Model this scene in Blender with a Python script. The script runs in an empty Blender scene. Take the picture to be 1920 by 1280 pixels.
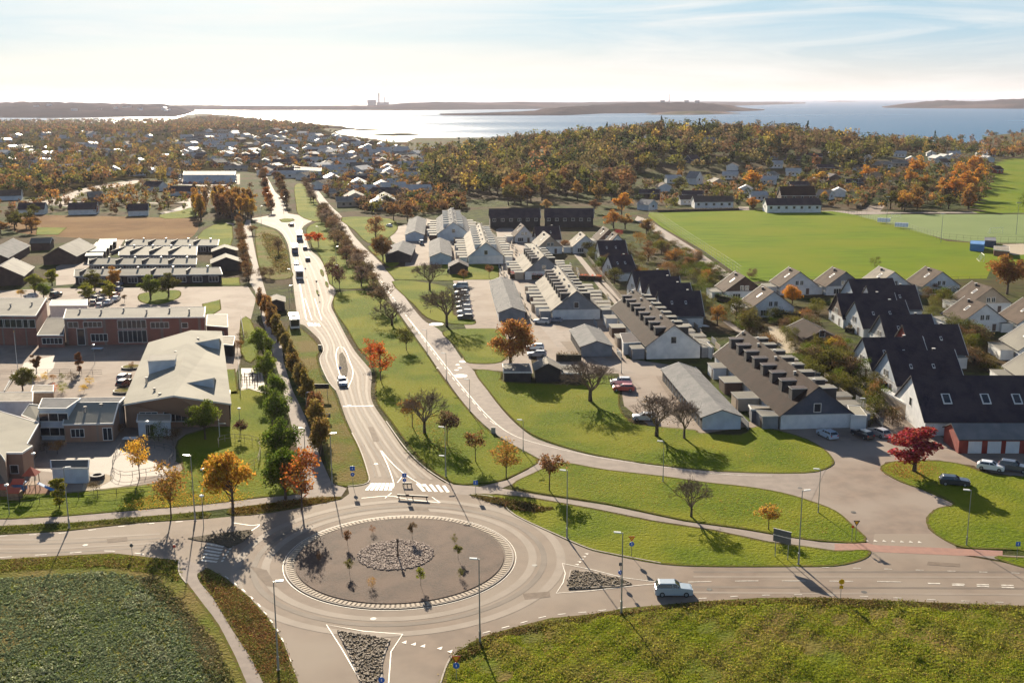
import bpy, math, random
import numpy as np
from mathutils import Vector, Matrix
from mathutils.geometry import tessellate_polygon
random.seed(7)
R = math.radians
scn = bpy.context.scene
col = scn.collection
# ---------------------------------------------------------------- camera
F_PX, H_CAM, W_PX, H_PX = 2060.0, 60.0, 1920.0, 1280.0
PITCH = math.atan((640 - 186.5) / F_PX)
ROLL = R(0.30)
cam_d = bpy.data.cameras.new('camera'); cam = bpy.data.objects.new('camera', cam_d); col.objects.link(cam)
cam_d.sensor_width = 36; cam_d.lens = 36 * F_PX / W_PX; cam_d.clip_end = 200000; cam_d.clip_start = 1
CM = Matrix.Rotation(math.pi / 2 - PITCH, 4, 'X') @ Matrix.Rotation(-ROLL, 4, 'Z')
CM.translation = Vector((0, 0, H_CAM))
cam.matrix_world = CM
scn.camera = cam
CR = CM.to_3x3()
def ray(px, py):
    return CR @ Vector(((px - W_PX / 2) / F_PX, -(py - H_PX / 2) / F_PX, -1))
def G(px, py, z=0.0):
    d = ray(px, py); t = (z - H_CAM) / d.z
    return Vector((d.x * t, d.y * t, z))
# ---------------------------------------------------------------- world, sun
SUN_EL, SUN_AZ = R(20.5), R(-12.8)          # azimuth measured from +Y towards +X
SKY_V = 5.9
sundir = Vector((math.sin(SUN_AZ) * math.cos(SUN_EL), math.cos(SUN_AZ) * math.cos(SUN_EL), math.sin(SUN_EL)))
w = bpy.data.worlds.new("World"); scn.world = w; w.use_nodes = True
nt = w.node_tree; N = nt.nodes; L = nt.links
bg = N['Background']; out = N['World Output']
sky = N.new('ShaderNodeTexSky'); sky.sky_type = 'NISHITA'; sky.sun_disc = False
sky.sun_elevation = SUN_EL; sky.sun_rotation = SUN_AZ; sky.altitude = 60; sky.air_density = 1.0; sky.dust_density = .7; sky.ozone_density = 1.5
tc = N.new('ShaderNodeTexCoord')
mp = N.new('ShaderNodeMapping'); mp.inputs['Scale'].default_value = (2.4, 2.4, 26); mp.inputs['Rotation'].default_value = (0, R(-3), 0); mp.inputs['Location'].default_value = (.35, 0, .8)
L.new(tc.outputs['Generated'], mp.inputs[0])
ns = N.new('ShaderNodeTexNoise'); ns.inputs['Scale'].default_value = 1.7; ns.inputs['Detail'].default_value = 9; ns.inputs['Roughness'].default_value = .58; ns.inputs['Distortion'].default_value = .7
L.new(mp.outputs[0], ns.inputs['Vector'])
rp = N.new('ShaderNodeValToRGB'); rp.color_ramp.elements[0].position = .42; rp.color_ramp.elements[1].position = .74
L.new(ns.outputs['Fac'], rp.inputs[0])
def wmath(op, a, b, c=None, clamp=False):
    n = N.new('ShaderNodeMath'); n.operation = op; n.use_clamp = clamp
    for i, v in enumerate((a, b, c)):
        if v is None: continue
        if isinstance(v, (int, float)): n.inputs[i].default_value = v
        else: L.new(v, n.inputs[i])
    return n.outputs[0]
def wmix(f, a, b):
    x = N.new('ShaderNodeMix'); x.data_type = 'RGBA'; L.new(f, x.inputs[0])
    for i, c in ((6, a), (7, b)):
        if isinstance(c, tuple): x.inputs[i].default_value = (*c, 1)
        else: L.new(c, x.inputs[i])
    return x.outputs[2]
sx = N.new('ShaderNodeSeparateXYZ'); L.new(tc.outputs['Generated'], sx.inputs[0])
low = N.new('ShaderNodeMapRange'); low.interpolation_type = 'SMOOTHSTEP'; low.inputs['From Min'].default_value = .06; low.inputs['From Max'].default_value = .24; low.inputs['To Min'].default_value = .86; low.inputs['To Max'].default_value = 0; L.new(sx.outputs[2], low.inputs[0])
# thin high veil: cream at the horizon, pale blue above
el = N.new('ShaderNodeMapRange'); el.inputs['From Min'].default_value = 0; el.inputs['From Max'].default_value = .055; L.new(sx.outputs[2], el.inputs[0])
veil = wmix(el.outputs[0], (SKY_V * 1.03, SKY_V * .99, SKY_V * .97), (SKY_V * .46, SKY_V * .76, SKY_V * 1.0))
dim = wmix(wmath('MULTIPLY', 1, .0), sky.outputs[0], (0, 0, 0)); c1 = wmix(low.outputs[0], dim, veil)
cf = wmath('MULTIPLY', wmath('MULTIPLY', rp.outputs[0], .95), wmath('MULTIPLY', low.outputs[0], 1.1), clamp=True)
c2 = wmix(cf, c1, (SKY_V * 1.32, SKY_V * 1.28, SKY_V * 1.22))
dt = N.new('ShaderNodeVectorMath'); dt.operation = 'DOT_PRODUCT'; L.new(tc.outputs['Generated'], dt.inputs[0]); dt.inputs[1].default_value = Vector((math.sin(R(-8.5)) * math.cos(R(13)), math.cos(R(-8.5)) * math.cos(R(13)), math.sin(R(13))))
gl_ = wmath('MULTIPLY', wmath('POWER', wmath('MAXIMUM', dt.outputs['Value'], 0), 110), .6, clamp=True)
c2 = wmix(gl_, c2, (SKY_V * 1.35, SKY_V * 1.30, SKY_V * 1.2))
L.new(c2, bg.inputs[0]); bg.inputs[1].default_value = 0.05
sun_d = bpy.data.lights.new('sun', 'SUN'); sun_d.energy = 5.0; sun_d.angle = R(.55); sun_d.color = (1.0, .87, .67)
sun = bpy.data.objects.new('sun', sun_d); col.objects.link(sun)
sun.rotation_euler = (-sundir).to_track_quat('-Z', 'Y').to_euler(); sun.location = (0, 0, 200)
# ---------------------------------------------------------------- render settings
scn.view_settings.view_transform = 'Standard'; scn.view_settings.look = 'None'
scn.view_settings.exposure = 1.38; scn.view_settings.gamma = 1
cy = scn.cycles
cy.max_bounces = 5; cy.diffuse_bounces = 2; cy.glossy_bounces = 2; cy.transmission_bounces = 3; cy.volume_bounces = 0; cy.transparent_max_bounces = 4
cy.use_adaptive_sampling = True; cy.adaptive_threshold = .02; cy.use_denoising = True
cy.sample_clamp_indirect = 6; cy.caustics_reflective = False; cy.caustics_refractive = False
# ---------------------------------------------------------------- helpers
def tag(o, label=None, cat=None, group=None, kind=None):
    if label: o['label'] = label
    if cat: o['category'] = cat
    if group: o['group'] = group
    if kind: o['kind'] = kind
    return o
def thing(name, label, cat, loc=(0, 0, 0), rz=0, group=None):
    o = bpy.data.objects.new(name, None); col.objects.link(o); o.location = loc; o.rotation_euler = (0, 0, rz)
    o.empty_display_size = .5
    return tag(o, label, cat, group)
def link(name, me, parent=None, mats=()):
    o = bpy.data.objects.new(name, me); col.objects.link(o)
    if parent: o.parent = parent
    for m in mats:
        if m.name not in [x.name for x in me.materials if x]: me.materials.append(m)
    return o
KIDS = {}
def kids(o):
    k = o.as_pointer()
    if k not in KIDS: KIDS[k] = list(o.children)
    return KIDS[k]
def copy_tree(o, parent=None):
    """a copy of a thing with copies of its parts and sub-parts"""
    c = o.copy(); col.objects.link(c)
    if parent: c.parent = parent
    KIDS[c.as_pointer()] = [copy_tree(ch, c) for ch in kids(o)]
    return c
class MB:
    """collects faces, then becomes one mesh object"""
    def __init__(s): s.v = []; s.f = []; s.m = []; s.mats = []
    def mi(s, m):
        if m not in s.mats: s.mats.append(m)
        return s.mats.index(m)
    def face(s, pts, m):
        n = len(s.v); s.v += [tuple(p) for p in pts]; s.f.append(tuple(range(n, n + len(pts)))); s.m.append(s.mi(m)); return s
    def poly(s, v, f, m):
        n = len(s.v); s.v += [tuple(p) for p in v]; k = s.mi(m)
        for q in f: s.f.append(tuple(n + i for i in q)); s.m.append(k)
        return s
    def box(s, x0, x1, y0, y1, z0, z1, m, top=None):
        v = [(x0, y0, z0), (x1, y0, z0), (x1, y1, z0), (x0, y1, z0), (x0, y0, z1), (x1, y0, z1), (x1, y1, z1), (x0, y1, z1)]
        s.poly(v, [(0, 3, 2, 1), (0, 1, 5, 4), (1, 2, 6, 5), (2, 3, 7, 6), (3, 0, 4, 7)], m); s.poly(v, [(4, 5, 6, 7)], top or m); return s
    def prism(s, base, z0, z1, m, top=None):
        base = [(p[0], p[1]) for p in base]
        if sum(base[i - 1][0] * base[i][1] - base[i][0] * base[i - 1][1] for i in range(len(base))) < 0: base = base[::-1]
        n = len(base); f0 = lambda a, z: z if not callable(z) else z(a)
        v = [(a[0], a[1], f0(a, z0)) for a in base] + [(a[0], a[1], f0(a, z1)) for a in base]
        s.poly(v, [(i, (i + 1) % n, n + (i + 1) % n, n + i) for i in range(n)], m)
        tr = tessellate_polygon([[Vector((a[0], a[1], 0)) for a in base]])
        s.poly(v[n:], [(t[0], t[1], t[2]) if cross3(base, t) > 0 else (t[0], t[2], t[1]) for t in tr], top or m); return s
    def tube(s, pts, rad, m, n=6, cap=True):
        pts = [Vector(p) for p in pts]; rings = []
        if not hasattr(rad, '__len__'): rad = [rad] * len(pts)
        vv = []
        for i, p in enumerate(pts):
            d = (pts[min(i + 1, len(pts) - 1)] - pts[max(i - 1, 0)]).normalized()
            a = d.orthogonal().normalized() if abs(d.z) < .98 else Vector((1, 0, 0)); 
            if abs(d.z) < .98: a = d.cross(Vector((0, 0, 1))).normalized()
            b = d.cross(a).normalized()
            for k in range(n):
                t = 2 * math.pi * k / n; vv.append(p + (a * math.cos(t) + b * math.sin(t)) * rad[i])
        f = []
        for i in range(len(pts) - 1):
            for k in range(n):
                f.append((i * n + k, i * n + (k + 1) % n, (i + 1) * n + (k + 1) % n, (i + 1) * n + k))
        if cap: f.append(tuple(range(n))[::-1]); f.append(tuple((len(pts) - 1) * n + k for k in range(n)))
        s.poly(vv, f, m); return s
    def xf(s, M):
        s.v = [tuple(M @ Vector(p)) for p in s.v]; return s
    def mesh(s, name):
        me = bpy.data.meshes.new(name); me.from_pydata(s.v, [], s.f)
        for m in s.mats: me.materials.append(m)
        me.polygons.foreach_set('material_index', s.m); me.update(); return me
    def build(s, name, parent=None, loc=None, smooth=False):
        me = s.mesh(name); o = bpy.data.objects.new(name, me); col.objects.link(o)
        if parent: o.parent = parent
        if loc is not None: o.location = loc
        if smooth: me.polygons.foreach_set('use_smooth', [True] * len(me.polygons))
        return o
def cross3(b, t):
    a, c, d = b[t[0]], b[t[1]], b[t[2]]
    return (c[0] - a[0]) * (d[1] - a[1]) - (c[1] - a[1]) * (d[0] - a[0])
def smooth(pts, k=5, closed=True):
    """Catmull-Rom"""
    n = len(pts); r = []
    P = [Vector((p[0], p[1])) for p in pts]
    for i in range(n if closed else n - 1):
        if closed: a, b, c, d = P[i - 1], P[i], P[(i + 1) % n], P[(i + 2) % n]
        else: a, b, c, d = P[max(i - 1, 0)], P[i], P[i + 1], P[min(i + 2, n - 1)]
        for j in range(k):
            t = j / k
            r.append(tuple(.5 * ((2 * b) + (c - a) * t + (2 * a - 5 * b + 4 * c - d) * t * t + (3 * b - a - 3 * c + d) * t ** 3)))
    if not closed: r.append(tuple(P[-1]))
    return r
def sheet(name, px, m, z=0.0, sm=0, kind='structure', label=None, cat=None, world=False, skirt=0):
    p = smooth(px, sm) if sm else px
    pts = [Vector((q[0], q[1], z)) for q in p] if world else [G(q[0], q[1], z) for q in p]
    b = [(q.x, q.y) for q in pts]
    mb = MB()
    if skirt:
        mb.prism(b, z - skirt, z, m)
    else:
        tr = tessellate_polygon([[Vector((a[0], a[1], 0)) for a in b]])
        mb.poly(pts, [(t[0], t[1], t[2]) if cross3(b, t) > 0 else (t[0], t[2], t[1]) for t in tr], m)
    o = mb.build(name); return tag(o, label, cat, kind=kind)
def strip_pts(pts, w, z, closed=False):
    """two offset polylines for a centre line in world coords"""
    P = [Vector((p[0], p[1], 0)) for p in pts]; n = len(P); Lf, Rt = [], []
    ws = w if hasattr(w, '__len__') else [w] * n
    for i in range(n):
        a = P[i - 1] if (i > 0 or closed) else P[i]; b = P[(i + 1) % n] if (i < n - 1 or closed) else P[i]
        d = (b - a).normalized(); nn = Vector((-d.y, d.x, 0)); 
        Lf.append(P[i] + nn * ws[i] / 2 + Vector((0, 0, z))); Rt.append(P[i] - nn * ws[i] / 2 + Vector((0, 0, z)))
    return Lf, Rt
def add_strip(mb, pts, w, z, m, closed=False):
    a, b = strip_pts(pts, w, z, closed); n = len(a)
    v = a + b
    mb.poly(v, [(n + i, n + (i + 1) % n, (i + 1) % n, i) for i in range(n if closed else n - 1)], m)
def PXL(px, sm=6, closed=False):
    p = smooth(px, sm, closed) if sm else px
    return [G(q[0], q[1]) for q in p]
def resample(pts, step):
    P = [Vector((p[0], p[1], 0)) for p in pts]; r = [P[0]]; acc = 0
    for a, b in zip(P, P[1:]):
        l = (b - a).length
        if l < 1e-6: continue
        t = step - acc
        while t <= l: r.append(a + (b - a) * t / l); t += step
        acc = l - (t - step)
    return r
# ---------------------------------------------------------------- materials
def mat(name, c1, c2=None, sc=1.0, lo=.38, hi=.62, c3=None, sc3=.05, lo3=.42, hi3=.6, rough=.85, bump=None, spec=.3, metal=0, detail=5, coord='pos', stretch=None, wave=None, brick=None, coat=0):
    m = bpy.data.materials.new(name); m.use_nodes = True; T = m.node_tree; N = T.nodes; L = T.links
    P = N['Principled BSDF']; P.inputs['Roughness'].default_value = rough; P.inputs['Specular IOR Level'].default_value = spec; P.inputs['Metallic'].default_value = metal
    if coat: P.inputs['Coat Weight'].default_value = coat; P.inputs['Coat Roughness'].default_value = .05
    if coord == 'pos': src = N.new('ShaderNodeNewGeometry').outputs['Position']
    else: src = N.new('ShaderNodeTexCoord').outputs['Object']
    if stretch:
        q = N.new('ShaderNodeMapping'); q.inputs['Scale'].default_value = stretch; L.new(src, q.inputs[0]); srcs = q.outputs[0]
    else: srcs = src
    def noise(scale, det=detail, s=None):
        n = N.new('ShaderNodeTexNoise'); n.inputs['Scale'].default_value = scale; n.inputs['Detail'].default_value = det; L.new(s or srcs, n.inputs['Vector']); return n.outputs['Fac']
    def ramp(fac, a, b):
        r = N.new('ShaderNodeMapRange'); r.inputs['From Min'].default_value = a; r.inputs['From Max'].default_value = b; L.new(fac, r.inputs['Value']); return r.outputs[0]
    def mixc(fac, a, b):
        x = N.new('ShaderNodeMix'); x.data_type = 'RGBA'
        if fac is not None: L.new(fac, x.inputs[0])
        for i, c in ((6, a), (7, b)):
            if isinstance(c, tuple): x.inputs[i].default_value = (*c, 1)
            else: L.new(c, x.inputs[i])
        return x.outputs[2]
    colr = c1
    if c2: colr = mixc(ramp(noise(sc), lo, hi), c1, c2)
    if c3: colr = mixc(ramp(noise(sc3, 4, src), lo3, hi3), colr, c3)
    if brick:
        b = N.new('ShaderNodeTexBrick'); b.inputs['Scale'].default_value = brick[0]; b.inputs['Mortar Size'].default_value = brick[1]
        if isinstance(colr, tuple): b.inputs['Color1'].default_value = (*colr, 1)
        else: L.new(colr, b.inputs['Color1'])
        b.inputs['Color2'].default_value = (*brick[2], 1); b.inputs['Mortar'].default_value = (*brick[3], 1)
        L.new(src, b.inputs['Vector']); colr = b.outputs['Color']
    if isinstance(colr, tuple): P.inputs['Base Color'].default_value = (*colr, 1)
    else: L.new(colr, P.inputs['Base Color'])
    h = None
    if bump:
        h = noise(bump[0], 6); d = bump[1]
    if wave:   # (scale, axis, distance)
        wv = N.new('ShaderNodeTexWave'); wv.inputs['Scale'].default_value = wave[0]; wv.bands_direction = wave[1]
        L.new(src, wv.inputs['Vector']); h = wv.outputs['Fac']; d = wave[2]
    if h is not None:
        bp = N.new('ShaderNodeBump'); bp.inputs['Distance'].default_value = d; bp.inputs['Strength'].default_value = 1
        L.new(h, bp.inputs['Height']); L.new(bp.outputs[0], P.inputs['Normal'])
    return m
def leafmat(name, attr):
    m = bpy.data.materials.new(name); m.use_nodes = True; T = m.node_tree; N = T.nodes; L = T.links
    for n in list(N):
        if n.type == 'BSDF_PRINCIPLED': N.remove(n)
    if attr: c = N.new('ShaderNodeVertexColor'); c.layer_name = 'Col'; co = c.outputs[0]
    else: c = N.new('ShaderNodeObjectInfo'); co = c.outputs['Color']
    g = N.new('ShaderNodeNewGeometry'); hs = N.new('ShaderNodeHueSaturation')
    r1 = N.new('ShaderNodeMapRange'); r1.inputs['To Min'].default_value = .55; r1.inputs['To Max'].default_value = 1.5
    L.new(g.outputs['Random Per Island'], r1.inputs[0]); L.new(r1.outputs[0], hs.inputs['Value'])
    m2 = N.new('ShaderNodeMath'); m2.operation = 'MULTIPLY'; m2.inputs[1].default_value = 7.31; L.new(g.outputs['Random Per Island'], m2.inputs[0])
    m3 = N.new('ShaderNodeMath'); m3.operation = 'FRACT'; L.new(m2.outputs[0], m3.inputs[0])
    r2 = N.new('ShaderNodeMapRange'); r2.inputs['To Min'].default_value = .475; r2.inputs['To Max'].default_value = .525; L.new(m3.outputs[0], r2.inputs[0]); L.new(r2.outputs[0], hs.inputs['Hue'])
    L.new(co, hs.inputs['Color'])
    d = N.new('ShaderNodeBsdfDiffuse'); t = N.new('ShaderNodeBsdfTranslucent'); x = N.new('ShaderNodeMixShader'); x.inputs[0].default_value = .45
    L.new(hs.outputs[0], d.inputs[0]); L.new(hs.outputs[0], t.inputs[0]); L.new(d.outputs[0], x.inputs[1]); L.new(t.outputs[0], x.inputs[2])
    L.new(x.outputs[0], N['Material Output'].inputs[0]); return m
def cloud_mesh(name, C, size, mat_, cols=None, up=0.0, aspect=.7, seed=1, extra=None):
    """many small quads (leaves) as one mesh; C (n,3), size (n,), cols (n,3)"""
    rg = np.random.default_rng(seed); n = len(C); size = np.broadcast_to(size, (n,))
    a = rg.normal(size=(n, 3)); a[:, 2] *= (1 - up); a /= np.linalg.norm(a, axis=1)[:, None]
    b = rg.normal(size=(n, 3)); b -= a * (a * b).sum(1)[:, None]; b /= np.linalg.norm(b, axis=1)[:, None]
    a = a * size[:, None] * .5; b = b * size[:, None] * .5 * aspect
    V = np.stack([C - a, C - b, C + a, C + b], 1).reshape(-1, 3)
    F = np.arange(4 * n, dtype=np.int32)
    if extra is not None: eV, eF, eC = extra
    me = bpy.data.meshes.new(name); me.vertices.add(4 * n); me.vertices.foreach_set('co', V.ravel().astype(np.float32))
    me.loops.add(4 * n); me.loops.foreach_set('vertex_index', F); me.polygons.add(n)
    me.polygons.foreach_set('loop_start', np.arange(0, 4 * n, 4, dtype=np.int32)); me.polygons.foreach_set('loop_total', np.full(n, 4, np.int32))
    me.update(calc_edges=True)
    if cols is not None:
        at = me.color_attributes.new('Col', 'FLOAT_COLOR', 'POINT'); cc = np.ones((n, 4, 4), np.float32); cc[:, :, :3] = cols[:, None, :]
        at.data.foreach_set('color', cc.ravel())
    me.materials.append(mat_); return me
# ================================================================ materials of the setting
M = {}
M['ground'] = mat('garden_ground', (.062, .080, .014), (.030, .040, .012), .22, lo=.42, hi=.58, c3=(.075, .052, .028), sc3=.03, bump=(.8, .4), rough=1, spec=.03)
M['asphalt'] = mat('asphalt', (.235, .180, .140), (.190, .146, .115), .35, c3=(.26, .212, .17), sc3=.05, rough=.82, bump=(9, .012), spec=.08)
M['lot'] = mat('parking_asphalt', (.235, .178, .142), (.19, .146, .118), .5, c3=(.265, .215, .178), sc3=.08, rough=.9, bump=(9, .012), spec=.15)
M['path'] = mat('path_asphalt', (.27, .222, .19), (.225, .185, .16), .6, rough=.88, bump=(9, .01), spec=.15)
M['paving'] = mat('yard_paving', (.26, .205, .165), (.20, .16, .13), .4, c3=(.30, .24, .19), sc3=.06, rough=.75, bump=(5, .02), brick=(1.2, .015, (.22, .18, .15), (.14, .11, .09)))
M['lawn'] = mat('lawn_grass', (.130, .172, .004), (.062, .092, .004), 1.7, lo=.28, hi=.72, c3=(.165, .172, .010), sc3=.06, rough=1, spec=.05, bump=(2.2, .22), detail=8)
M['rough_grass'] = mat('rough_grass', (.120, .145, .010), (.070, .092, .008), .8, lo=.3, hi=.7, c3=(.16, .12, .035), sc3=.09, rough=1, spec=.05, bump=(2.5, .3), detail=8)
M['edge'] = mat('worn_lawn_edge', (.13, .10, .045), (.10, .11, .02), 1.2, lo=.4, hi=.6, rough=1, spec=0)
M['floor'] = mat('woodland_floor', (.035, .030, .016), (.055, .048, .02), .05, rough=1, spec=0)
M['patch'] = mat('asphalt_repair', (.165, .128, .10), (.20, .155, .122), 1, rough=.85, spec=.08)
M['dry_verge'] = mat('dry_verge_grass', (.16, .14, .035), (.10, .095, .025), 1.1, c3=(.13, .06, .025), sc3=.15, rough=1, spec=.03, bump=(3, .4))
M['pitch'] = mat('pitch_grass', (.128, .188, .004), (.095, .150, .004), .06, lo=.35, hi=.65, c3=(.150, .182, .006), sc3=.02, rough=1, spec=.03, bump=(1.5, .1), stretch=(1, 3, 1))
M['artificial'] = mat('artificial_turf', (.165, .215, .075), (.15, .20, .07), .05, rough=.9, spec=.05)
M['meadow'] = mat('brown_meadow', (.20, .112, .052), (.15, .085, .04), .12, c3=(.23, .14, .065), sc3=.03, rough=1, spec=.02, bump=(.7, .4), stretch=(1, 2.5, 1))
ZM0 = .0625
M['rubberised'] = mat('iron_cover', (.06, .055, .05), rough=.6)
M['gravel'] = mat('dark_red_gravel', (.092, .056, .040), (.060, .038, .028), 3, c3=(.11, .068, .048), sc3=.25, rough=.9, bump=(7, .06))
M['soil'] = mat('soil', (.10, .072, .045), (.07, .055, .03), .8, rough=1, bump=(3, .2))
M['white_paint'] = mat('road_paint', (.66, .61, .53), (.36, .30, .25), 2.2, lo=.4, hi=.75, rough=.6)
M['red_paving'] = mat('red_paving', (.30, .15, .11), (.25, .13, .10), 1, rough=.8)
M['kerb'] = mat('kerb_stone', (.32, .27, .23), (.25, .21, .18), 2, rough=.8)
M['cobble'] = mat('cobble_ring', (.40, .32, .24), (.30, .24, .18), 2, rough=.8)
M['cobble_dark'] = mat('cobble_dark', (.16, .12, .09), (.12, .09, .07), 2, rough=.9)
M['stone'] = mat('stone', (.26, .20, .14), (.12, .095, .07), 1.2, lo=.3, hi=.7, rough=.8)
M['rock'] = mat('coast_rock', (.20, .15, .13), (.12, .10, .09), .02, c3=(.09, .09, .05), sc3=.006, rough=1, spec=0, bump=(.1, 3))
M['far_land'] = mat('far_land', (.022, .026, .030), (.036, .032, .034), .004, c3=(.08, .06, .055), sc3=.002, lo3=.5, hi3=.62, rough=1, spec=0, bump=(.02, 15))
M['playbark'] = mat('play_bark', (.22, .11, .07), (.16, .08, .05), 2, rough=1, bump=(5, .05))
M['sand'] = mat('sand', (.38, .31, .22), (.33, .27, .19), 1, rough=1)
# sea
m = bpy.data.materials.new('sea_water'); m.use_nodes = True; T = m.node_tree; P = T.nodes['Principled BSDF']
T.nodes.remove(P); dfs = T.nodes.new('ShaderNodeBsdfDiffuse'); dfs.inputs['Color'].default_value = (.012, .105, .215, 1); P = T.nodes.new('ShaderNodeBsdfGlossy'); P.inputs['Roughness'].default_value = .2
sm_x = T.nodes.new('ShaderNodeMixShader'); sm_x.inputs[0].default_value = .30; T.links.new(dfs.outputs[0], sm_x.inputs[1]); T.links.new(P.outputs[0], sm_x.inputs[2]); T.links.new(sm_x.outputs[0], T.nodes['Material Output'].inputs[0])
geo = T.nodes.new('ShaderNodeNewGeometry'); q = T.nodes.new('ShaderNodeMapping'); q.inputs['Scale'].default_value = (.6, 1.0, 1); T.links.new(geo.outputs['Position'], q.inputs[0])
n1 = T.nodes.new('ShaderNodeTexNoise'); n1.inputs['Scale'].default_value = .09; n1.inputs['Detail'].default_value = 8; n1.inputs['Roughness'].default_value = .65; T.links.new(q.outputs[0], n1.inputs['Vector'])
bp = T.nodes.new('ShaderNodeBump'); bp.inputs['Distance'].default_value = 2.6; T.links.new(n1.outputs['Fac'], bp.inputs['Height']); T.links.new(bp.outputs[0], P.inputs['Normal'])
n2 = T.nodes.new('ShaderNodeTexNoise'); n2.inputs['Scale'].default_value = .0012; n2.inputs['Detail'].default_value = 6; q2 = T.nodes.new('ShaderNodeMapping'); q2.inputs['Scale'].default_value = (.35, 1.6, 1); T.links.new(geo.outputs['Position'], q2.inputs[0]); T.links.new(q2.outputs[0], n2.inputs['Vector'])
r2 = T.nodes.new('ShaderNodeMapRange'); r2.inputs['From Min'].default_value = .35; r2.inputs['From Max'].default_value = .7; r2.inputs['To Min'].default_value = .16; r2.inputs['To Max'].default_value = .30; T.links.new(n2.outputs['Fac'], r2.inputs[0]); T.links.new(r2.outputs[0], P.inputs['Roughness'])
M['sea'] = m
M['leaf'] = leafmat('leaf', False); M['leaf_c'] = leafmat('leaf_coloured', True)
M['bark'] = mat('bark', (.11, .08, .06), (.07, .05, .04), 3, coord='obj', rough=1)
M['twig'] = mat('twig', (.21, .15, .11), (.15, .11, .08), 3, coord='obj', rough=1)
# ================================================================ sea, land, hills
mb = MB(); mb.face([(-44000, -500, -2), (44000, -500, -2), (44000, 64000, -2), (-44000, 64000, -2)], M['sea']); tag(mb.build('sea_water'), kind='structure')
coast = [(-700, 232), (-200, 230), (0, 229), (60, 229), (130, 232), (200, 231), (250, 231), (290, 229), (330, 223), (352, 215), (380, 213), (430, 216), (480, 223), (540, 229), (580, 232),
         (640, 236), (655, 240), (625, 246), (640, 252), (690, 259), (735, 266), (790, 267), (840, 262), (900, 268), (1000, 285), (1200, 282), (1400, 276), (1500, 274), (1700, 272), (1840, 270), (1858, 268), (1846, 258), (1850, 255), (1900, 250), (2000, 242), (2600, 236)]
pts = [G(x, y) for x, y in coast]
pts = [Vector((-900, -300, 0))] + [Vector((-2500, 300, 0))] + pts + [Vector((2500, 300, 0)), Vector((900, -300, 0))]
sheet('ground', pts, M['ground'], 0, world=True, skirt=3)
BUMPS = [(G(1200, 245, 20), 1000, 24, 150, 165), (G(1480, 245, 20), 1020, 15, 120, 140), (G(1000, 260, 20), 1080, 10, 120, 130), (G(1720, 260), 1150, 7, 160, 150)]
BUMPS = [((ray(px, 187).x / ray(px, 187).y * D), D, h, sx, sy) for px, D, h, sx, sy in [(1225, 1000, 17, 110, 150), (1470, 1030, 12, 100, 140), (1000, 1080, 4, 100, 120), (1740, 1150, 3, 170, 150), (560, 2300, 6, 500, 500)]]
def hgt(x, y):
    s = 0
    for a, b, h, sx, sy in BUMPS:
        s += h * math.exp(-((x - a) ** 2) / (2 * sx * sx) - ((y - b) ** 2) / (2 * sy * sy))
    return max(0.0, s - .7)
def GT(px, py):
    """ground point on the hilly terrain under a pixel"""
    p = G(px, py); c = Vector((0, 0, H_CAM)); d = (p - c)
    for i in range(200):
        t = .3 + .7 * (i + 1) / 200; q = c + d * t
        if q.z <= hgt(q.x, q.y): return Vector((q.x, q.y, hgt(q.x, q.y)))
    return p
nx, ny = 120, 90
vv = []; x0, x1, y0, y1 = -150, 900, 600, 1750
for j in range(ny + 1):
    for i in range(nx + 1):
        x = x0 + (x1 - x0) * i / nx; y = y0 + (y1 - y0) * j / ny; h = hgt(x, y); vv.append((x, y, h - .05 if h > 0 else -.4))
ff = [(j * (nx + 1) + i, j * (nx + 1) + i + 1, (j + 1) * (nx + 1) + i + 1, (j + 1) * (nx + 1) + i) for j in range(ny) for i in range(nx)]
ff = [f for f in ff if max(vv[k][2] for k in f) > -.39]
mb = MB(); mb.poly(vv, ff, M['ground']); o = mb.build('hill', smooth=True); tag(o, kind='structure')
def mound(name, px_base, top_pts, m, steps=5, depth=1.0):
    """far island or coast: px_base = waterline polygon; top_pts = skyline (px,py) as seen; built as a heightfield over the polygon"""
    base = [G(x, y, -2) for x, y in px_base]
    xs = [p[0] for p in top_pts]
    mnx, mxx = min(p.x for p in base), max(p.x for p in base); mny, mxy = min(p.y for p in base), max(p.y for p in base)
    # front line (largest py at each px) gives distance; the ridge stands at a fraction of the depth
    nx, ny = 70, 7; v = []; f = []
    front = sorted(px_base[:len(px_base)], key=lambda p: p[0])
    lo, hi = px_base[0][0], px_base[-1][0]
    for i in range(nx + 1):
        px = lo + (hi - lo) * i / nx
        yb = np.interp(px, [p[0] for p in px_base], [p[1] for p in px_base]); yt = np.interp(px, xs, [p[1] for p in top_pts])
        a = G(px, yb, -2.5); D = depth
        dv = Vector((a.x, a.y, 0)).normalized()
        b = a + dv * D
        r = ray(px, yt); hh = H_CAM + r.z * (math.hypot(b.x, b.y) / math.hypot(r.x, r.y))
        e = math.sin(math.pi * min(1, max(0, i / nx))) ** .35
        for j in range(ny + 1):
            t = j / ny; z = -2.5 + max(0, hh + 2.5) * (math.sin(math.pi / 2 * min(1, t * 1.6)) if t < .625 else math.cos(math.pi / 2 * (t - .625) / .375) ** .7) * 1.0
            z += random.uniform(-.06, .06) * (hh + 2) if 0 < j < ny else 0
            p = a + dv * (D * t * 1.6); v.append((p.x, p.y, z))
    for i in range(nx):
        for j in range(ny):
            k = i * (ny + 1) + j; f.append((k, k + 1, k + ny + 2, k + ny + 1))
    mb = MB(); mb.poly(v, f, m); o = mb.build(name, smooth=True); return tag(o, kind='structure')
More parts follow.
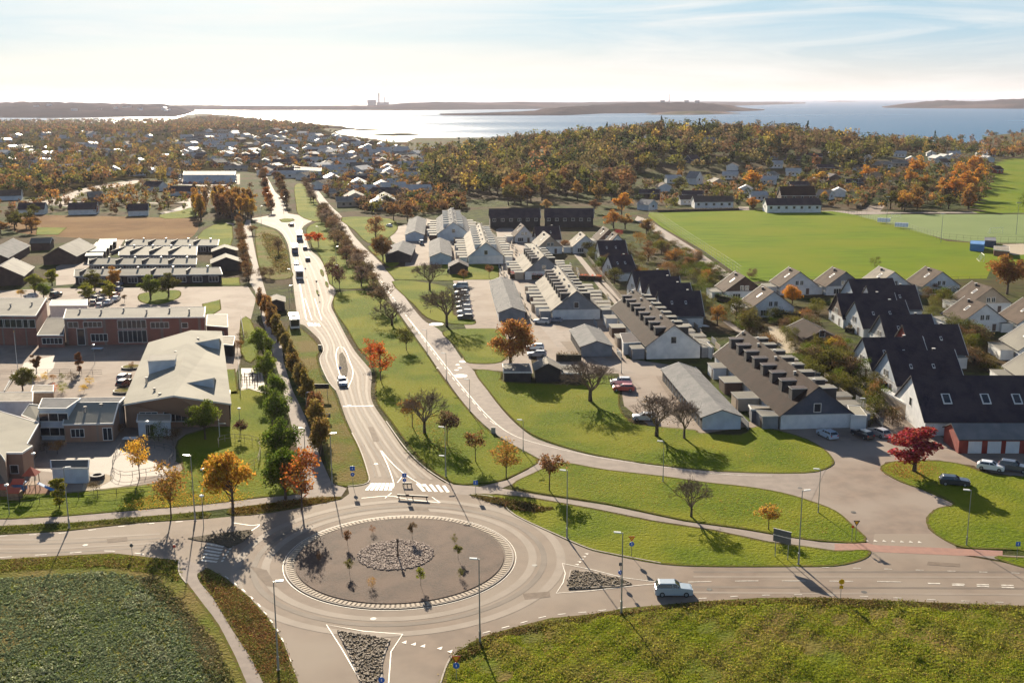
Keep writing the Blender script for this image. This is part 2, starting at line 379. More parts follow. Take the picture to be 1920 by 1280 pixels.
mound('hill_coast', [(-400, 221.5), (0, 221.5), (100, 222), (180, 221), (250, 219.5), (330, 219.5), (352, 214), (365, 209)], [(-400, 192), (0, 192.5), (60, 191), (130, 192), (200, 194), (300, 195), (365, 200)], M['far_land'], depth=2500)
mound('far_coast', [(330, 206.5), (480, 208), (620, 207.5), (700, 207.5), (760, 207.5), (850, 206.5), (1000, 205), (1200, 202), (1350, 200), (1510, 194.5)], [(330, 197), (400, 197), (480, 197.5), (560, 198.5), (640, 197.5), (690, 198), (735, 196), (760, 193), (830, 191), (900, 192), (960, 191), (1060, 192.5), (1150, 191), (1230, 191), (1330, 191), (1400, 191.5), (1450, 191), (1510, 192.5)], M['far_land'], depth=1500)
mound('near_island', [(758, 217.5), (830, 217.5), (960, 217.2), (1060, 217), (1130, 213.5), (1200, 213), (1300, 212), (1445, 207.5)], [(758, 217), (830, 214), (930, 211), (1000, 208), (1020, 204), (1080, 199), (1150, 195), (1220, 192), (1300, 192.5), (1345, 195), (1370, 198), (1400, 203), (1445, 207)], M['far_land'], depth=500)
mound('low_island', [(1212, 215.5), (1300, 216), (1390, 213.5)], [(1212, 214), (1260, 209), (1330, 208), (1390, 212.5)], M['rock'], depth=150)
mound('east_island', [(1645, 202.5), (1740, 203.5), (1830, 204), (1920, 204.5), (2100, 204)], [(1645, 202), (1690, 195), (1740, 189.5), (1770, 188), (1810, 190), (1850, 189), (1880, 186), (1930, 184.5), (2100, 183)], M['far_land'], depth=900)
mound('horizon_island', [(1550, 191.6), (1610, 191.2)], [(1550, 191), (1575, 189), (1610, 190.6)], M['far_land'], depth=900)
mound('skerry', [(600, 241), (640, 244), (690, 246), (738, 245)], [(600, 236), (640, 238), (680, 241.5), (720, 243), (738, 244.8)], M['rock'], depth=25)
mound('skerry', [(690, 255.5), (740, 256), (792, 254)], [(690, 253), (730, 250), (765, 250), (792, 253.6)], M['rock'], depth=25)
def inside(p, poly):
    c = False; j = len(poly) - 1
    for i in range(len(poly)):
        if (poly[i][1] > p[1]) != (poly[j][1] > p[1]) and p[0] < (poly[j][0] - poly[i][0]) * (p[1] - poly[i][1]) / (poly[j][1] - poly[i][1]) + poly[i][0]: c = not c
        j = i
    return c
# ================================================================ surfaces
Z1, Z2, Z3, Z4, Z5 = .012, .024, .036, .048, .060
sheet('asphalt_road', [(-60, 1002), (0, 1002), (121, 996), (264, 980), (391, 972), (440, 967), (506, 961), (560, 952), (640, 936), (655, 925), (652, 912), (691, 905), (845, 905), (880, 925), (930, 930), (966, 965), (1047, 1003), (1100, 1026), (1140, 1037), (1239, 1056), (1337, 1061), (1486, 1061), (1565, 1060), (1615, 1051), (1632, 1037), (1640, 1000), (1780, 1000), (1800, 1040), (1870, 1052), (1990, 1075), (1990, 1138), (1920, 1135), (1815, 1131), (1665, 1125), (1540, 1119), (1422, 1120), (1309, 1127), (1174, 1139), (1112, 1150), (1031, 1158), (969, 1174), (906, 1192), (875, 1208), (845, 1228), (832, 1255), (822, 1290), (815, 1400), (575, 1400), (560, 1290), (529, 1203), (495, 1150), (464, 1117), (422, 1083), (385, 1063), (337, 1050), (211, 1036), (112, 1041), (0, 1048), (-60, 1052)], M['asphalt'], Z3)
# main road going away to the left
mainL = [(691, 912), (687, 872), (675, 840), (660, 810), (647, 780), (630, 732), (617, 717), (604, 690), (600, 672), (607, 655), (597, 635), (572, 611), (560, 603), (553, 560), (549, 525), (545, 490), (540, 460), (528, 437), (508, 425), (478, 415)]
mainR = [(845, 912), (800, 882), (760, 845), (722, 790), (700, 757), (695, 735), (697, 700), (688, 685), (667, 660), (650, 632), (630, 593), (621, 572), (629, 547), (618, 517), (600, 485), (582, 468), (573, 445), (566, 430), (575, 415), (560, 408)]
sheet('asphalt_road', smooth(mainL, 4, False) + smooth(mainR, 4, False)[::-1], M['asphalt'], Z3 - .004)
sheet('asphalt_road', [(478, 415), (470, 410), (500, 405), (510, 400), (508, 370), (496, 345), (480, 320), (476, 313), (492, 313), (500, 330), (516, 360), (527, 370), (540, 400), (575, 406), (590, 412), (575, 420), (560, 430), (520, 430)], M['asphalt'], Z3 - .008)
# cycle road curving in from the far right of the town, with the side street
cycL = [(578, 345), (590, 365), (604, 388), (620, 405), (640, 427), (660, 455), (687, 495), (712, 530), (737, 570), (775, 625), (800, 660), (835, 710), (882, 770), (925, 810), (960, 832), (990, 848), (1012, 860)]
cycR = [(586, 343), (603, 365), (622, 388), (640, 405), (660, 437), (682, 462), (725, 505), (758, 555), (792, 598), (822, 617), (845, 642), (870, 678), (890, 697), (920, 740), (950, 777), (980, 805), (1010, 824), (1070, 843), (1120, 855), (1185, 865), (1212, 870), (1353, 884), (1508, 887), (1548, 880)]
sheet('cycle_road', smooth(cycL, 4, False) + [(1035, 868), (1080, 873), (1135, 880), (1240, 892), (1325, 904), (1400, 912), (1465, 923), (1520, 940)] + smooth(cycR, 4, False)[::-1], M['path'], Z3 + .004)
# big junction apron in front of the row houses
sheet('side_street', [(1465, 923), (1520, 940), (1565, 957), (1595, 982), (1626, 1018), (1632, 1037), (1800, 1045), (1762, 1010), (1740, 990), (1736, 970), (1750, 955), (1790, 945), (1700, 905), (1650, 880), (1660, 866), (1700, 862), (1760, 862), (1790, 868), (1825, 872), (1860, 885), (1990, 905), (1990, 838), (1804, 838), (1760, 816), (1690, 750), (1660, 728), (1640, 735), (1625, 800), (1600, 790), (1400, 790), (1380, 770), (1300, 690), (1175, 672), (1140, 600), (1000, 480), (955, 420), (930, 430), (940, 500), (960, 600), (1000, 640), (1010, 690), (1090, 700), (1160, 700), (1170, 760), (1220, 800), (1300, 815), (1400, 800), (1494, 817), (1538, 838), (1561, 862), (1558, 876), (1508, 888)], M['lot'], Z1)
sheet('parking_lot', [(845, 512), (905, 512), (960, 520), (985, 610), (1000, 700), (870, 690), (865, 675), (885, 640), (870, 608), (860, 560)], M['lot'], Z1 + .003)
sheet('parking_lot', [(725, 430), (800, 410), (860, 425), (862, 500), (780, 512), (758, 512), (762, 470), (735, 452)], M['lot'], Z1 + .003)
sheet('side_path', [(1012, 862), (1035, 872), (1000, 887), (965, 905), (940, 915), (1000, 926), (1140, 947), (1281, 977), (1394, 993), (1478, 1007), (1540, 1016), (1626, 1020), (1628, 1032), (1565, 1031), (1502, 1022), (1440, 1014), (1337, 992), (1225, 975), (1112, 952), (1000, 932), (930, 925), (880, 928), (850, 925), (848, 908), (900, 912), (950, 900), (990, 880)], M['path'], Z3 + .008)
sheet('path', [(1800, 1037), (1862, 1039), (1990, 1046), (1990, 1060), (1900, 1054), (1850, 1045)], M['path'], Z3 + .010)
sheet('path', [(1565, 1019), (1626, 1017), (1640, 1021), (1800, 1028), (1880, 1032), (1880, 1042), (1800, 1041), (1640, 1034), (1626, 1030), (1565, 1031)], M['red_paving'], Z4)
# foot path on the left between the tree rows, and the one along the lower road
sheet('path', [(575, 935), (572, 900), (560, 850), (545, 790), (528, 720), (508, 650), (492, 600), (478, 545), (468, 530), (474, 500), (462, 460), (455, 430), (462, 412), (470, 412), (472, 440), (480, 480), (490, 520), (505, 570), (525, 620), (532, 680), (548, 730), (572, 780), (590, 830), (606, 870), (622, 905), (650, 915), (640, 930)], M['path'], Z2)
sheet('path', [(-60, 973), (0, 972), (120, 968), (250, 957), (380, 946), (430, 940), (500, 932), (560, 925), (600, 925), (590, 936), (500, 944), (430, 952), (380, 958), (250, 969), (120, 980), (0, 985), (-60, 986)], M['path'], Z3)
sheet('path', [(337, 1048), (385, 1063), (370, 1075), (376, 1092), (400, 1120), (436, 1180), (470, 1230), (500, 1290), (520, 1340), (480, 1340), (462, 1280), (440, 1230), (410, 1170), (372, 1120), (350, 1090), (336, 1073)], M['path'], Z3 + .012, sm=3)
sheet('path', [(350, 1280 - 900), (360, 378), (372, 382), (355, 392), (330, 400), (305, 403), (300, 399), (325, 393), (342, 385)], M['path'], Z2)
sheet('path', [(366, 446), (396, 424), (424, 418), (440, 419), (436, 424), (412, 428), (388, 446)], M['path'], Z2)
# the school's forecourt, car park and yards
sheet('school_yard', [(-60, 545), (0, 545), (110, 540), (465, 537), (480, 560), (470, 600), (455, 615), (450, 680), (440, 705), (428, 730), (420, 800), (300, 850), (350, 875), (330, 905), (150, 940), (-60, 950)], M['lot'], Z1 + .004)
sheet('school_yard', [(60, 815), (225, 815), (232, 860), (262, 905), (160, 925), (150, 900), (100, 885), (50, 880), (60, 840)], M['paving'], Z2)
sheet('school_yard', [(230, 830), (290, 812), (330, 840), (330, 862), (310, 890), (250, 895), (210, 890), (222, 850)], M['paving'], Z2 + .004)
sheet('school_yard', [(30, 712), (45, 680), (107, 665), (100, 690), (85, 705)], M['paving'], Z2)
sheet('yard', [(452, 690), (490, 690), (500, 742), (452, 742)], M['paving'], Z2)
sheet('street', [(105, 500), (130, 490), (145, 480), (200, 440), (240, 440), (220, 470), (180, 490), (160, 505), (170, 530), (105, 535)], M['lot'], Z1)
sheet('street', [(360, 381), (390, 370), (420, 360), (440, 350), (430, 345), (400, 355), (340, 378), (320, 383), (200, 378), (130, 388), (70, 382), (50, 378), (130, 376), (160, 360), (250, 345), (265, 340), (255, 337), (160, 352), (110, 370), (40, 376)], M['lot'], Z1)
sheet('parking_lot', [(335, 336), (450, 326), (450, 345), (420, 352), (330, 346)], M['lot'], Z1)
sheet('meadow', [(25, 405), (120, 404), (360, 410), (372, 420), (365, 440), (330, 450), (180, 448), (60, 440), (20, 430)], M['meadow'], Z2, sm=2)
sheet('football_pitch', [(1218, 398), (1300, 397), (1432, 394), (1560, 396), (1600, 402), (1700, 425), (1775, 452), (1860, 458), (1990, 462), (1990, 490), (1860, 500), (1850, 522), (1700, 525), (1560, 522), (1412, 528), (1390, 520), (1320, 470), (1240, 425), (1215, 405)], M['pitch'], Z2)
sheet('football_pitch', [(1608, 404), (1680, 400), (1920, 400), (2000, 402), (2000, 456), (1830, 455), (1770, 448), (1690, 425)], M['artificial'], Z3)
def draped(name, px, m, z=.08, step=9):
    P_ = [tuple(GT(*q)[:2]) for q in px]; xa, xb = min(p[0] for p in P_), max(p[0] for p in P_); ya, yb = min(p[1] for p in P_), max(p[1] for p in P_)
    nx, ny = int((xb - xa) / step) + 1, int((yb - ya) / step) + 1; mb = MB(); v = [(xa + i * step, ya + j * step, hgt(xa + i * step, ya + j * step) + z) for j in range(ny + 1) for i in range(nx + 1)]
    f = [(j * (nx + 1) + i, j * (nx + 1) + i + 1, (j + 1) * (nx + 1) + i + 1, (j + 1) * (nx + 1) + i) for j in range(ny) for i in range(nx) if inside((xa + (i + .5) * step, ya + (j + .5) * step), P_)]
    mb.poly(v, f, m); return tag(mb.build(name, smooth=True), kind='structure')
draped('meadow_lawn', [(1868, 306), (1895, 298), (2060, 290), (2060, 399), (1830, 399), (1838, 375), (1852, 340), (1864, 322)], M['pitch'])
sheet('gravel_path', [(1480, 398), (1560, 395), (1700, 398), (1990, 396), (1990, 401), (1700, 402), (1600, 402), (1560, 396)], M['path'], Z3)
sheet('gravel_path', [(1195, 405), (1215, 412), (1300, 465), (1350, 500), (1385, 525), (1372, 528), (1340, 508), (1280, 468), (1190, 412)], M['path'], Z2)
sheet('side_lane', [(1615, 395), (1640, 380), (1665, 355), (1690, 335), (1702, 322), (1708, 324), (1700, 340), (1680, 362), (1660, 385), (1650, 397)], M['lot'], Z2)
sheet('side_lane', [(1382, 394), (1390, 375), (1385, 355), (1392, 355), (1402, 375), (1405, 394)], M['path'], Z2)
sheet('sand_court', [(1880, 458), (1990, 455), (1990, 475), (1900, 478), (1880, 470)], M['sand'], Z3)
sheet('yard', [(1440, 612), (1480, 610), (1500, 640), (1510, 660), (1475, 662), (1445, 632)], M['sand'], Z2)
# alleys between the rows
def lane(px, w, m=M['path'], z=Z2 + .006, name='alley'):
    mb = MB(); P_ = PXL(px, 4); add_strip(mb, [(p.x, p.y) for p in P_], w, z, m); return tag(mb.build(name), kind='structure')
lane([(960, 430), (975, 455), (1000, 480), (1040, 512)], 4); lane([(1068, 462), (1100, 500), (1130, 540), (1170, 580), (1200, 605)], 2.2)
lane([(1125, 525), (1160, 560), (1175, 585)], 2.2); lane([(1060, 620), (1110, 665), (1180, 700)], 3.2); lane([(935, 500), (1000, 580), (1060, 650)], 4)
lane([(1360, 602), (1410, 640), (1460, 690), (1530, 740)], 1.8); lane([(1500, 610), (1560, 650), (1610, 700), (1640, 735)], 2.2); lane([(1640, 735), (1690, 780), (1770, 840)], 4.5, M['lot'])
# ================================================================ lawns (each bounded by its kerb)
def lawn(px, m='lawn', sm=4, z=.10, name='lawn'):
    P_ = PXL(px, sm, True) if sm else [G(*q) for q in px]; mb = MB(); add_strip(mb, [(p.x, p.y) for p in P_], .34, z + .004, M['edge'], True); tag(mb.build('lawn_edge'), kind='structure')
    return sheet(name, px, M[m], z, sm=sm, skirt=.12)
lawn([(880, 927), (930, 936), (966, 966), (1047, 1004), (1100, 1027), (1140, 1037), (1239, 1056), (1337, 1061), (1486, 1061), (1565, 1060), (1610, 1051), (1629, 1040), (1624, 1032), (1565, 1033), (1502, 1024), (1440, 1017), (1337, 995), (1225, 978), (1112, 955), (1000, 935), (930, 928)], sm=3)
lawn([(962, 909), (1000, 888), (1035, 873), (1060, 868), (1135, 881), (1240, 893), (1325, 905), (1400, 913), (1465, 924), (1520, 940), (1565, 958), (1595, 983), (1622, 1015), (1540, 1013), (1478, 1005), (1394, 990), (1281, 974), (1140, 944), (1000, 922)], sm=3)
lawn([(892, 700), (905, 693), (940, 700), (945, 716), (1050, 720), (1090, 722), (1120, 705), (1160, 712), (1160, 760), (1180, 790), (1210, 798), (1300, 806), (1312, 812), (1390, 815), (1420, 800), (1494, 817), (1538, 838), (1560, 860), (1556, 874), (1508, 886), (1353, 883), (1212, 868), (1120, 853), (1060, 838), (1010, 820), (980, 802), (945, 768), (918, 735)], sm=3)
lawn([(830, 625), (850, 618), (900, 616), (940, 620), (950, 650), (940, 678), (880, 680), (868, 668), (850, 645)], sm=4)
lawn([(735, 528), (800, 530), (845, 545), (850, 590), (888, 600), (885, 608), (835, 605), (800, 595), (775, 570)], sm=3)
lawn([(722, 503), (760, 500), (850, 495), (910, 494), (935, 500), (935, 524), (880, 524), (840, 526), (740, 524)], sm=0)
lawn([(640, 408), (730, 410), (745, 430), (720, 450), (690, 455), (665, 432)], sm=3); lawn([(690, 462), (720, 462), (750, 490), (730, 500), (705, 480)], sm=3)
lawn([(1652, 880), (1675, 866), (1740, 864), (1800, 870), (1860, 890), (1990, 910), (1990, 1040), (1910, 1030), (1810, 1026), (1765, 1008), (1742, 988), (1740, 970), (1760, 953), (1790, 945), (1740, 920), (1690, 903)], sm=3)
lawn([(1865, 1045), (1900, 1045), (1990, 1052), (1990, 1070), (1930, 1066)], sm=2)
lawn([(850, 905), (800, 872), (762, 828), (730, 785), (706, 750), (705, 705), (700, 682), (672, 652), (650, 615), (632, 590), (625, 570), (636, 548), (700, 548), (740, 582), (772, 628), (798, 662), (832, 712), (880, 772), (920, 812), (960, 838), (1008, 862), (985, 880), (940, 900), (900, 905)], sm=3)
lawn([(628, 540), (612, 508), (600, 480), (585, 462), (578, 445), (575, 430), (590, 418), (620, 412), (640, 432), (665, 470), (690, 505), (706, 535)], sm=3)
lawn([(566, 345), (585, 365), (602, 392), (610, 408), (590, 415), (560, 403), (555, 380), (552, 350)], sm=3)
lawn([(652, 911), (687, 905), (686, 880), (672, 842), (655, 808), (640, 775), (625, 735), (605, 712), (598, 690), (594, 668), (600, 655), (585, 635), (562, 615), (550, 608), (540, 620), (552, 680), (580, 740), (592, 790), (608, 840), (622, 900)], 'rough_grass', sm=3)
lawn([(480, 430), (505, 428), (525, 440), (538, 470), (543, 500), (547, 520), (500, 522), (484, 490)], 'rough_grass', sm=3)
lawn([(430, 735), (500, 740), (512, 820), (530, 900), (560, 925), (500, 930), (380, 945), (250, 955), (120, 966), (-60, 972), (-60, 935), (120, 925), (215, 915), (300, 905), (345, 880), (330, 840), (350, 815), (420, 790)], sm=2)
lawn([(415, 692), (440, 692), (446, 738), (425, 738)], sm=0); lawn([(452, 600), (470, 600), (486, 650), (470, 680), (452, 660)], sm=2)
lawn([(380, 570), (412, 562), (414, 580), (398, 590), (382, 588)], sm=0); lawn([(262, 552), (300, 545), (335, 545), (335, 558), (300, 570), (265, 566)], sm=3)
lawn([(400, 422), (435, 422), (430, 470), (395, 470), (370, 445)], sm=2); lawn([(300, 403), (340, 395), (366, 388), (372, 405), (310, 410)], sm=2); lawn([(70, 426), (125, 427), (110, 440), (68, 440)], sm=0); lawn([(414, 522), (448, 520), (450, 535), (416, 534)], sm=0)
lawn([(-60, 988), (0, 987), (120, 982), (250, 971), (380, 960), (395, 963), (390, 970), (264, 978), (121, 994), (0, 1001), (-60, 1001)], 'rough_grass', sm=0, name='verge'); lawn([(430, 955), (500, 945), (600, 933), (640, 933), (600, 943), (506, 960), (440, 966)], 'dry_verge', sm=2, name='verge')
# dry verges at the bottom of the frame
lawn([(-60, 1054), (0, 1050), (112, 1043), (211, 1038), (330, 1051), (335, 1075), (350, 1095), (372, 1124), (408, 1172), (438, 1230), (460, 1282), (478, 1340), (-60, 1400), (-400, 1400), (-400, 1054)], 'rough_grass', sm=0, z=.06, name='verge')
lawn([(387, 1065), (422, 1085), (464, 1119), (495, 1152), (529, 1205), (560, 1290), (570, 1400), (530, 1400), (502, 1290), (472, 1230), (438, 1180), (402, 1120), (378, 1092), (372, 1076)], 'dry_verge', sm=0, z=.06, name='verge')
lawn([(815, 1400), (824, 1288), (834, 1256), (848, 1230), (876, 1210), (907, 1194), (970, 1176), (1032, 1160), (1113, 1152), (1175, 1141), (1310, 1129), (1422, 1122), (1540, 1121), (1665, 1127), (1815, 1133), (1920, 1137), (2300, 1145), (2300, 1400)], 'rough_grass', sm=0, z=.06, name='verge')
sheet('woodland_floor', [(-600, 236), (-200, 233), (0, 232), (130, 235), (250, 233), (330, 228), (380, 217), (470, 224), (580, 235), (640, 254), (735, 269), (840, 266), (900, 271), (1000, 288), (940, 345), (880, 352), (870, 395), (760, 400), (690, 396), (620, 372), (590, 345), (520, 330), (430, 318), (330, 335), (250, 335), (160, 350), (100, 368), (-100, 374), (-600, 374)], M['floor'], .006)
mb = MB()
for px in ([(770, 948), (800, 950), (806, 958), (772, 956)], [(468, 1060), (500, 1068), (520, 1100), (500, 1098)], [(980, 1112), (1030, 1108), (1032, 1118), (984, 1124)], [(1500, 1100), (1560, 1100), (1562, 1110), (1500, 1110)], [(1740, 1052), (1800, 1056), (1800, 1062), (1738, 1058)], [(200, 1010), (238, 1006), (240, 1013), (202, 1017)], [(690, 800), (700, 800), (712, 826), (700, 828)], [(1230, 705), (1248, 705), (1275, 745), (1255, 745)], [(1050, 640), (1070, 640), (1090, 662), (1072, 664)]):
    mb.face([G(x, y, Z4 + .008) for x, y in px], M['patch'])
tag(mb.build('asphalt_repair'), kind='structure')
mb = MB()
for x, y in ((560, 1075), (700, 1160), (1002, 1060), (1330, 1105), (1620, 1110), (160, 1022), (705, 870), (1600, 960), (1170, 860), (655, 760), (820, 690), (1500, 915)):
    c = G(x, y); mb.face([(c.x + .38 * math.cos(a / 12 * 6.283), c.y + .38 * math.sin(a / 12 * 6.283), ZM0) for a in range(12)], M['rubberised'])
tag(mb.build('manhole_covers'), kind='structure')
# ================================================================ roundabout
RC = (G(749, 968) + G(749, 1142)) / 2; RC.x = G(749, 1055).x; RC.z = 0
R_OUT = (G(749, 968) - G(749, 1142)).length / 2; R_IN = R_OUT - 1.35
print('roundabout', RC, R_OUT, 'width', (G(960, 1052) - G(537, 1052)).length / 2)
R_OUT = (G(960, 1052) - G(537, 1052)).length / 2 * .5 + R_OUT * .5
def circle(r, n=96): return [(RC.x + r * math.cos(2 * math.pi * i / n), RC.y + r * math.sin(2 * math.pi * i / n)) for i in range(n)]
mb = MB(); mb.prism(circle(R_OUT), 0, .12, M['cobble_dark']); o = mb.build('roundabout_apron'); tag(o, kind='structure')
mb = MB(); n = 150
for i in range(n):
    a0, a1 = 2 * math.pi * i / n, 2 * math.pi * (i + .62) / n
    p = [(RC.x + r * math.cos(a), RC.y + r * math.sin(a)) for r, a in ((R_IN + .25, a0), (R_OUT - .12, a0), (R_OUT - .12, a1), (R_IN + .25, a1))]
    mb.prism(p, .12, .165, M['cobble'])
tag(mb.build('apron_paving'), kind='structure')
mb = MB(); add_strip(mb, circle(R_OUT - .03, 120), .22, .135, M['kerb'], True); add_strip(mb, circle(R_OUT + .35, 120), .08, .062, M['white_paint'], True); tag(mb.build('roundabout_kerb'), kind='structure')
mb = MB(); mb.prism(circle(R_IN), .1, .2, M['gravel']); o = mb.build('gravel_island'); tag(o, kind='structure')
# stones on the middle of the island
rg = np.random.default_rng(3)
def stones(name, pts, size, m, z0, label):
    mb = MB(); B = [(-1, -1, -1), (1, -1, -1), (1, 1, -1), (-1, 1, -1), (-.7, -.7, 1), (.7, -.7, 1), (.7, .7, 1), (-.7, .7, 1)]
    F = [(0, 1, 5, 4), (1, 2, 6, 5), (2, 3, 7, 6), (3, 0, 4, 7), (4, 5, 6, 7)]
    for (x, y) in pts:
        s = size * random.uniform(.55, 1.35); a = random.uniform(0, 6.3); c, d = math.cos(a), math.sin(a)
        v = []
        for q in B:
            qx, qy, qz = [q[k] * s * random.uniform(.7, 1.1) * (1, .8, .6)[k] for k in range(3)]
            v.append((x + qx * c - qy * d, y + qx * d + qy * c, z0 + s * .3 + qz))
        mb.poly(v, F, m)
    return tag(mb.build(name), label, 'stones', kind='stuff')
sc_ = G(742, 1042); pts = []
for i in range(2600):
    a = random.uniform(0, 6.283); r = math.sqrt(random.random()) * 5.1; pts.append((sc_.x + r * math.cos(a), sc_.y + r * math.sin(a)))
stones('stones', pts, .12, mat('pale_stone', (.36, .27, .22), (.17, .12, .10), 2.5, lo=.3, hi=.7, rough=.8), .2, 'bed of pale boulders in the middle of the roundabout')
def fill(px, n, world=False):
    P_ = px if world else [tuple(G(x, y)[:2]) for x, y in px]
    x0, x1 = min(p[0] for p in P_), max(p[0] for p in P_); y0, y1 = min(p[1] for p in P_), max(p[1] for p in P_)
    r = []; k = 0
    while len(r) < n and k < n * 60:
        k += 1; p = (random.uniform(x0, x1), random.uniform(y0, y1))
        if inside(p, P_): r.append(p)
    return r
def island(px, n, label, frame):
    sheet('traffic_island', px, M['soil'], .13, skirt=.15)
    mb = MB(); P_ = [tuple(G(x, y)[:2]) for x, y in px]; add_strip(mb, P_, .18, .15, M['kerb'], True); tag(mb.build('island_kerb'), kind='structure')
    stones('cobblestones', fill(px, n), .13, M['stone'], .12, label)
    mb = MB(); P_ = [tuple(G(x, y)[:2]) for x, y in frame]; add_strip(mb, P_, .14, Z5 + .006, M['white_paint'], True); tag(mb.build('road_marking'), kind='structure')
island([(633, 1184), (680, 1190), (731, 1199), (722, 1222), (716, 1245), (716, 1290), (690, 1330), (684, 1300), (668, 1260), (650, 1215)], 900, 'cobblestones filling the long traffic island at the bottom edge', [(612, 1171), (680, 1183), (755, 1189), (733, 1222), (728, 1290), (725, 1400), (715, 1400), (700, 1340), (672, 1270), (640, 1215)])
island([(1070, 1070), (1100, 1071), (1140, 1079), (1170, 1087), (1184, 1094), (1160, 1099), (1110, 1102), (1066, 1104), (1064, 1096)], 420, 'cobblestones filling the small traffic island beside the silver car', [(1054, 1056), (1110, 1068), (1170, 1083), (1230, 1091), (1278, 1091), (1200, 1097), (1100, 1108), (1043, 1112), (1056, 1092), (1060, 1075)])
sheet('traffic_island', [(352, 1008), (400, 1000), (470, 992), (474, 998), (455, 1014), (430, 1026), (400, 1016), (370, 1012)], M['soil'], .13, skirt=.15)
# ================================================================ road markings
mk = MB(); W = M['white_paint']; ZM = Z5 + .002
def dashed(px, w, on, off, sm=5, mbx=None):
    P_ = resample(PXL(px, sm), .5); i = 0; k1 = max(1, int(on / .5)); k2 = max(1, int(off / .5))
    while i + k1 < len(P_):
        add_strip(mbx or mk, [(p.x, p.y) for p in P_[i:i + k1 + 1]], w, ZM, W); i += k1 + k2
def line(px, w=.15, sm=5): add_strip(mk, [(p.x, p.y) for p in PXL(px, sm)], w, ZM, W)
dashed([(1290, 1091), (1400, 1089), (1500, 1089), (1640, 1090), (1740, 1092)], .15, 3, 3)
dashed([(1740, 1093.5), (1920, 1098)], .3, 1.5, 1.5); dashed([(1785, 1097), (1990, 1105)], .3, 1.5, 1.5)
dashed([(1310, 1061), (1486, 1063), (1600, 1065), (1700, 1068), (1990, 1077)], .14, 1, 3); dashed([(1310, 1122), (1422, 1116), (1540, 1115), (1665, 1120), (1815, 1127), (1990, 1132)], .14, 1, 3)
dashed([(905, 1187), (969, 1170), (1031, 1154), (1112, 1146), (1200, 1135)], .14, 1, 1.5); dashed([(970, 963), (1047, 1000), (1100, 1022), (1140, 1033), (1200, 1047)], .14, 1, 2)
dashed([(0, 1045), (112, 1038), (211, 1033), (320, 1046)], .14, 1.5, 3); dashed([(0, 1005), (121, 999), (264, 983), (391, 975)], .14, 1, 3)
dashed([(422, 1080), (464, 1113), (495, 1146), (529, 1198), (556, 1275)], .14, 1, 1.8)
for i in range(7):  # crossing on the left road
    a = G(372 + i * 1.5, 1016 + i * 7.2 * .82 + 2); 
    add_strip(mk, [tuple(G(352 + 40 + 12 * 0 - i * 2 - 2, 1013 + i * 6.2)[:2]), tuple(G(418 - i * 2.5 + 4, 1020 + i * 5.6)[:2])], .5, ZM, W)
def zebra(a, b, c, d, n, w=.5):
    for i in range(n):
        t = (i + .5) / n; p = [a[k] + (b[k] - a[k]) * t for k in (0, 1)]; q = [d[k] + (c[k] - d[k]) * t for k in (0, 1)]
        add_strip(mk, [tuple(G(*p)[:2]), tuple(G(*q)[:2])], w, ZM, W)
zebra((695, 906), (738, 906), (736, 920), (683, 919), 6); zebra((776, 906), (838, 911), (846, 923), (790, 921), 5)
zebra((575, 605), (600, 607), (602, 612), (577, 611), 4, .5)
line([(715, 845), (735, 868), (760, 890), (800, 915)], .15); line([(714, 845), (728, 875), (738, 905), (737, 915)], .15); line([(745, 905), (755, 893), (758, 890)]); line([(678, 934), (730, 930), (760, 935), (826, 943)], .18); line([(722, 934), (734, 924)]); line([(826, 943), (810, 932)])
line([(643, 762), (700, 761)], .35, 0)
dashed([(470, 1003), (435, 1025), (415, 1055)], .3, .6, .6); line([(436, 980), (470, 985), (486, 985), (450, 1008)], .15)
# cycle road lines
line([(768, 600), (800, 640), (835, 685), (875, 735), (915, 780), (955, 812), (1010, 832), (1120, 857), (1240, 875), (1353, 889), (1448, 892)], .15)
dashed([(680, 480), (720, 535), (760, 590), (800, 645), (850, 710), (890, 757), (920, 790), (947, 803)], .12, 3, 2)
def sharks(a, b, n, s=.45):
    for i in range(n):
        t = i / max(1, n - 1); p = G(a[0] + (b[0] - a[0]) * t, a[1] + (b[1] - a[1]) * t, ZM); q = (G(*b) - G(*a)).normalized(); u = Vector((-q.y, q.x, 0))
        mk.face([p - q * s * .6, p + q * s * .6, p + u * s * 1.4], W)
sharks((1625, 1014), (1725, 1017), 7, .5); sharks((757, 1205), (792, 1212), 3, .5); sharks((823, 1216), (842, 1222), 2, .5); sharks((1085, 1058), (1103, 1038), 5, .4)
tag(mk.build('road_marking'), kind='structure')
mb = MB()
for (x, y, r) in ((869, 678, 1.0), (863, 705, 1.6), (818, 608, 2.0), (858, 684, .5), (862, 690, .5), (856, 694, .5)):
    c = G(x, y); mb.face([(c.x + r * math.cos(a / 16 * 6.283), c.y + r * math.sin(a / 16 * 6.283), ZM) for a in range(16)], W)
tag(mb.build('road_marking'), kind='structure')
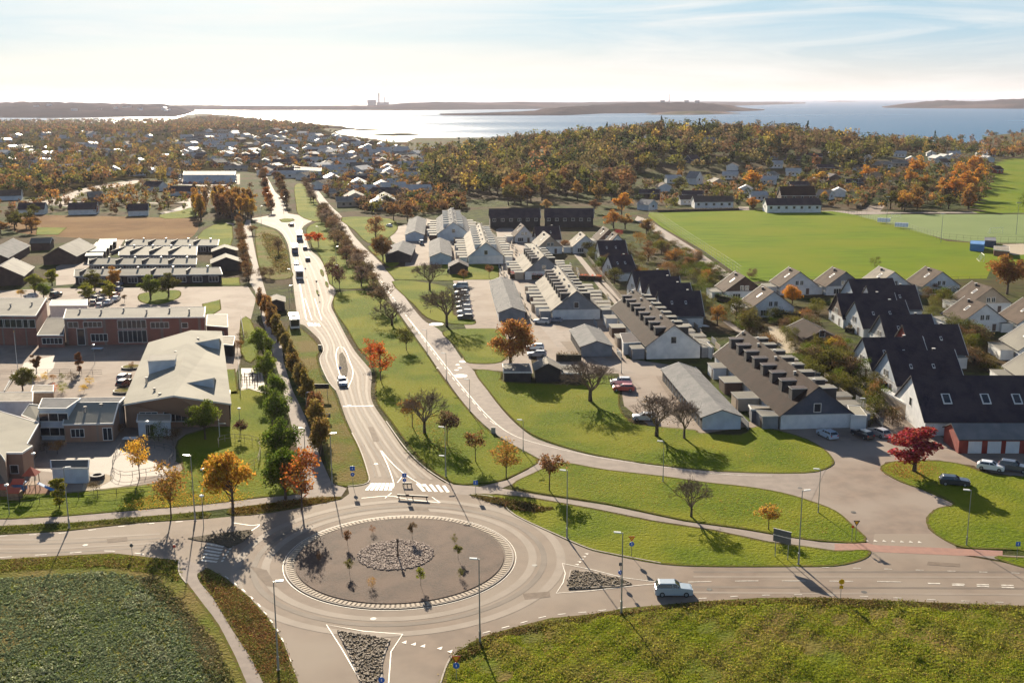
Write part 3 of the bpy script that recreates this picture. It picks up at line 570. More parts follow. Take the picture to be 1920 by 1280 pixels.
# wheel wear on the roads, as long thin worn bands of their own
M['wear_d'] = mat('worn_asphalt_dark', (.155, .126, .103), (.19, .155, .127), .3, rough=.8, spec=.12); M['wear_l'] = mat('worn_asphalt_pale', (.275, .226, .185), (.24, .197, .16), .3, rough=.8, spec=.14)
mb = MB()
for r, wd, m in ((2.6, 1.1, 'wear_l'), (4.1, .8, 'wear_d'), (6.4, 1.2, 'wear_l')): add_strip(mb, circle(R_OUT + r, 120), wd, Z4 + .001 * r, M[m], True)
tag(mb.build('road_wear'), kind='structure')
def mid(t): return [((a[0] * (1 - t) + b[0] * t), (a[1] * (1 - t) + b[1] * t)) for a, b in zip(mainL, mainR)]
mb = MB()
A_ = resample([G(*p) for p in smooth(mainL, 4, False)], 4); 
LL = smooth(mainL, 4, False); RR = smooth(mainR, 4, False)
for t, wd, m in ((.10, .3, 'wear_d'), (.17, .5, 'wear_l'), (.30, .5, 'wear_d'), (.42, .5, 'wear_l'), (.55, .45, 'wear_d'), (.66, .5, 'wear_l'), (.78, .5, 'wear_d'), (.88, .5, 'wear_l')):
    pp = [(a[0] * (1 - t) + b[0] * t, a[1] * (1 - t) + b[1] * t) for a, b in zip(LL, RR)][2:]
    add_strip(mb, [tuple(G(*p)[:2]) for p in pp], wd, Z4, M[m])
for y0, y1, m in ((1072, 1072, 'wear_d'), (1081, 1082, 'wear_l'), (1100, 1103, 'wear_d'), (1110, 1115, 'wear_l')):
    add_strip(mb, [tuple(G(x, y0 + (y1 - y0) * (x - 1250) / 700)[:2]) for x in range(1300, 1990, 60)], .5, Z4, M[m])
for y0, m in ((1012, 'wear_l'), (1020, 'wear_d'), (1029, 'wear_l'), (1036, 'wear_d')):
    add_strip(mb, [tuple(G(x, y0 - max(0, x - 100) * .055)[:2]) for x in range(-60, 360, 60)], .5, Z4, M[m])
tag(mb.build('road_wear'), kind='structure')
lawn([(524, 412), (534, 409.5), (548, 410), (552, 413), (542, 416), (528, 416)], sm=0, z=.2)
for c, rx, ry in (((604, 511), 3.5, 7), ((613, 533), 3, 6), ((595, 548), 2, 5)): sheet('traffic_island', [(c[0] + rx * math.cos(a / 10 * 6.283) + ry * .3 * math.sin(a / 10 * 6.283), c[1] + ry * math.sin(a / 10 * 6.283)) for a in range(10)], M['rough_grass'], .14, skirt=.12)
sheet('traffic_island', [(636, 664), (642, 660), (648, 670), (652, 690), (650, 704), (644, 706), (636, 690)], M['soil'], .14, skirt=.12)
mb = MB(); add_strip(mb, [tuple(G(*p)[:2]) for p in smooth([(632, 655), (644, 652), (655, 675), (662, 700), (655, 722), (648, 728), (640, 710), (631, 680)], 3)], .12, ZM, W, True)
for a, b in (((572, 560), (585, 600)), ((560, 520), (575, 600)), ((590, 560), (603, 600))): add_strip(mb, [tuple(G(*a)[:2]), tuple(G(*b)[:2])], .12, ZM, W)
tag(mb.build('road_marking'), kind='structure')
# raised kerbs along the main junction edges
mb = MB()
for px in ([(652, 912), (690, 905), (688, 880), (675, 842), (660, 812)], [(845, 909), (800, 880), (762, 843), (724, 790)], [(880, 927), (930, 934), (966, 966), (1047, 1004), (1100, 1027), (1140, 1037), (1239, 1056)], [(336, 1050), (336, 1074), (350, 1094)], [(597, 632), (607, 655), (600, 672), (604, 690), (617, 717), (630, 732)], [(876, 1210), (848, 1230), (834, 1256), (824, 1288)]):
    P_ = PXL(px, 4); a, b = strip_pts(P_, .2, 0)
    for z in (.13,): mb.poly([Vector((p.x, p.y, z)) for p in a + b], [(len(a) + i, len(a) + i + 1, i + 1, i) for i in range(len(a) - 1)], M['kerb'])
tag(mb.build('kerb'), kind='structure')
# ================================================================ materials of the objects
def om(name, *a, **k):
    M[name] = mat(name, *a, **k); return M[name]
om('white_wall', (.70, .70, .70), (.58, .59, .60), .6, rough=.7, wave=(2.2, 'Z', .02))
om('white_flat', (.72, .71, .69), (.60, .60, .59), .5, rough=.7)
om('grey_wall', (.24, .25, .27), (.19, .20, .22), .6, rough=.8, wave=(2.2, 'Z', .02))
om('blue_wall', (.50, .56, .62), (.42, .47, .53), .6, rough=.75, wave=(2.2, 'Z', .02))
om('navy_wall', (.085, .095, .13), (.06, .07, .10), .6, rough=.8, wave=(2.2, 'Z', .02))
om('brown_wall', (.11, .07, .055), (.08, .05, .042), .6, rough=.85, wave=(2.2, 'Z', .02))
om('black_wall', (.045, .04, .04), (.03, .028, .03), .6, rough=.85)
om('red_wall', (.28, .05, .035), (.20, .035, .028), .6, rough=.8, wave=(2.2, 'Z', .02))
om('beige_wall', (.42, .34, .26), (.36, .29, .22), .6, rough=.8)
om('brick', (.27, .11, .08), (.20, .08, .06), .5, rough=.9, coord='obj', brick=(2.2, .018, (.22, .095, .07), (.20, .15, .13)))
om('brick_pale', (.36, .22, .15), (.30, .18, .125), .5, rough=.9, coord='obj', brick=(2.2, .018, (.33, .20, .14), (.26, .20, .16)))
om('roof_dark', (.046, .036, .046), (.032, .026, .034), .8, rough=.85, spec=.1, bump=(2.5, .06), coord='obj', c3=(.060, .046, .052), sc3=.3)
om('roof_brown', (.024, .012, .010), (.016, .010, .009), .9, rough=.9, spec=.08, bump=(3, .06), coord='obj', c3=(.030, .016, .013), sc3=.3)
om('roof_tan', (.092, .066, .053), (.068, .050, .042), .9, rough=.9, spec=.08, bump=(3, .06), coord='obj', c3=(.105, .078, .062), sc3=.3)
om('roof_pale', (.235, .205, .17), (.175, .155, .13), .8, rough=.85, spec=.1, bump=(2.5, .05), coord='obj', c3=(.27, .24, .20), sc3=.25)
om('roof_felt', (.13, .12, .105), (.10, .094, .084), .4, rough=.85, spec=.2, coord='obj', c3=(.17, .16, .135), sc3=.12)
om('roof_cream', (.27, .25, .205), (.23, .215, .18), .3, rough=.85, spec=.1, coord='obj', c3=(.30, .28, .23), sc3=.1)
om('roof_metal', (.25, .245, .245), (.20, .20, .205), .5, rough=.85, spec=.06, coord='obj', wave=(3.2, 'X', .05))
om('roof_bright', (.45, .43, .40), (.34, .32, .30), .5, rough=.5, spec=.4, coord='obj')
om('roof_green', (.28, .32, .27), (.22, .26, .22), .4, rough=.8, coord='obj')
om('trim', (.68, .66, .62), (.60, .58, .55), 2, rough=.6)
om('dark_trim', (.06, .055, .055), rough=.7)
om('door_white', (.66, .68, .70), (.60, .62, .64), 1, rough=.6, wave=(3, 'Z', .02))
om('door_dark', (.10, .07, .06), rough=.6)
om('glass', (.020, .026, .034), rough=.08, spec=.8)
om('chimney_metal', (.45, .43, .41), rough=.35, spec=.6, metal=.6)
om('black', (.02, .02, .022), rough=.6)
om('rubber', (.018, .018, .018), rough=.85)
om('steel', (.32, .34, .34), (.27, .29, .29), 2, rough=.45, metal=.5, coord='obj')
om('lamp_glass', (.75, .74, .70), rough=.3)
om('wood', (.30, .20, .13), (.23, .15, .10), 2, rough=.85, coord='obj')
om('pale_wood', (.46, .38, .29), (.38, .31, .24), 2, rough=.85, coord='obj')
om('sign_blue', (.03, .14, .50), rough=.4); om('sign_red', (.60, .05, .02), rough=.4); om('sign_yellow', (.75, .40, .02), rough=.4); om('sign_white', (.8, .8, .8), rough=.4)
om('sign_back', (.10, .105, .11), rough=.5)
om('head_light', (.85, .85, .82), rough=.15); om('tail_light', (.45, .02, .02), rough=.2)
om('blue_paint', (.06, .22, .50), (.05, .18, .42), 1, rough=.6); om('red_plastic', (.50, .10, .05), rough=.5); om('tarp', (.12, .14, .20), rough=.7)
om('hedge_soil', (.05, .045, .03), rough=1)
m = bpy.data.materials.new('car_paint'); m.use_nodes = True; T = m.node_tree; P = T.nodes['Principled BSDF']; oi = T.nodes.new('ShaderNodeObjectInfo'); T.links.new(oi.outputs['Color'], P.inputs['Base Color'])
P.inputs['Roughness'].default_value = .32; P.inputs['Coat Weight'].default_value = .7; P.inputs['Coat Roughness'].default_value = .05; P.inputs['Metallic'].default_value = .15; M['paint'] = m
# ================================================================ buildings
FOOT = []
class Bld:
    def __init__(s, name, label, cat, loc, rz, group=None):
        s.o = thing(name, label, cat, loc, rz, group); s.M = Matrix.Translation(loc) @ Matrix.Rotation(rz, 4, 'Z'); s.inv = s.M.inverted()
    def part(s, name, mb, parent=None, world=False, label=None):
        if world: mb.xf(s.inv)
        o = mb.build(name, parent or s.o)
        if label: o['label'] = label
        return o
    def L(s, px, py, z=0): return s.inv @ G(px, py, z)
def window(B, a, b, t, w, z0, z1, n=1, fr='trim', gl='glass', parent=None, door=False, d=.05, simple=False):
    """window in the wall a->b (local xy, outside on the right), centred t metres along"""
    a = Vector((a[0], a[1], 0)); b = Vector((b[0], b[1], 0)); u = (b - a).normalized(); nn = Vector((u.y, -u.x, 0))
    def P_(s, z, o): q = a + u * s + nn * o; return (q.x, q.y, z)
    x0, x1 = t - w / 2, t + w / 2; mb = MB()
    def bar(s0, s1, za, zb, o):
        v = [P_(s0, za, -.02), P_(s1, za, -.02), P_(s1, za, o), P_(s0, za, o), P_(s0, zb, -.02), P_(s1, zb, -.02), P_(s1, zb, o), P_(s0, zb, o)]
        mb.poly(v, [(0, 1, 2, 3), (7, 6, 5, 4), (3, 2, 6, 7), (1, 5, 6, 2), (0, 3, 7, 4), (0, 4, 5, 1)], M[fr])
    f = .12
    bar(x0 - f, x1 + f, z1, z1 + f, d); bar(x0 - f, x1 + f, z0 - f, z0, d + .03); bar(x0 - f, x0, z0, z1, d); bar(x1, x1 + f, z0, z1, d)
    for k in range(1, n): c = x0 + (x1 - x0) * k / n; bar(c - .05, c + .05, z0, z1, d)
    o = B.part('door' if door else 'window', mb, parent)
    g = MB(); g.face([P_(x0, z0, d * .5), P_(x1, z0, d * .5), P_(x1, z1, d * .5), P_(x0, z1, d * .5)][::-1], M[gl]); g.face([P_(x0, z0, d * .5), P_(x1, z0, d * .5), P_(x1, z1, d * .5), P_(x0, z1, d * .5)], M[gl])
    g2 = MB(); g2.face([P_(x0, z0, d * .5), P_(x1, z0, d * .5), P_(x1, z1, d * .5), P_(x0, z1, d * .5)], M[gl]); B.part('panel' if door else 'pane', g2, o)
    return o
def slab(mb, p, q, r, s_, th, m, top=None):
    """roof slab: four top corners, thickness downward"""
    v = [Vector(x) for x in (p, q, r, s_)]; v += [x - Vector((0, 0, th)) for x in v]
    mb.poly(v, [(0, 1, 2), (0, 2, 3)], top or m); mb.poly(v, [(6, 5, 4), (7, 6, 4), (0, 4, 5, 1), (1, 5, 6, 2), (2, 6, 7, 3), (3, 7, 4, 0)], m)
def gable(name, label, cat, near, far, rh, W, eh, wall='white_wall', gab=None, roof='roof_tan', group=None, trim='trim', az=None, Lh=None, oh=.35, base=0.0, gx=None, wins=True, WL=None, WR=None, terrain=False, simple=False, gwin=2):
    """gabled house. near/far: pixels of the ridge ends at height rh (or near + az deg + length)."""
    N_ = G(near[0], near[1], rh + base)
    if far is not None: F_ = G(far[0], far[1], rh + base)
    else: F_ = N_ + Vector((math.sin(R(az)), math.cos(R(az)), 0)) * Lh
    if far is not None and Lh: F_ = N_ + (F_ - N_).normalized() * Lh
    d = F_ - N_; Lh = d.length; c = (N_ + F_) / 2; c.z = base; rz = math.atan2(d.y, d.x)
    B = Bld(name, label, cat, c, rz, group); FOOT.append([tuple((B.M @ Vector((sx_ * (Lh / 2 + 1), sy_ * (W / 2 + 1.5), 0)))[:2]) for sx_, sy_ in ((-1, -1), (1, -1), (1, 1), (-1, 1))]); B.len = Lh; B.W = W; B.eh = eh; B.rh = rh
    yl, yr = (WL or W / 2), (WR or W / 2); x0, x1 = -Lh / 2, Lh / 2; B.yl, B.yr = yl, yr
    slope = (rh - eh) / (W / 2); el, er = rh - slope * yl, rh - slope * yr; B.el, B.er = el, er; B.slope = slope
    mb = MB(); w_ = M[wall]; g_ = M[gab or wall]; zb = -1.2 if terrain else 0
    for x, fl in ((x0, 1), (x1, -1)):
        lo = [(x, yl, zb), (x, -yr, zb), (x, -yr, er), (x, yl, el)][::fl]; up = [(x, yl, el), (x, -yr, er), (x, 0, rh)][::fl]
        mb.face(lo, w_); mb.face(up, g_)
    mb.face([(x1, yl, zb), (x0, yl, zb), (x0, yl, el), (x1, yl, el)], w_); mb.face([(x0, -yr, zb), (x1, -yr, zb), (x1, -yr, er), (x0, -yr, er)], w_)
    B.wall = B.part('wall', mb)
    if gab and gab != wall:
        t = MB(); t.box(x0 - .06, x0 - .002, -yr, yl, min(el, er) - .12, min(el, er) + .06, M['trim']); B.part('trim_board', t)
    th = .18; a0, a1 = x0 - oh, x1 + oh; ro = MB(); m = M[roof]; u = .20
    ex = .4
    slab(ro, (a0, 0, rh + u), (a1, 0, rh + u), (a1, yl + ex, el + u - slope * ex), (a0, yl + ex, el + u - slope * ex), th, M['dark_trim'], m)
    ro2 = [(a0, 0, rh + u), (a0, -yr - ex, er + u - slope * ex), (a1, -yr - ex, er + u - slope * ex), (a1, 0, rh + u)]
    slab(ro, *ro2, th, M['dark_trim'], m)
    ro.mats  # orientation of top faces does not matter for the shader
    B.roof = B.part('roof', ro)
    for x in (a0 - .03, a1 - .07):
        bb = MB()
        for y, e in ((yl + ex, el + u - slope * ex), (-yr - ex, er + u - slope * ex)):
            v = []
            for xx in (x, x + .10):
                v += [(xx, 0, rh + u + .07), (xx, y, e + .07), (xx, y, e - .28), (xx, 0, rh + u - .30)]
            bb.poly(v, [(0, 1, 2, 3), (7, 6, 5, 4), (0, 4, 5, 1), (1, 5, 6, 2), (2, 6, 7, 3)], M[trim])
    B.part('barge_board', bb, B.roof)
    if wins:
        a, b = (x0, yl), (x0, -yr); T = yl + yr
        zc = eh + .35
        if gwin == 1: window(B, a, b, yl, 1.2, zc + .2, zc + 1.7)
        elif gwin == 2 and rh - eh > 2.2:
            window(B, a, b, yl - .75, .9, zc, zc + 1.25, 2); window(B, a, b, yl + .75, .9, zc, zc + 1.25, 2)
        if gwin == 2: window(B, a, b, yl * .6, 2.2, .5, 2.0, 3, door=False); window(B, a, b, yl + yr * .45, 1.0, .1, 2.0, 1, door=True, gl='door_dark')
    return B
def chimney(B, x, y, w=.6, h=1.0, m='chimney_metal', d=None):
    z = B.rh - abs(y) * B.slope; mb = MB(); mb.box(x - w / 2, x + w / 2, y - (d or w) / 2, y + (d or w) / 2, z - .3, z + h, M[m], M['black']); mb.box(x - w / 2 - .06, x + w / 2 + .06, y - (d or w) / 2 - .06, y + (d or w) / 2 + .06, z + h, z + h + .08, M['trim']); return B.part('chimney', mb, B.roof)
def skylight(B, x, y, w=.7, h=1.0):
    s = -1 if y < 0 else 1; mb = MB(); z = lambda yy: B.rh - abs(yy) * B.slope + .2
    y0, y1 = y - h / 2, y + h / 2
    v = [(x - w / 2, y0, z(y0) + .1), (x + w / 2, y0, z(y0) + .1), (x + w / 2, y1, z(y1) + .1), (x - w / 2, y1, z(y1) + .1)]
    slab(mb, *v, .14, M['trim'], M['trim']); g = MB()
    k = [(x - w * .36, y0 + .15, z(y0 + .15) + .11), (x + w * .36, y0 + .15, z(y0 + .15) + .11), (x + w * .36, y1 - .15, z(y1 - .15) + .11), (x - w * .36, y1 - .15, z(y1 - .15) + .11)]
    g.face(k, M['glass']); o = B.part('skylight', mb, B.roof); B.part('pane', g, o); return o
def flat(name, label, cat, roof_px, h, wall='white_wall', roof='roof_felt', group=None, oh=.25, th=.25, base=0, wins=(), z_of=None, trim='trim', rim=True):
    """building with a flat or single-pitch roof; roof_px: pixels of the roof corners; h: number or list of corner heights"""
    n = len(roof_px); hs = h if hasattr(h, '__len__') else [h] * n
    P_ = [G(q[0], q[1], hh + base) for q, hh in zip(roof_px, hs)]
    ar = sum(P_[i - 1].x * P_[i].y - P_[i].x * P_[i - 1].y for i in range(n))
    if ar < 0: P_ = P_[::-1]; hs = hs[::-1]
    c = sum(P_, Vector()) / n; c.z = base; e = max(((P_[i - 1] - P_[i]) for i in range(n)), key=lambda v: v.length); rz = math.atan2(e.y, e.x)
    if rz > math.pi / 2: rz -= math.pi
    if rz < -math.pi / 2: rz += math.pi
    FOOT.append([(c.x + (p_.x - c.x) * 1.15, c.y + (p_.y - c.y) * 1.15) for p_ in P_]); B = Bld(name, label, cat, c, rz, group); Q = [B.inv @ p for p in P_]; B.Q = Q; B.hs = hs
    mb = MB(); m = M[wall]
    for i in range(n):
        a, b = Q[i], Q[(i + 1) % n]; mb.face([(a.x, a.y, 0), (b.x, b.y, 0), (b.x, b.y, b.z - th), (a.x, a.y, a.z - th)], m)
    B.wall = B.part('wall', mb)
    ctr = sum(Q, Vector()) / n; T = []
    for q in Q: d = (q - ctr); d.z = 0; T.append(q + d.normalized() * oh)
    ro = MB(); tr = tessellate_polygon([[Vector((t.x, t.y, 0)) for t in T]]); b2 = [(t.x, t.y) for t in T]
    ro.poly(T, [t if cross3(b2, t) > 0 else (t[0], t[2], t[1]) for t in tr], M[roof])
    v = T + [t - Vector((0, 0, th)) for t in T]
    ro.poly(v, [(n + i, n + (i + 1) % n, (i + 1) % n, i) for i in range(n)] + [tuple(range(n, 2 * n))[::-1]], M[trim])
    B.roof = B.part('roof', ro)
    if rim:
        r = MB()
        for i in range(n):
            a, b = T[i], T[(i + 1) % n]; ia = a + (ctr - a).normalized() * .22; ib = b + (ctr - b).normalized() * .22; u = Vector((0, 0, .07)); ia.z = a.z; ib.z = b.z
            r.poly([a, b, ib, ia, a + u, b + u, ib + u, ia + u], [(4, 5, 6, 7), (0, 1, 5, 4), (2, 3, 7, 6)], M[trim])
        B.part('roof_edge', r, B.roof)
    for wv in wins:   # (edge index, t, width, z0, z1, n[, door])
        i, t, wd, z0, z1, k = wv[:6]; a, b = Q[i % n], Q[(i + 1) % n]; Lw = (Vector((b.x - a.x, b.y - a.y))).length
        window(B, (a.x, a.y), (b.x, b.y), t * Lw, wd, z0, z1, k, door=len(wv) > 6, gl='glass')
    return B
# ================================================================ vehicles
def sect(mb, prof, y0, y1, m, inset=0):
    """side profile (x,z) extruded between y0 and y1; the upper points pulled in by inset"""
    zmin = min(p[1] for p in prof); zmax = max(p[1] for p in prof); n = len(prof); v = []
    for s, y in ((-1, y0), (1, y1)):
        for x, z in prof: v.append((x, y - s * inset * (z - zmin) / max(.01, zmax - zmin), z))
    mb.poly(v, [tuple(range(n)), tuple(range(2 * n - 1, n - 1, -1))] + [(i, n + i, n + (i + 1) % n, (i + 1) % n) for i in range(n)], m)
def car_proto(kind):
    S = {'car': (4.3, 1.8, 1.45, .62), 'estate': (4.6, 1.82, 1.5, .66), 'suv': (4.7, 1.9, 1.72, .74), 'van': (5.0, 1.95, 1.95, .8)}[kind]; Ln, Wd, Ht, sill = S
    root = thing(kind if kind == 'van' else 'parked_car', 'x', 'car'); h = Ln / 2; w = Wd / 2; b = .22; s = sill + .28
    mb = MB(); body = [(-h, b + .1), (-h + .12, b), (h - .15, b), (h, b + .12), (h - .02, s - .12), (h - .25, s), (h * .42, s + .12), (-h * .82, s + .14), (-h + .04, s)]
    sect(mb, body, -w, w, M['paint'], .07)
    o = mb.build('body', root); bv = o.modifiers.new('b', 'BEVEL'); bv.width = .06; bv.segments = 2; bv.limit_method = 'ANGLE'
    tail = {'car': -.80, 'estate': -.93, 'suv': -.93, 'van': -.96}[kind]; fr = {'car': .40, 'estate': .36, 'suv': .38, 'van': .62}[kind]
    cab = [(h * tail, s + .10), (h * fr, s + .08), (h * (fr - .28), Ht - .06), (h * (tail + .14), Ht - .06)]
    mb = MB(); sect(mb, cab, -w + .10, w - .10, M['glass'], .14); mb.build('window', root)
    mb = MB(); sect(mb, [(h * (tail + .13), Ht - .09), (h * (fr - .27), Ht - .09), (h * (fr - .32), Ht), (h * (tail + .19), Ht)], -w + .22, w - .22, M['paint'], .05)
    for sy in (-1, 1):   # pillars
        for xa, xb in ((h * fr, h * (fr - .28)), (-.15, -.2), (h * tail, h * (tail + .14))):
            mb.tube([(xa, sy * (w - .09), s + .1), (xb, sy * (w - .235), Ht - .05)], .045, M['paint'], 4)
    mb.build('roof', root)
    for x in (-h * .62, h * .64):
        for sy in (-1, 1):
            mb = MB(); mb.tube([(x, sy * (w - .2), .33), (x, sy * (w + .01), .33)], .33, M['rubber'], 12); mb.tube([(x, sy * (w - .1), .33), (x, sy * (w + .025), .33)], .2, M['steel'], 8); mb.build('wheel', root)
    for sy in (-1, 1):
        mb = MB(); mb.box(h - .14, h - .0, sy * (w - .42) - .17, sy * (w - .42) + .17, s - .30, s - .13, M['head_light']); mb.build('headlight', root)
        mb = MB(); mb.box(-h - .0, -h + .12, sy * (w - .25) - .12, sy * (w - .25) + .12, s - .22, s + .02, M['tail_light']); mb.build('tail_light', root)
        mb = MB(); mb.box(h * fr - .35, h * fr - .2, sy * (w + .02), sy * (w + .18), s + .08, s + .22, M['paint']); mb.build('mirror', root)
    return root
PR = {}
CAR_N = {}
def car(kind, px, heading, color, label, name=None, group=None, z=.04, base=None):
    """heading in degrees: direction of the nose, 0 = to the right of the picture, 90 = away"""
    p = G(*px, z) if base is None else base
    if kind not in PR:
        PR[kind] = car_proto(kind); o = PR[kind]
    else: o = copy_tree(PR[kind])
    o.location = p; o.rotation_euler = (0, 0, R(heading)); o['label'] = label; o['category'] = 'car' if kind != 'van' else 'van'
    if group: o['group'] = group
    elif 'group' in o: del o['group']
    o.name = name or ('van' if kind == 'van' else 'parked_car')
    for ch in kids(o): ch.color = (*color, 1)
    return o
def truck(px, heading, color, label, Ln=11, Ht=3.6, cat='lorry', bus=False, cabc=None):
    p = G(*px, .04); root = thing('bus' if bus else 'lorry', label, cat, p, R(heading)); h = Ln / 2
    if bus:
        mb = MB(); mb.box(-h, h, -1.25, 1.25, .35, Ht, M['paint']); o = mb.build('body', root); bv = o.modifiers.new('b', 'BEVEL'); bv.width = .12; bv.segments = 2; o.color = (*color, 1)
        for sy in (-1, 1):
            mb = MB(); mb.box(-h + .5, h - .4, sy * 1.262 - .01, sy * 1.262 + .01, 1.3, 2.5, M['glass']); mb.build('window', root)
        mb = MB(); mb.box(h - .01, h + .02, -1.1, 1.1, 1.0, 2.7, M['glass']); mb.build('windscreen', root); mb = MB(); mb.box(-h - .02, -h + .01, -1.0, 1.0, 1.5, 2.6, M['glass']); mb.build('rear_window', root)
        mb = MB(); mb.box(-1.8, 1.2, -.8, .8, Ht, Ht + .25, M['trim']); mb.build('roof_unit', root); xs = (-h * .5, h * .6)
    else:
        mb = MB(); mb.box(-h, h - 2.5, -1.25, 1.25, 1.0, Ht, M['paint']); o = mb.build('cargo_box', root); o.color = (*color, 1)
        mb = MB(); sect(mb, [(h - 2.3, .5), (h, .5), (h, 1.8), (h - .25, 2.9), (h - 2.3, 3.0)], -1.2, 1.2, M['paint'], .06); o = mb.build('cab', root); o.color = (*(cabc or color), 1)
        mb = MB(); mb.box(h - .05, h + .02, -1.05, 1.05, 1.7, 2.5, M['glass']); mb.build('windscreen', root)
        mb = MB(); mb.box(-h + .2, h - .3, -.5, .5, .6, 1.0, M['black']); mb.build('chassis', root); xs = (-h * .75, -h * .5, h * .7)
    for x in xs:
        for sy in (-1, 1): mb = MB(); mb.tube([(x, sy * .9, .5), (x, sy * 1.22, .5)], .5, M['rubber'], 12); mb.build('wheel', root)
    return root
# ================================================================ vegetation
TREE_H = 8.0
def branchy(mb, p, d, l, r, depth, m, rg, nb=3, spread=.55, minr=.018):
    q = p + d * l; mid_ = p + d * l * .5 + Vector(rg.normal(size=3)) * l * .04
    mb.tube([p, mid_, q], [r, r * .85, r * .68], m, 4 if depth > 2 else 3, cap=False)
    if depth == 0: return
    for k in range(nb):
        a = rg.uniform(0, 6.283); o = d.orthogonal().normalized(); o.rotate(Matrix.Rotation(a, 3, d)); sp = spread * rg.uniform(.6, 1.3)
        nd = (d + o * sp + Vector((0, 0, .10))).normalized(); t = rg.uniform(.55, 1) if k else 1
        branchy(mb, p + d * l * t, nd, l * rg.uniform(.62, .82), max(minr, r * .58), depth - 1, m, rg, nb, spread, minr)
def tree_proto(kind, seed, leaves=2600):
    rg = np.random.default_rng(seed); H = TREE_H; root = thing('tree', 'x', 'tree'); tb = MB(); C = []; S = []
    spec = {'round': (.20, .98, .40, 24), 'oval': (.15, 1.0, .30, 20), 'tall': (.12, 1.0, .19, 20), 'sparse': (.28, .98, .38, 20), 'small': (.34, .98, .34, 14), 'bush': (.0, 1.0, .50, 16), 'column': (.08, 1.0, .15, 16)}
    if kind == 'bare':
        th = H * .26; tb.tube([(0, 0, -.1), (.03, .02, th * .5), (0, 0, th)], [.24, .19, .17], M['bark'], 7)
        for k in range(7):
            a = k * 2.4 + rg.uniform(-.3, .3); d = Vector((math.cos(a) * .62, math.sin(a) * .62, 1 if k else 1.5)).normalized()
            branchy(tb, Vector((0, 0, th * (.78 + .03 * k))), d, H * .23, .11, 5, M['twig'], rg, 3, .72, .017)
        tb.build('trunk', root); n = leaves
        for _ in range(n):
            a = rg.uniform(0, 6.283); z = rg.uniform(.3, .8); r = .4 * math.sin(math.pi * min(1, (z - .15) / .85)) * rg.uniform(.5, 1); C.append((r * H * math.cos(a), r * H * math.sin(a), z * H))
        if n: o = link('crown', cloud_mesh('crown', np.array(C), rg.uniform(.10, .2, len(C)), M['leaf'], seed=seed), root)
        return root
    if kind in ('spruce', 'pine'):
        tb.tube([(0, 0, -.1), (0, 0, H * .5), (0, 0, H * .97)], [.2, .12, .03], M['bark'], 6)
        if kind == 'spruce':
            for i in range(leaves):
                t = rg.random() ** 1.25; z = .08 + .92 * t; lay = (z * 9) % 1; r = .23 * (1 - t) * (1.05 - .45 * lay) * rg.uniform(.35, 1) ** .5; a = rg.uniform(0, 6.283); C.append((r * H * math.cos(a), r * H * math.sin(a), H * (z - r * .25)))
        else:
            cs = [(rg.uniform(-.22, .22), rg.uniform(-.22, .22), rg.uniform(.58, .95)) for _ in range(12)]
            for c in cs: tb.tube([(0, 0, H * (c[2] - .18)), (c[0] * H, c[1] * H, c[2] * H)], [.07, .03], M['bark'], 4, cap=False)
            for i in range(leaves):
                c = cs[i % 12]; q = rg.normal(size=3) * (.085, .085, .035); C.append(((c[0] + q[0]) * H, (c[1] + q[1]) * H, (c[2] + q[2]) * H))
        tb.build('trunk', root); link('crown', cloud_mesh('crown', np.array(C), rg.uniform(.22, .5, len(C)), M['leaf'], seed=seed), root); return root
    zb, zt, rr, nc = spec[kind]; zc = (zb + zt) / 2; rz = (zt - zb) / 2; cs = []
    while len(cs) < nc:
        q = rg.normal(size=3); q /= np.linalg.norm(q); q *= rg.uniform(.35, .86); wz = 1 - .25 * max(0, q[2])
        cs.append((q[0] * rr * wz, q[1] * rr * wz, zc + q[2] * rz))
    if kind != 'bush':
        tr = .20 if kind in ('round', 'oval', 'tall') else .11
        top = zc if kind != 'tall' else .8
        tb.tube([(0, 0, -.1), (rg.uniform(-.1, .1), rg.uniform(-.1, .1), H * zb), (rg.uniform(-.2, .2), rg.uniform(-.2, .2), H * top)], [tr, tr * .75, tr * .4], M['bark'], 7)
        for c in cs:
            z0 = max(zb * .8, c[2] - .28 * rng_l(rg)); tb.tube([(0, 0, H * z0), (c[0] * H * .5, c[1] * H * .5, H * (z0 * .4 + c[2] * .6)), (c[0] * H, c[1] * H, c[2] * H)], [tr * .42, tr * .25, .025], M['bark'], 4, cap=False)
            for k in range(5 if kind in ('sparse', 'small') else 2):
                d = Vector(rg.normal(size=3)); d.z = abs(d.z); d.normalize(); tb.tube([(c[0] * H, c[1] * H, c[2] * H), tuple(Vector((c[0] * H, c[1] * H, c[2] * H)) + d * H * .13)], [.025, .012], M['twig'], 3, cap=False)
        tb.build('trunk', root)
    else:
        tb.tube([(0, 0, -.1), (0, 0, H * .4)], .1, M['bark'], 5); tb.build('trunk', root)
    cr = np.array([rg.uniform(.75, 1.25) for _ in cs]); k = rg.integers(0, nc, leaves)
    q = rg.normal(size=(leaves, 3)); q /= np.linalg.norm(q, axis=1)[:, None]; q *= (rg.random((leaves, 1)) ** .45)
    base_r = {'round': .15, 'oval': .115, 'tall': .09, 'sparse': .15, 'small': .14, 'bush': .22, 'column': .075}[kind]
    C = np.array(cs)[k] + q * (cr[k] * base_r)[:, None] * np.array([1, 1, .8 if kind != 'tall' else 1.5])
    C[:, 2] = np.maximum(C[:, 2], .02)
    sz = rg.uniform(.16, .42, leaves) * (1.25 if leaves < 1500 else 1) * (1.5 if leaves < 700 else 1)
    link('crown', cloud_mesh('crown', C * H, sz, M['leaf'], seed=seed), root); return root
def rng_l(rg): return rg.uniform(.5, 1.0)
PROTO = {}
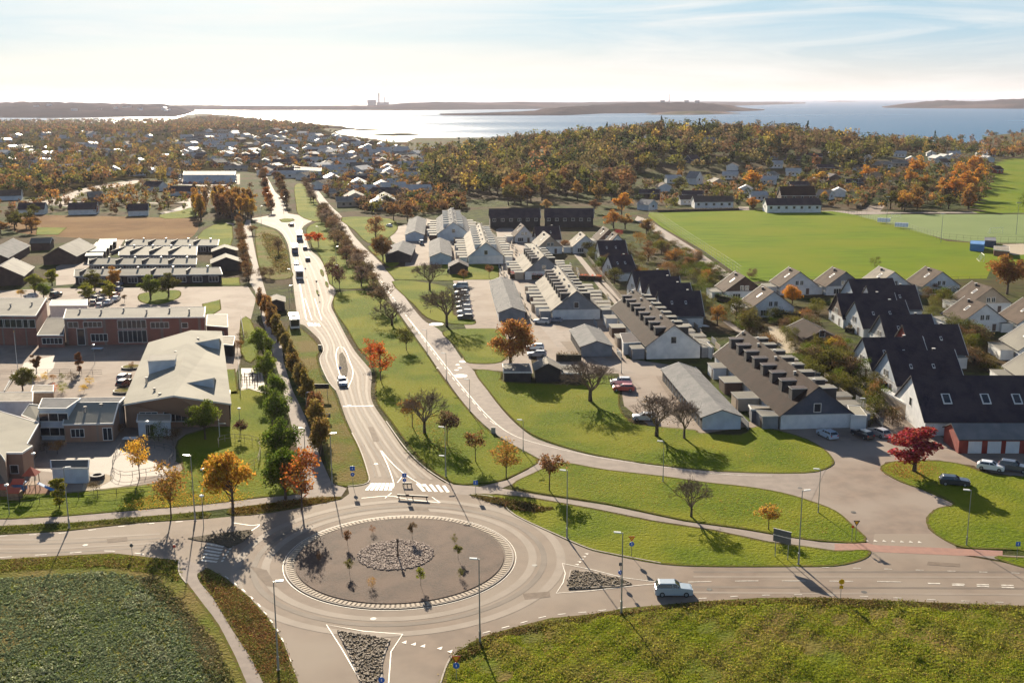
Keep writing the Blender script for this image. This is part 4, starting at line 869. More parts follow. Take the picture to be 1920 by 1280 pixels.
def proto(kind, v=0, lod=0):
    k = (kind, v, lod)
    if k not in PROTO:
        n = {0: {'round': 5200, 'oval': 4200, 'tall': 3600, 'sparse': 1500, 'small': 900, 'bush': 2600, 'column': 2400, 'bare': 90, 'spruce': 3000, 'pine': 2600}, 1: {'round': 1700, 'oval': 1400, 'tall': 1200, 'sparse': 700, 'small': 500, 'bush': 1700, 'column': 900, 'bare': 60, 'spruce': 1100, 'pine': 1000}}[lod][kind]
        PROTO[k] = [tree_proto(kind, 11 * v + hash_s(kind) + 5 * lod, n), False]
    return PROTO[k]
def hash_s(s): return sum(ord(c) * (i + 3) for i, c in enumerate(s)) % 997
COL = {'dkgreen': (.10, .135, .022), 'green': (.14, .18, .026), 'olive': (.13, .125, .028), 'yellowgreen': (.24, .24, .035), 'orange': (.33, .175, .045), 'rust': (.22, .115, .048), 'brown': (.135, .092, .05), 'yellow': (.58, .36, .045), 'red': (.34, .045, .045), 'redorange': (.50, .12, .03), 'purple': (.10, .045, .04), 'grey': (.14, .11, .085), 'pine': (.040, .055, .022)}
RT = random.Random(5)
def tree(kind, p, h, w, color, label, group=None, v=None, lod=0, cat='tree', name='tree'):
    """p = world point or pixel; h height m; w crown width m"""
    if not isinstance(p, Vector): p = G(*p)
    w *= 1.22; v = RT.randint(0, 2) if v is None else v
    E = proto(kind, v, lod); w0 = {'round': .86, 'oval': .62, 'tall': .52, 'sparse': .80, 'small': .76, 'bush': 1.3, 'column': .42, 'bare': .72, 'spruce': .44, 'pine': .60}[kind] * TREE_H
    if not E[1]: o = E[0]; E[1] = True
    else: o = copy_tree(E[0])
    o.name = {'bare': 'bare_tree', 'pine': 'pine_tree', 'spruce': 'spruce_tree', 'small': 'young_tree'}.get(kind, name) if name == 'tree' else name; s = w / w0; o.location = p; o.rotation_euler = (0, 0, RT.uniform(0, 6.28)); o.scale = (s, s, h / TREE_H)
    o['label'] = label; o['category'] = cat
    if group: o['group'] = group
    elif 'group' in o: del o['group']
    c = COL[color] if isinstance(color, str) else color
    j = RT.uniform(.85, 1.15)
    for ch in kids(o):
        if ch.name.startswith('crown'): ch.color = (c[0] * j, c[1] * j * RT.uniform(.93, 1.07), c[2] * j, 1)
    return o
def forest(name, pts, label, palette, hmin=7, hmax=12, q=90, size=1.15, seed=2, cat='wood', spr=0.0, wf=.33):
    """far-off wood seen as one mass: pts = list of (x, y, z)"""
    rg = np.random.default_rng(seed); Cs, Ss, Co = [], [], []
    pal = [COL[c] if isinstance(c, str) else c for c, _ in palette]; wt = np.array([x for _, x in palette], float); wt /= wt.sum()
    for (x, y, z) in pts:
        h = rg.uniform(hmin, hmax); r = h * wf * rg.uniform(.8, 1.2); col_ = np.array(pal[rg.choice(len(pal), p=wt)]) * rg.uniform(.75, 1.25)
        nc = 7; cs = rg.normal(size=(nc, 3)); cs /= np.linalg.norm(cs, axis=1)[:, None]; cs *= rg.uniform(.3, .75, (nc, 1))
        d = rg.normal(size=(q, 3)); d /= np.linalg.norm(d, axis=1)[:, None]; d *= rg.random((q, 1)) ** .4
        u = cs[rg.integers(0, nc, q)] + d * .42
        if rg.random() < spr:
            t = rg.random(q) ** 1.3; a = rg.uniform(0, 6.283, q); rr_ = (1 - t) * .75 * rg.random(q) ** .5; u = np.stack([rr_ * np.cos(a), rr_ * np.sin(a), t * 2.6 - 1.1], 1); col_ = np.array(COL['pine']) * rg.uniform(.7, 1.2)
        P_ = np.stack([x + u[:, 0] * r, y + u[:, 1] * r, z + h * .55 + u[:, 2] * h * .42], 1); P_[:, 2] = np.maximum(P_[:, 2], z + .2)
        Cs.append(P_); Ss.append(rg.uniform(.6, 1.4, q) * size); Co.append(np.tile(col_, (q, 1)) * rg.uniform(.8, 1.2, (q, 1)))
    me = cloud_mesh(name, np.concatenate(Cs), np.concatenate(Ss), M['leaf_c'], np.concatenate(Co), seed=seed); o = link(name, me); return tag(o, label, cat, kind='stuff')
# ================================================================ terraced rows
def row(label, near, far, rh, W, eh, wall, gab, roof, nd, left=1, right=1, drf='roof_felt', group='terraced rows with a dormer for every home', dwall='dark_trim', ext=4.2, step=None, exr='roof_felt', gwin=1, roofright=None):
    B = gable('row_house', label, 'row house', near, far, rh, W, eh, wall, gab, roof, group, gwin=gwin)
    x0 = -B.len / 2; st = B.len / nd; B.st = st
    for i in range(nd):
        x = x0 + st * (i + .5)
        for s in (1, -1):
            yo = W / 2 * .62; zt = rh - .8 * B.slope - .3; zf = rh - yo * B.slope
            mb = MB(); a, b = sorted((s * .5, s * yo)); hw = min(1.0, st * .27)
            mb.poly([(x - hw, a, zf - .1), (x + hw, a, zf - .1), (x + hw, b, zf - .1), (x - hw, b, zf - .1), (x - hw, a, zt), (x + hw, a, zt), (x + hw, b, zt), (x - hw, b, zt)], [(0, 1, 5, 4), (1, 2, 6, 5), (2, 3, 7, 6), (3, 0, 4, 7), (4, 5, 6, 7)], M[dwall])
            d = B.part('dormer', mb, B.roof)
            r = MB(); r.box(x - hw - .14, x + hw + .14, a - .1, b + .15, zt, zt + .11, M['trim'], M['roof_dark' if s > 0 and dwall == 'dark_trim' else drf]); B.part('dormer_roof', r, d)
        chimney(B, x + st * .32, 1.4 * (1 if i % 2 else -1) * .6, .42, .8)
    for s, on in ((1, left), (-1, right)):
        if not on: continue
        ye = W / 2
        for i in range(nd):
            if on == 2 and i % 2: continue
            xa = x0 + st * i + .2; xb = xa + st * (.52 if on != 2 else .8); mb = MB(); e = ext * (.8 + .3 * ((i * 7) % 3) / 2)
            y_a, y_b = sorted((s * (ye + .45), s * (ye + e))); mb.box(xa, xb, y_a, y_b, 0, 2.45, M[('beige_wall', 'white_flat', 'brown_wall', 'grey_wall', 'white_flat')[(i + nd) % 5]], M[exr])
            o = B.part('annex', mb); r = MB(); r.box(xa - .15, xb + .15, y_a - .1, y_b + .15, 2.45, 2.6, M['trim'], M[exr]); B.part('annex_roof', r, o)
            mb = MB(); q = s * (ye + e + .01); mb.box(xa + .5, xa + 1.5, q - .02, q + .02, .1, 2.05, M['door_dark']); B.part('door', mb, o)
            f = MB(); yf = s * (ye + e + 2.6); f.box(xa, xb + st * .2, yf - .05, yf + .05, 0, 1.5, M['pale_wood' if i % 2 else 'grey_wall']); B.part('fence', f)
    return B
A_ = row('terrace with dark brown roof and slate blue gable beside the longest metal garage', (1535, 725), (1397, 621), 8.0, 13.6, 2.7, 'white_wall', 'navy_wall', 'roof_brown', 8, left=2, right=1)
B_ = row('terrace with dark brown roof and a tall all-white gable', (1264, 610), (1190, 544), 8.0, 12.8, 3.2, 'white_wall', None, 'roof_brown', 8, left=2, right=1)
C_ = row('terrace with pale roof and a charcoal gable over a white base', (1081, 546), (1045, 499), 8.0, 13.4, 2.8, 'white_wall', 'grey_wall', 'roof_pale', 8)
D_ = row('shorter pale-roofed terrace with a grey gable behind the red hedge', (1020, 480), (1001, 459), 8.0, 13.0, 2.8, 'white_wall', 'grey_wall', 'roof_pale', 5)
E_ = row('terrace with pale roof and pale blue gable beside the lawn', (911, 455), (899, 419), 8.0, 13.0, 3.0, 'white_wall', 'blue_wall', 'roof_pale', 9, dwall='white_flat')
F_ = row('farthest pale-roofed terrace, with a wide pale blue gable', (850, 417), (846, 390), 8.0, 14.0, 3.0, 'blue_wall', None, 'roof_metal', 7, dwall='white_flat')
# lower white wings beside the gables
flat('side_wing', 'low white wing in front of the white-gabled terrace', 'annex', [(1169, 643), (1214, 641), (1202, 623), (1163, 625)], 2.9, 'white_flat', 'roof_dark', trim='trim')
flat('side_wing', 'low dark wing at the left of the slate blue gable', 'annex', [(1410, 767), (1467, 772), (1460, 764), (1405, 759)], 2.6, 'navy_wall', 'roof_pale')
flat('side_wing', 'low white wing at the right of the slate blue gable', 'annex', [(1596, 777), (1625, 779), (1612, 762), (1590, 760)], 2.7, 'white_flat', 'roof_cream')
flat('side_wing', 'low white wing at the right of the white-gabled terrace', 'annex', [(1305, 640), (1335, 652), (1325, 642), (1300, 632)], 2.7, 'white_flat', 'roof_felt')
# gable walls of the rows: small window lights already built
def dark(label, near, far, W=11.5, rh=8.2, eh=2.7, wall='white_wall', gab=None, roof='roof_dark', group='dark steep-roofed houses', anx=True, **k):
    B = gable('house', label, 'house', near, far, rh, W, eh, wall, gab, roof, group, **k)
    for x in (-.22, .12): skylight(B, x * B.len, -W * .25, .55, .8)
    if B.len > 6: chimney(B, B.len * .22, .6, .5, .9, 'dark_trim')
    if anx:
        mb = MB(); x0 = -B.len / 2; mb.box(x0 + 1, B.len / 2 - 1, -B.yr - 3.0, -B.yr - .42, 0, 2.4, M['white_flat'], M['roof_felt']); o = B.part('annex', mb)
        r = MB(); r.box(x0 + .85, B.len / 2 - .85, -B.yr - 3.15, -B.yr - .42, 2.4, 2.52, M['trim'], M['roof_felt']); B.part('annex_roof', r, o)
    return B
dk = [('dark-roofed house with brick red gable behind the two slate-roofed ones', (1694, 610), (1794, 609), 'red_wall'),
      ('dark-roofed house with a dark green gable left of the red-gabled one', (1651, 591), (1744, 590), 'grey_wall'),
      ('dark-roofed house with pale grey gable, left end nearest the sandy yard', (1619, 634), (1727, 632), None),
      ('dark-roofed house just behind the big navy-roofed terrace', (1664, 659), (1787, 657), 'blue_wall'),
      ('dark-roofed house with a black gable beside the round olive bush', (1570, 551), (1675, 550), 'brown_wall'),
      ('dark-roofed house with white bay windows, in front of the black-gabled one', (1604, 566), (1695, 564), None),
      ('dark-roofed house with a grey gable just below the football pitch', (1592, 524), (1672, 522), 'blue_wall'),
      ('dark-roofed house with a tiny white gable tip, right of the grey-gabled one', (1626, 536), (1714, 535), None),
      ('topmost dark-roofed house of the four by the alley', (1186, 509), (1252, 507), None),
      ('second dark-roofed house from the top by the alley', (1201, 520), (1272, 519), None),
      ('third dark-roofed house from the top by the alley', (1218, 533), (1292, 531), None),
      ('lowest dark-roofed house by the alley, with a long white wing', (1235, 547), (1311, 546), None),
      ('dark-roofed house behind the orange bushes near the pitch fence', (1121, 452), (1171, 451), None),
      ('dark-roofed house with one white gable spike, above the alley garden', (1141, 480), (1182, 478), None),
      ('dark block-shaped house right of the small pale gable', (1003, 425), (1047, 424), 'brown_wall')]
for l, a, b, g in dk: dark(l, a, b, gab=g, rh=8.2 if a[1] > 500 else 7.5, W=12.5 if a[1] > 480 else 11)
# long navy-roofed terrace at the right edge and the annex wall in front of it
T_ = gable('row_house', 'long terrace with a navy roof and square roof windows at the right edge', 'row house', (1711, 705), (1985, 705.5), 9.0, 17, 2.8, 'white_wall', None, 'roof_dark', None, gwin=1)
for x in (1766, 1838, 1896): 
    q = T_.inv @ G(x, 750, 5); skylight(T_, q.x, -4.6, 1.6, 1.9)
for x in (.09, .30, .52):
    window(T_, (-T_.len / 2, -8.5), (T_.len / 2, -8.5), T_.len * x + 2.5, 1.4, .9, 2.1, 2); window(T_, (-T_.len / 2, -8.5), (T_.len / 2, -8.5), T_.len * x + 5.2, 1.0, .1, 2.1, 1, door=True)
flat('side_wing', 'long cream wall wing beside the navy-roofed terrace', 'annex', [(1731, 771), (1726, 773), (1653, 731), (1664, 729)], 2.9, 'beige_wall', 'trim')
flat('side_wing', 'pale blue shed wing in front of the navy-roofed terrace', 'annex', [(1732, 772), (1752, 783), (1800, 786), (1798, 772)], 2.7, 'white_wall', 'roof_pale')
# dark long rows in front of the hill
for l, a, b in (('long dark terrace with white doors, left of two below the hill', (918, 392), (1011, 391)), ('long dark terrace with a white antenna, right of two below the hill', (1022, 391), (1112, 391))):
    B = gable('row_house', l, 'row house', a, b, 8.5, 12, 4.8, 'black_wall', None, 'roof_dark', None, wins=False)
    for k in range(6): window(B, (-B.len / 2, -6), (B.len / 2, -6), B.len * (k + .5) / 6, 1.4, 3.2, 4.4, 2, d=.1)
# ---------------------------------------------------------------- detached houses with brown or pale roofs
def tan(label, near, far, W=12.0, rh=7.2, eh=2.8, wall='white_wall', gab=None, roof='roof_tan', group='brown-roofed houses by the pitch', Lh=None, **k):
    B = gable('house', label, 'house', near, far, rh, W, eh, wall, gab, roof, group, Lh=Lh, **k)
    chimney(B, B.len * .15, 1.0, .55, .9, 'dark_trim'); skylight(B, -B.len * .08, W * .22, 1.1, 1.5)
    mb = MB(); mb.box(-B.len / 2 + 2, B.len / 2 - 1.5, B.yl + .42, B.yl + 3.4, 0, 2.3, M['white_flat'], M['roof_felt']); o = B.part('annex', mb); r = MB(); r.box(-B.len / 2 + 1.85, B.len / 2 - 1.35, B.yl + .42, B.yl + 3.55, 2.3, 2.42, M['trim'], M['roof_felt']); B.part('annex_roof', r, o)
    return B
tn = [('brown-roofed house with white gable behind the small orange tree', (1500, 510), (1480, 501), None, 'roof_tan'),
      ('brown-roofed house with a charcoal gable, second from the left along the pitch', (1586, 510), (1562, 501), 'grey_wall', 'roof_tan'),
      ('pale-roofed house behind the dark roofs at the pitch edge', (1677, 510), (1649, 500), None, 'roof_pale'),
      ('brown-roofed house with a grey gable and two windows at the pitch edge', (1767, 510), (1736, 500), 'blue_wall', 'roof_tan'),
      ('brown-roofed house with a beige gable beneath the big rust tree', (1860, 540), (1824, 528), 'beige_wall', 'roof_tan'),
      ('brown-roofed house with the broad white gable and terrace door', (1849, 571), (1810, 557), None, 'roof_tan'),
      ('brown-roofed house cut by the picture edge, right of the broad white gable', (1957, 575), (1919, 559), None, 'roof_tan'),
      ('brown-roofed house at the right edge with a pale side wing', (1965, 622), (1928, 603), None, 'roof_felt'),
      ('large brown roof at the right edge above the navy-roofed terrace', (1985, 676), (1940, 650), None, 'roof_felt'),
      ('brown-roofed house with pinkish roof edges above the hedge', (1397, 519), (1379, 509), 'brown_wall', 'roof_tan'),
      ('brown-roofed house with white gable left of the yellow hedge', (1451, 547), (1429, 535), None, 'roof_tan')]
for l, a, b, g, rf in tn: tan(l, a, b, gab=g, roof=rf, Lh=None)
gable('clubhouse', 'brown bungalow beside the sandy yard', 'bungalow', (1542, 620), (1507, 599), 4.6, 8.5, 2.6, 'brown_wall', None, 'roof_brown', None, gwin=1)
pw = [('small pale-roofed house with white gable and arched porch', (1098, 442), (1089, 435), None, 'roof_pale', 10), ('small pale-roofed house with beige gable next to the shorter terrace', (1032, 443), (1020, 434), 'beige_wall', 'roof_pale', 9.5),
      ('tiny pale gabled house with a veranda beside the dark terraces', (983, 424), (977, 419), None, 'roof_tan', 8), ('brown-roofed house at the corner of the pitch fence', (1142, 431), (1132, 425), 'brown_wall', 'roof_tan', 9), ('small house with pink roof edges near the fence corner', (1158, 440), (1150, 435), None, 'roof_tan', 8)]
for l, a, b, g, rf, W in pw: tan(l, a, b, gab=g, roof=rf, W=W, rh=7, group='small gabled houses near the dark terraces')
# ---------------------------------------------------------------- garages
def garage(label, near, far, W, rh=3.7, eh=2.4, wall='grey_wall', n=10, side=1, roof='roof_metal', group='long metal-roofed garage blocks', door='door_white', anx=None):
    B = gable('garage', label, 'garage', near, far, rh, W, eh, wall, None, roof, group, wins=False, oh=.2)
    k = B.len / n
    for i in range(n):
        x = -B.len / 2 + k * (i + .5); mb = MB(); y = side * (W / 2 + .02); mb.box(x - k * .38, x + k * .38, y - .04, y + .04, .05, 2.1, M[door]); B.part('garage_door', mb)
    return B
garage('longest garage, grey metal roof and pale gable, beside the lawn', (1354, 769), (1273, 681), 7.2, n=14, wall='blue_wall', door='black_wall')
garage('shorter grey garage in the middle parking lot', (1119, 640), (1097, 609), 7.4, n=6, door='black_wall')
garage('long white-roofed garage beside the row of parked cars', (960, 577), (940, 520), 7.2, n=12)
garage('dark-walled garage by the far lot, nearest the cycle road', (746, 470), (756, 452), 9.5, 4.5, 2.6, 'black_wall', 5, roof='roof_metal')
garage('pale blue garage at the top of the far lot', (777, 434), (783, 406), 8, 4.2, 2.6, 'blue_wall', 6)
garage('white-roofed garage in front of the farthest terrace', (826, 474), (824, 446), 8, 4.4, 2.8, 'blue_wall', 6)
B = gable('garage', 'red garage with white doors and a blue-grey roof at the right edge', 'garage', (1786, 795), (1995, 795), 4.2, 7, 2.6, 'red_wall', None, 'roof_metal', None, wins=False, oh=.25)
k = 0
for px in (1822, 1858, 1892, 1928, 1962):
    q = B.L(px, 846, 0); mb = MB(); mb.box(q.x - 1.15, q.x + 1.15, -3.56, -3.48, .05, 2.2, M['door_white']); B.part('garage_door', mb)
B = gable('shed', 'small charcoal shed with a pale roof between two flat storage sheds', 'shed', (1028, 682), (1024, 671), 4.0, 5.4, 2.6, 'black_wall', None, 'roof_pale', None, wins=False)
flat('shed', 'flat-roofed black storage shed left of the gabled shed', 'shed', [(945, 697), (996, 697), (992, 682), (943, 682)], 2.2, 'black_wall', 'roof_felt'); flat('shed', 'flat-roofed black storage shed right of the gabled shed', 'shed', [(1053, 698), (1090, 700), (1088, 685), (1050, 684)], 2.2, 'black_wall', 'roof_felt')
B = gable('shed', 'black shed with low gable beside the bare tree near the lot', 'shed', (860, 492), (859, 486), 4.2, 6.5, 2.6, 'black_wall', None, 'roof_dark', None, wins=False)
B = gable('bus_shelter', 'dark bus shelter with pale roof beside the main road', 'bus shelter', (518, 562), (518, 553), 3.4, 4.6, 2.6, 'black_wall', None, 'roof_pale', None, wins=False)
# ================================================================ the school and its neighbours
HALL = B = flat('school_building', 'brick school hall with a white window band at the left edge', 'school', [(-60, 591), (66, 592), (86, 559), (-60, 559)], [7.6, 7.6, 8.6, 8.6], 'brick', 'roof_felt', wins=[(0, .62, 9, 4.6, 6.6, 6), (0, .9, 3, 4.6, 6.6, 2), (0, .25, 9, 4.6, 6.6, 6)])
B = flat('school_building', 'low brick link building between the school hall and long wing', 'school', [(70, 628), (119, 628), (122, 596), (89, 596)], [3.2, 3.2, 5, 5], 'brick', 'roof_felt', wins=[(0, .55, 5, 1.0, 2.4, 5)])
LONGW = B = flat('school_building', 'long two-storey brick school wing with a grey roof', 'school', [(120, 597), (382, 594), (384, 575), (125, 579)], [6.9, 6.9, 7.6, 7.6], 'brick', 'roof_felt',
         wins=[(0, .06, 2.4, 4.6, 5.9, 2), (0, .20, 4.5, 4.6, 5.9, 4), (0, .24, 4, 1.0, 2.8, 4), (0, .48, 7, .6, 3.6, 6), (0, .48, 7, 4.2, 6.2, 6), (0, .68, 4.4, 4.2, 5.6, 4), (0, .86, 1.4, 4.2, 5.4, 1), (0, .11, 1.8, .1, 4.2, 1, 1)])
for s in (-1, 1): pass
B = flat('school_building', 'brick annexe with a flat pale roof at the end of the long wing', 'school', [(387, 610), (427, 613), (426, 590), (389, 590)], 3.6, 'brick', 'roof_cream', wins=[(0, .7, 1.2, .1, 2.2, 1, 1)])
flat('canopy', 'white flat canopy behind the long brick wing', 'canopy', [(93, 573), (163, 573), (163, 561), (98, 562)], 3.4, 'trim', 'roof_green')
# big white-roofed school with light monitors
Hn, He = 7.2, 4.6
rn, rf = G(326, 741, Hn), G(358, 621, Hn)
lf = [G(234, 757, He), G(282, 643, He)]; rt = [G(429, 756, He), G(412, 622, He)]
c = (rn + rf) / 2; c.z = 0; dv = rf - rn; rz = math.atan2(dv.y, dv.x)
SCH = B = Bld('school_building', 'large cream-roofed school with raised roof lights beside the lane', 'school', c, rz)
q = [B.inv @ p for p in (lf[0], rt[0], rt[1], lf[1], rn, rf)]; LN, RN, RF, LF, AN, AF = q
mb = MB(); z0 = lambda p: (p.x, p.y, 0)
mb.face([z0(LN), z0(RN), RN, AN, LN], M['brick_pale']); mb.face([z0(RN), z0(RF), RF, RN], M['blue_wall']); mb.face([z0(RF), z0(LF), LF, AF, RF], M['brick_pale']); mb.face([z0(LF), z0(LN), LN, LF], M['brick_pale']); B.part('wall', mb)
mb = MB(); up = Vector((0, 0, .15)); ov = Vector((-.6, 0, 0))
slab(mb, AN + up + ov, AF + up - ov, LF + up - ov + Vector((0, .5, -.1)), LN + up + ov + Vector((0, .5, -.1)), .3, M['trim'], M['roof_cream']); slab(mb, AN + up + ov, RN + up + ov - Vector((0, .5, .1)), RF + up - ov - Vector((0, .5, .1)), AF + up - ov, .3, M['trim'], M['roof_cream'])
B.roof = B.part('roof', mb)
for t, n_ in ((.22, 3), (.45, 3), (.62, 3), (.85, 3)):
    window(B, (LN.x, LN.y), (RN.x, RN.y), (RN - LN).length * t, 3.2, 1.2, 2.9, n_)
# light monitors on the right slope (triangular blue walls)
for k, (pa, pb, pc) in enumerate((((335, 721), (403, 706), (401, 733)), ((352, 646), (412, 633), (411, 656)))):
    a = B.inv @ G(*pa, 6.6); b = B.inv @ G(pb[0], pb[1] + 0, 7.2); mb = MB()
    lo = B.inv @ G(pc[0], pc[1], 4.8); tp = Vector((lo.x, lo.y, 7.4)); bk = Vector((lo.x + 8.5, lo.y, 4.75)); la = Vector((lo.x, a.y, 6.45)); lo.z = 4.6
    mb.face([la, lo, tp], M['blue_wall']); mb.face([lo, bk, tp], M['blue_wall']); o = B.part('roof_light', mb, B.roof)
    mb = MB(); up_ = Vector((-.15, 0, .12)); v_ = [la + up_, tp + up_ - Vector((0, .3, 0)), bk + Vector((0, -.3, .12)), la + Vector((1.2, 0, .1))]; slab(mb, *v_, .16, M['trim'], M['roof_cream']); B.part('roof_light_cover', mb, o)
a = B.inv @ G(305, 690, 6.3); mb = MB(); mb.box(a.x - 1.6, a.x + 3.2, a.y - 2.6, a.y + 2.6, 5.6, 8.2, M['blue_wall'], M['roof_felt']); o = B.part('roof_light', mb, B.roof); mb = MB(); mb.box(a.x - 1.75, a.x + 3.35, a.y - 2.75, a.y + 2.75, 8.2, 8.35, M['trim'], M['roof_felt']); B.part('roof_light_cover', mb, o)
flat('porch', 'pale blue entrance porch with a slatted roof in front of the large school', 'porch', [(258, 789), (319, 789), (319, 777), (259, 776)], 2.9, 'blue_wall', 'pale_wood', wins=[(0, .35, 1.4, .1, 2.2, 2, 1)])
flat('canopy', 'white metal canopy at the right corner of the large school', 'canopy', [(404, 752), (431, 755), (431, 732), (402, 728)], 3.4, 'black_wall', 'trim')
flat('canopy', 'white strip canopy along the right side of the large school', 'canopy', [(403, 716), (412, 720), (417, 655), (411, 655)], 4.0, 'blue_wall', 'trim', oh=.1)
flat('shed', 'dark brick bin shed with a white roof strip beyond the school', 'shed', [(416, 645), (437, 647), (440, 631), (412, 630)], 2.8, 'black_wall', 'roof_pale')
NUR = B = flat('school_building', 'brick and pale blue nursery building with a grey pitched roof', 'school', [(119, 795), (211, 793), (221, 754), (127, 755)], [3.4, 3.4, 5.6, 5.6], 'brick_pale', 'roof_cream', wins=[(0, .27, 2.2, 1.0, 2.4, 3), (0, .88, 1.5, .3, 2.5, 2)])
B = flat('school_building', 'two-storey pale blue bay with six windows in the nursery front', 'school', [(73, 765), (124, 765), (150, 747), (80, 747)], 6.0, 'blue_wall', 'roof_metal', wins=[(0, .5, 5.2, 3.6, 5.0, 3), (0, .5, 5.2, .9, 2.3, 3)])
flat('canopy', 'grey slatted roof strip behind the nursery', 'canopy', [(126, 756), (222, 755), (232, 745), (108, 747)], 5.4, 'grey_wall', 'roof_metal')
flat('school_building', 'grey felt-roofed corner wing of the nursery', 'school', [(42, 778), (72, 790), (76, 760), (55, 758)], [4, 4, 5, 5], 'brick_pale', 'roof_cream')
B = flat('school_building', 'pale brick nursery wing with a cream roof at the left edge', 'school', [(-40, 790), (10, 863), (12, 848), (41, 848), (60, 835), (50, 832), (72, 793), (0, 771), (-40, 765)], 4.4, 'brick_pale', 'roof_cream', wins=[(2, .4, 1.2, .9, 2.2, 1)])
flat('school_building', 'white flat-roofed block at the left edge behind the nursery', 'school', [(-60, 753), (60, 752), (60, 735), (-60, 736)], 3.6, 'blue_wall', 'roof_pale')
B = flat('shed', 'pale blue playground shed with a grey mono-pitch roof', 'shed', [(98, 877), (164, 877), (165, 862), (96, 863)], [2.6, 2.6, 3.3, 3.3], 'blue_wall', 'roof_felt')
def roof_bits(px_list, h, label_parent):
    for px, py in px_list:
        q = label_parent.inv @ G(px, py, h); mb = MB(); mb.tube([(q.x, q.y, q.z - .4), (q.x, q.y, q.z + .7)], .22, M['chimney_metal'], 8); mb.tube([(q.x, q.y, q.z + .7), (q.x, q.y, q.z + .85)], .34, M['dark_trim'], 8); label_parent.part('vent', mb, label_parent.roof)
roof_bits([(150, 585), (190, 586), (232, 583), (275, 586), (318, 583), (355, 585)], 7.4, LONGW); roof_bits([(20, 575), (60, 572)], 8.2, HALL); roof_bits([(290, 735), (275, 715), (330, 665), (372, 640), (300, 745)], 6.0, SCH); roof_bits([(160, 770), (190, 765)], 4.8, NUR)
# blocks north of the car park
nb = [([(236, 460), (407, 460), (409, 449), (238, 449)], 'farthest low grey terrace beside the brown meadow', 'black_wall'), ([(224, 478), (367, 478), (368, 462), (226, 462)], 'low grey terrace with three angled white walls', 'brown_wall'),
      ([(167, 496), (366, 496), (367, 484), (168, 484)], 'low grey terrace in the middle of the block', 'brown_wall'), ([(141, 518), (415, 514), (410, 501), (142, 505)], 'nearest and longest low grey terrace by the car park', 'black_wall')]
for q, l, wl in nb:
    B = flat('row_house', l, 'row house', q, [2.9, 2.9, 4.2, 4.2], wl, 'roof_cream', 'low grey terraces beside the school car park', wins=[(0, (k + .5) / 9, 3.0, .5, 2.2, 3) for k in range(9)], oh=.5)
    for k in range(8):
        t = (k + .6) / 8.2; p = B.Q[3].lerp(B.Q[2], t) if abs(B.Q[3].x - B.Q[2].x) > 5 else B.Q[0].lerp(B.Q[1], t); mb = MB(); mb.box(p.x - .12, p.x + .12, min(B.Q[0].y, B.Q[3].y), max(B.Q[0].y, B.Q[3].y), 2.6, 4.45, M['dark_trim']) if k % 2 == 0 else mb.box(p.x - .3, p.x + .3, p.y - 1.2, p.y - .6, 3.6, 4.9, M['chimney_metal']); B.part('party_wall' if k % 2 == 0 else 'chimney', mb, B.roof)
gable('row_house', 'grey gabled house end by the brown tree row, farther one', 'row house', (421, 464), (421, 459), 4.6, 9.5, 3, 'black_wall', None, 'roof_cream', None, wins=False); gable('row_house', 'grey gabled house end by the brown tree row, nearer one', 'row house', (424, 483), (423, 476), 5.0, 10.5, 3, 'black_wall', None, 'roof_cream', None, wins=False)
for i, (x, y) in enumerate(((202, 450), (195, 456), (189, 462), (183, 468), (177, 476))):
    flat('carport', 'green-grey flat carport beside the brown terrace' , 'carport', [(x - 17, y + 3.5), (x + 15, y + 3), (x + 16, y - 2.5), (x - 14, y - 2)], 2.6, 'black_wall', 'roof_green', 'row of green-grey carports')
gable('row_house', 'brown terrace running diagonally behind the carports', 'row house', (110, 464), (148, 447), 6.5, 12, 3, 'brown_wall', None, 'roof_felt', None, wins=False); gable('row_house', 'brown terrace at the left edge of the low blocks', 'row house', (2, 500), (24, 484), 6.5, 13, 3, 'brown_wall', None, 'roof_felt', None, wins=False)
gable('row_house', 'blue-grey terrace at the far left edge with white party walls', 'row house', (-20, 470), (24, 448), 6.0, 12, 3, 'brown_wall', None, 'roof_metal', None, wins=False)
gable('house', 'small brown cottage beside the bright lawn patch', 'house', (60, 447), (96, 446), 4.6, 8, 3, 'brown_wall', None, 'roof_felt', None, wins=False)
# long white houses beyond the meadow
for i, (a, b, wl, l) in enumerate((((36, 381), (85, 380), 'white_wall', 'leftmost long white house with a black roof beyond the brown meadow'), ((130, 381), (182, 380), 'white_wall', 'second long white house with a black roof beyond the brown meadow'), ((240, 383), (277, 382), 'white_wall', 'third white house with a black roof beyond the brown meadow'),
                                ((0, 357), (40, 356), 'blue_wall', 'pale grey house with a brown porch at the left edge'), ((165, 360), (190, 359), 'brown_wall', 'dark house with a pale roof by the curving road'), ((275, 340), (305, 341), 'white_wall', 'white house with a dark flat roof by the curving road'), ((320, 349), (370, 349), 'blue_wall', 'long blue-grey house beside the curving road'), ((112, 297), (128, 296), 'white_wall', 'white villa among the orange trees'), ((150, 284), (165, 284), 'white_wall', 'white villa with a pale roof higher among the trees'), ((195, 283), (218, 282), 'white_wall', 'wide villa with a low pale roof on the wooded slope'))):
    gable('house', l, 'house', a, b, 6.0, 9, 3.0, wl, None, ['roof_dark', 'roof_dark', 'roof_dark', 'roof_tan', 'roof_pale', 'roof_dark', 'roof_dark', 'roof_tan', 'roof_pale', 'roof_pale'][i], None, wins=False)
flat('supermarket', 'long white-roofed shop block with a busy car park', 'shop', [(343, 328), (440, 328), (442, 321), (345, 321)], 6, 'blue_wall', 'roof_pale'); flat('supermarket', 'pale blue commercial block beside the main road', 'shop', [(552, 318), (602, 321), (602, 315), (552, 312)], 6, 'blue_wall', 'roof_pale')
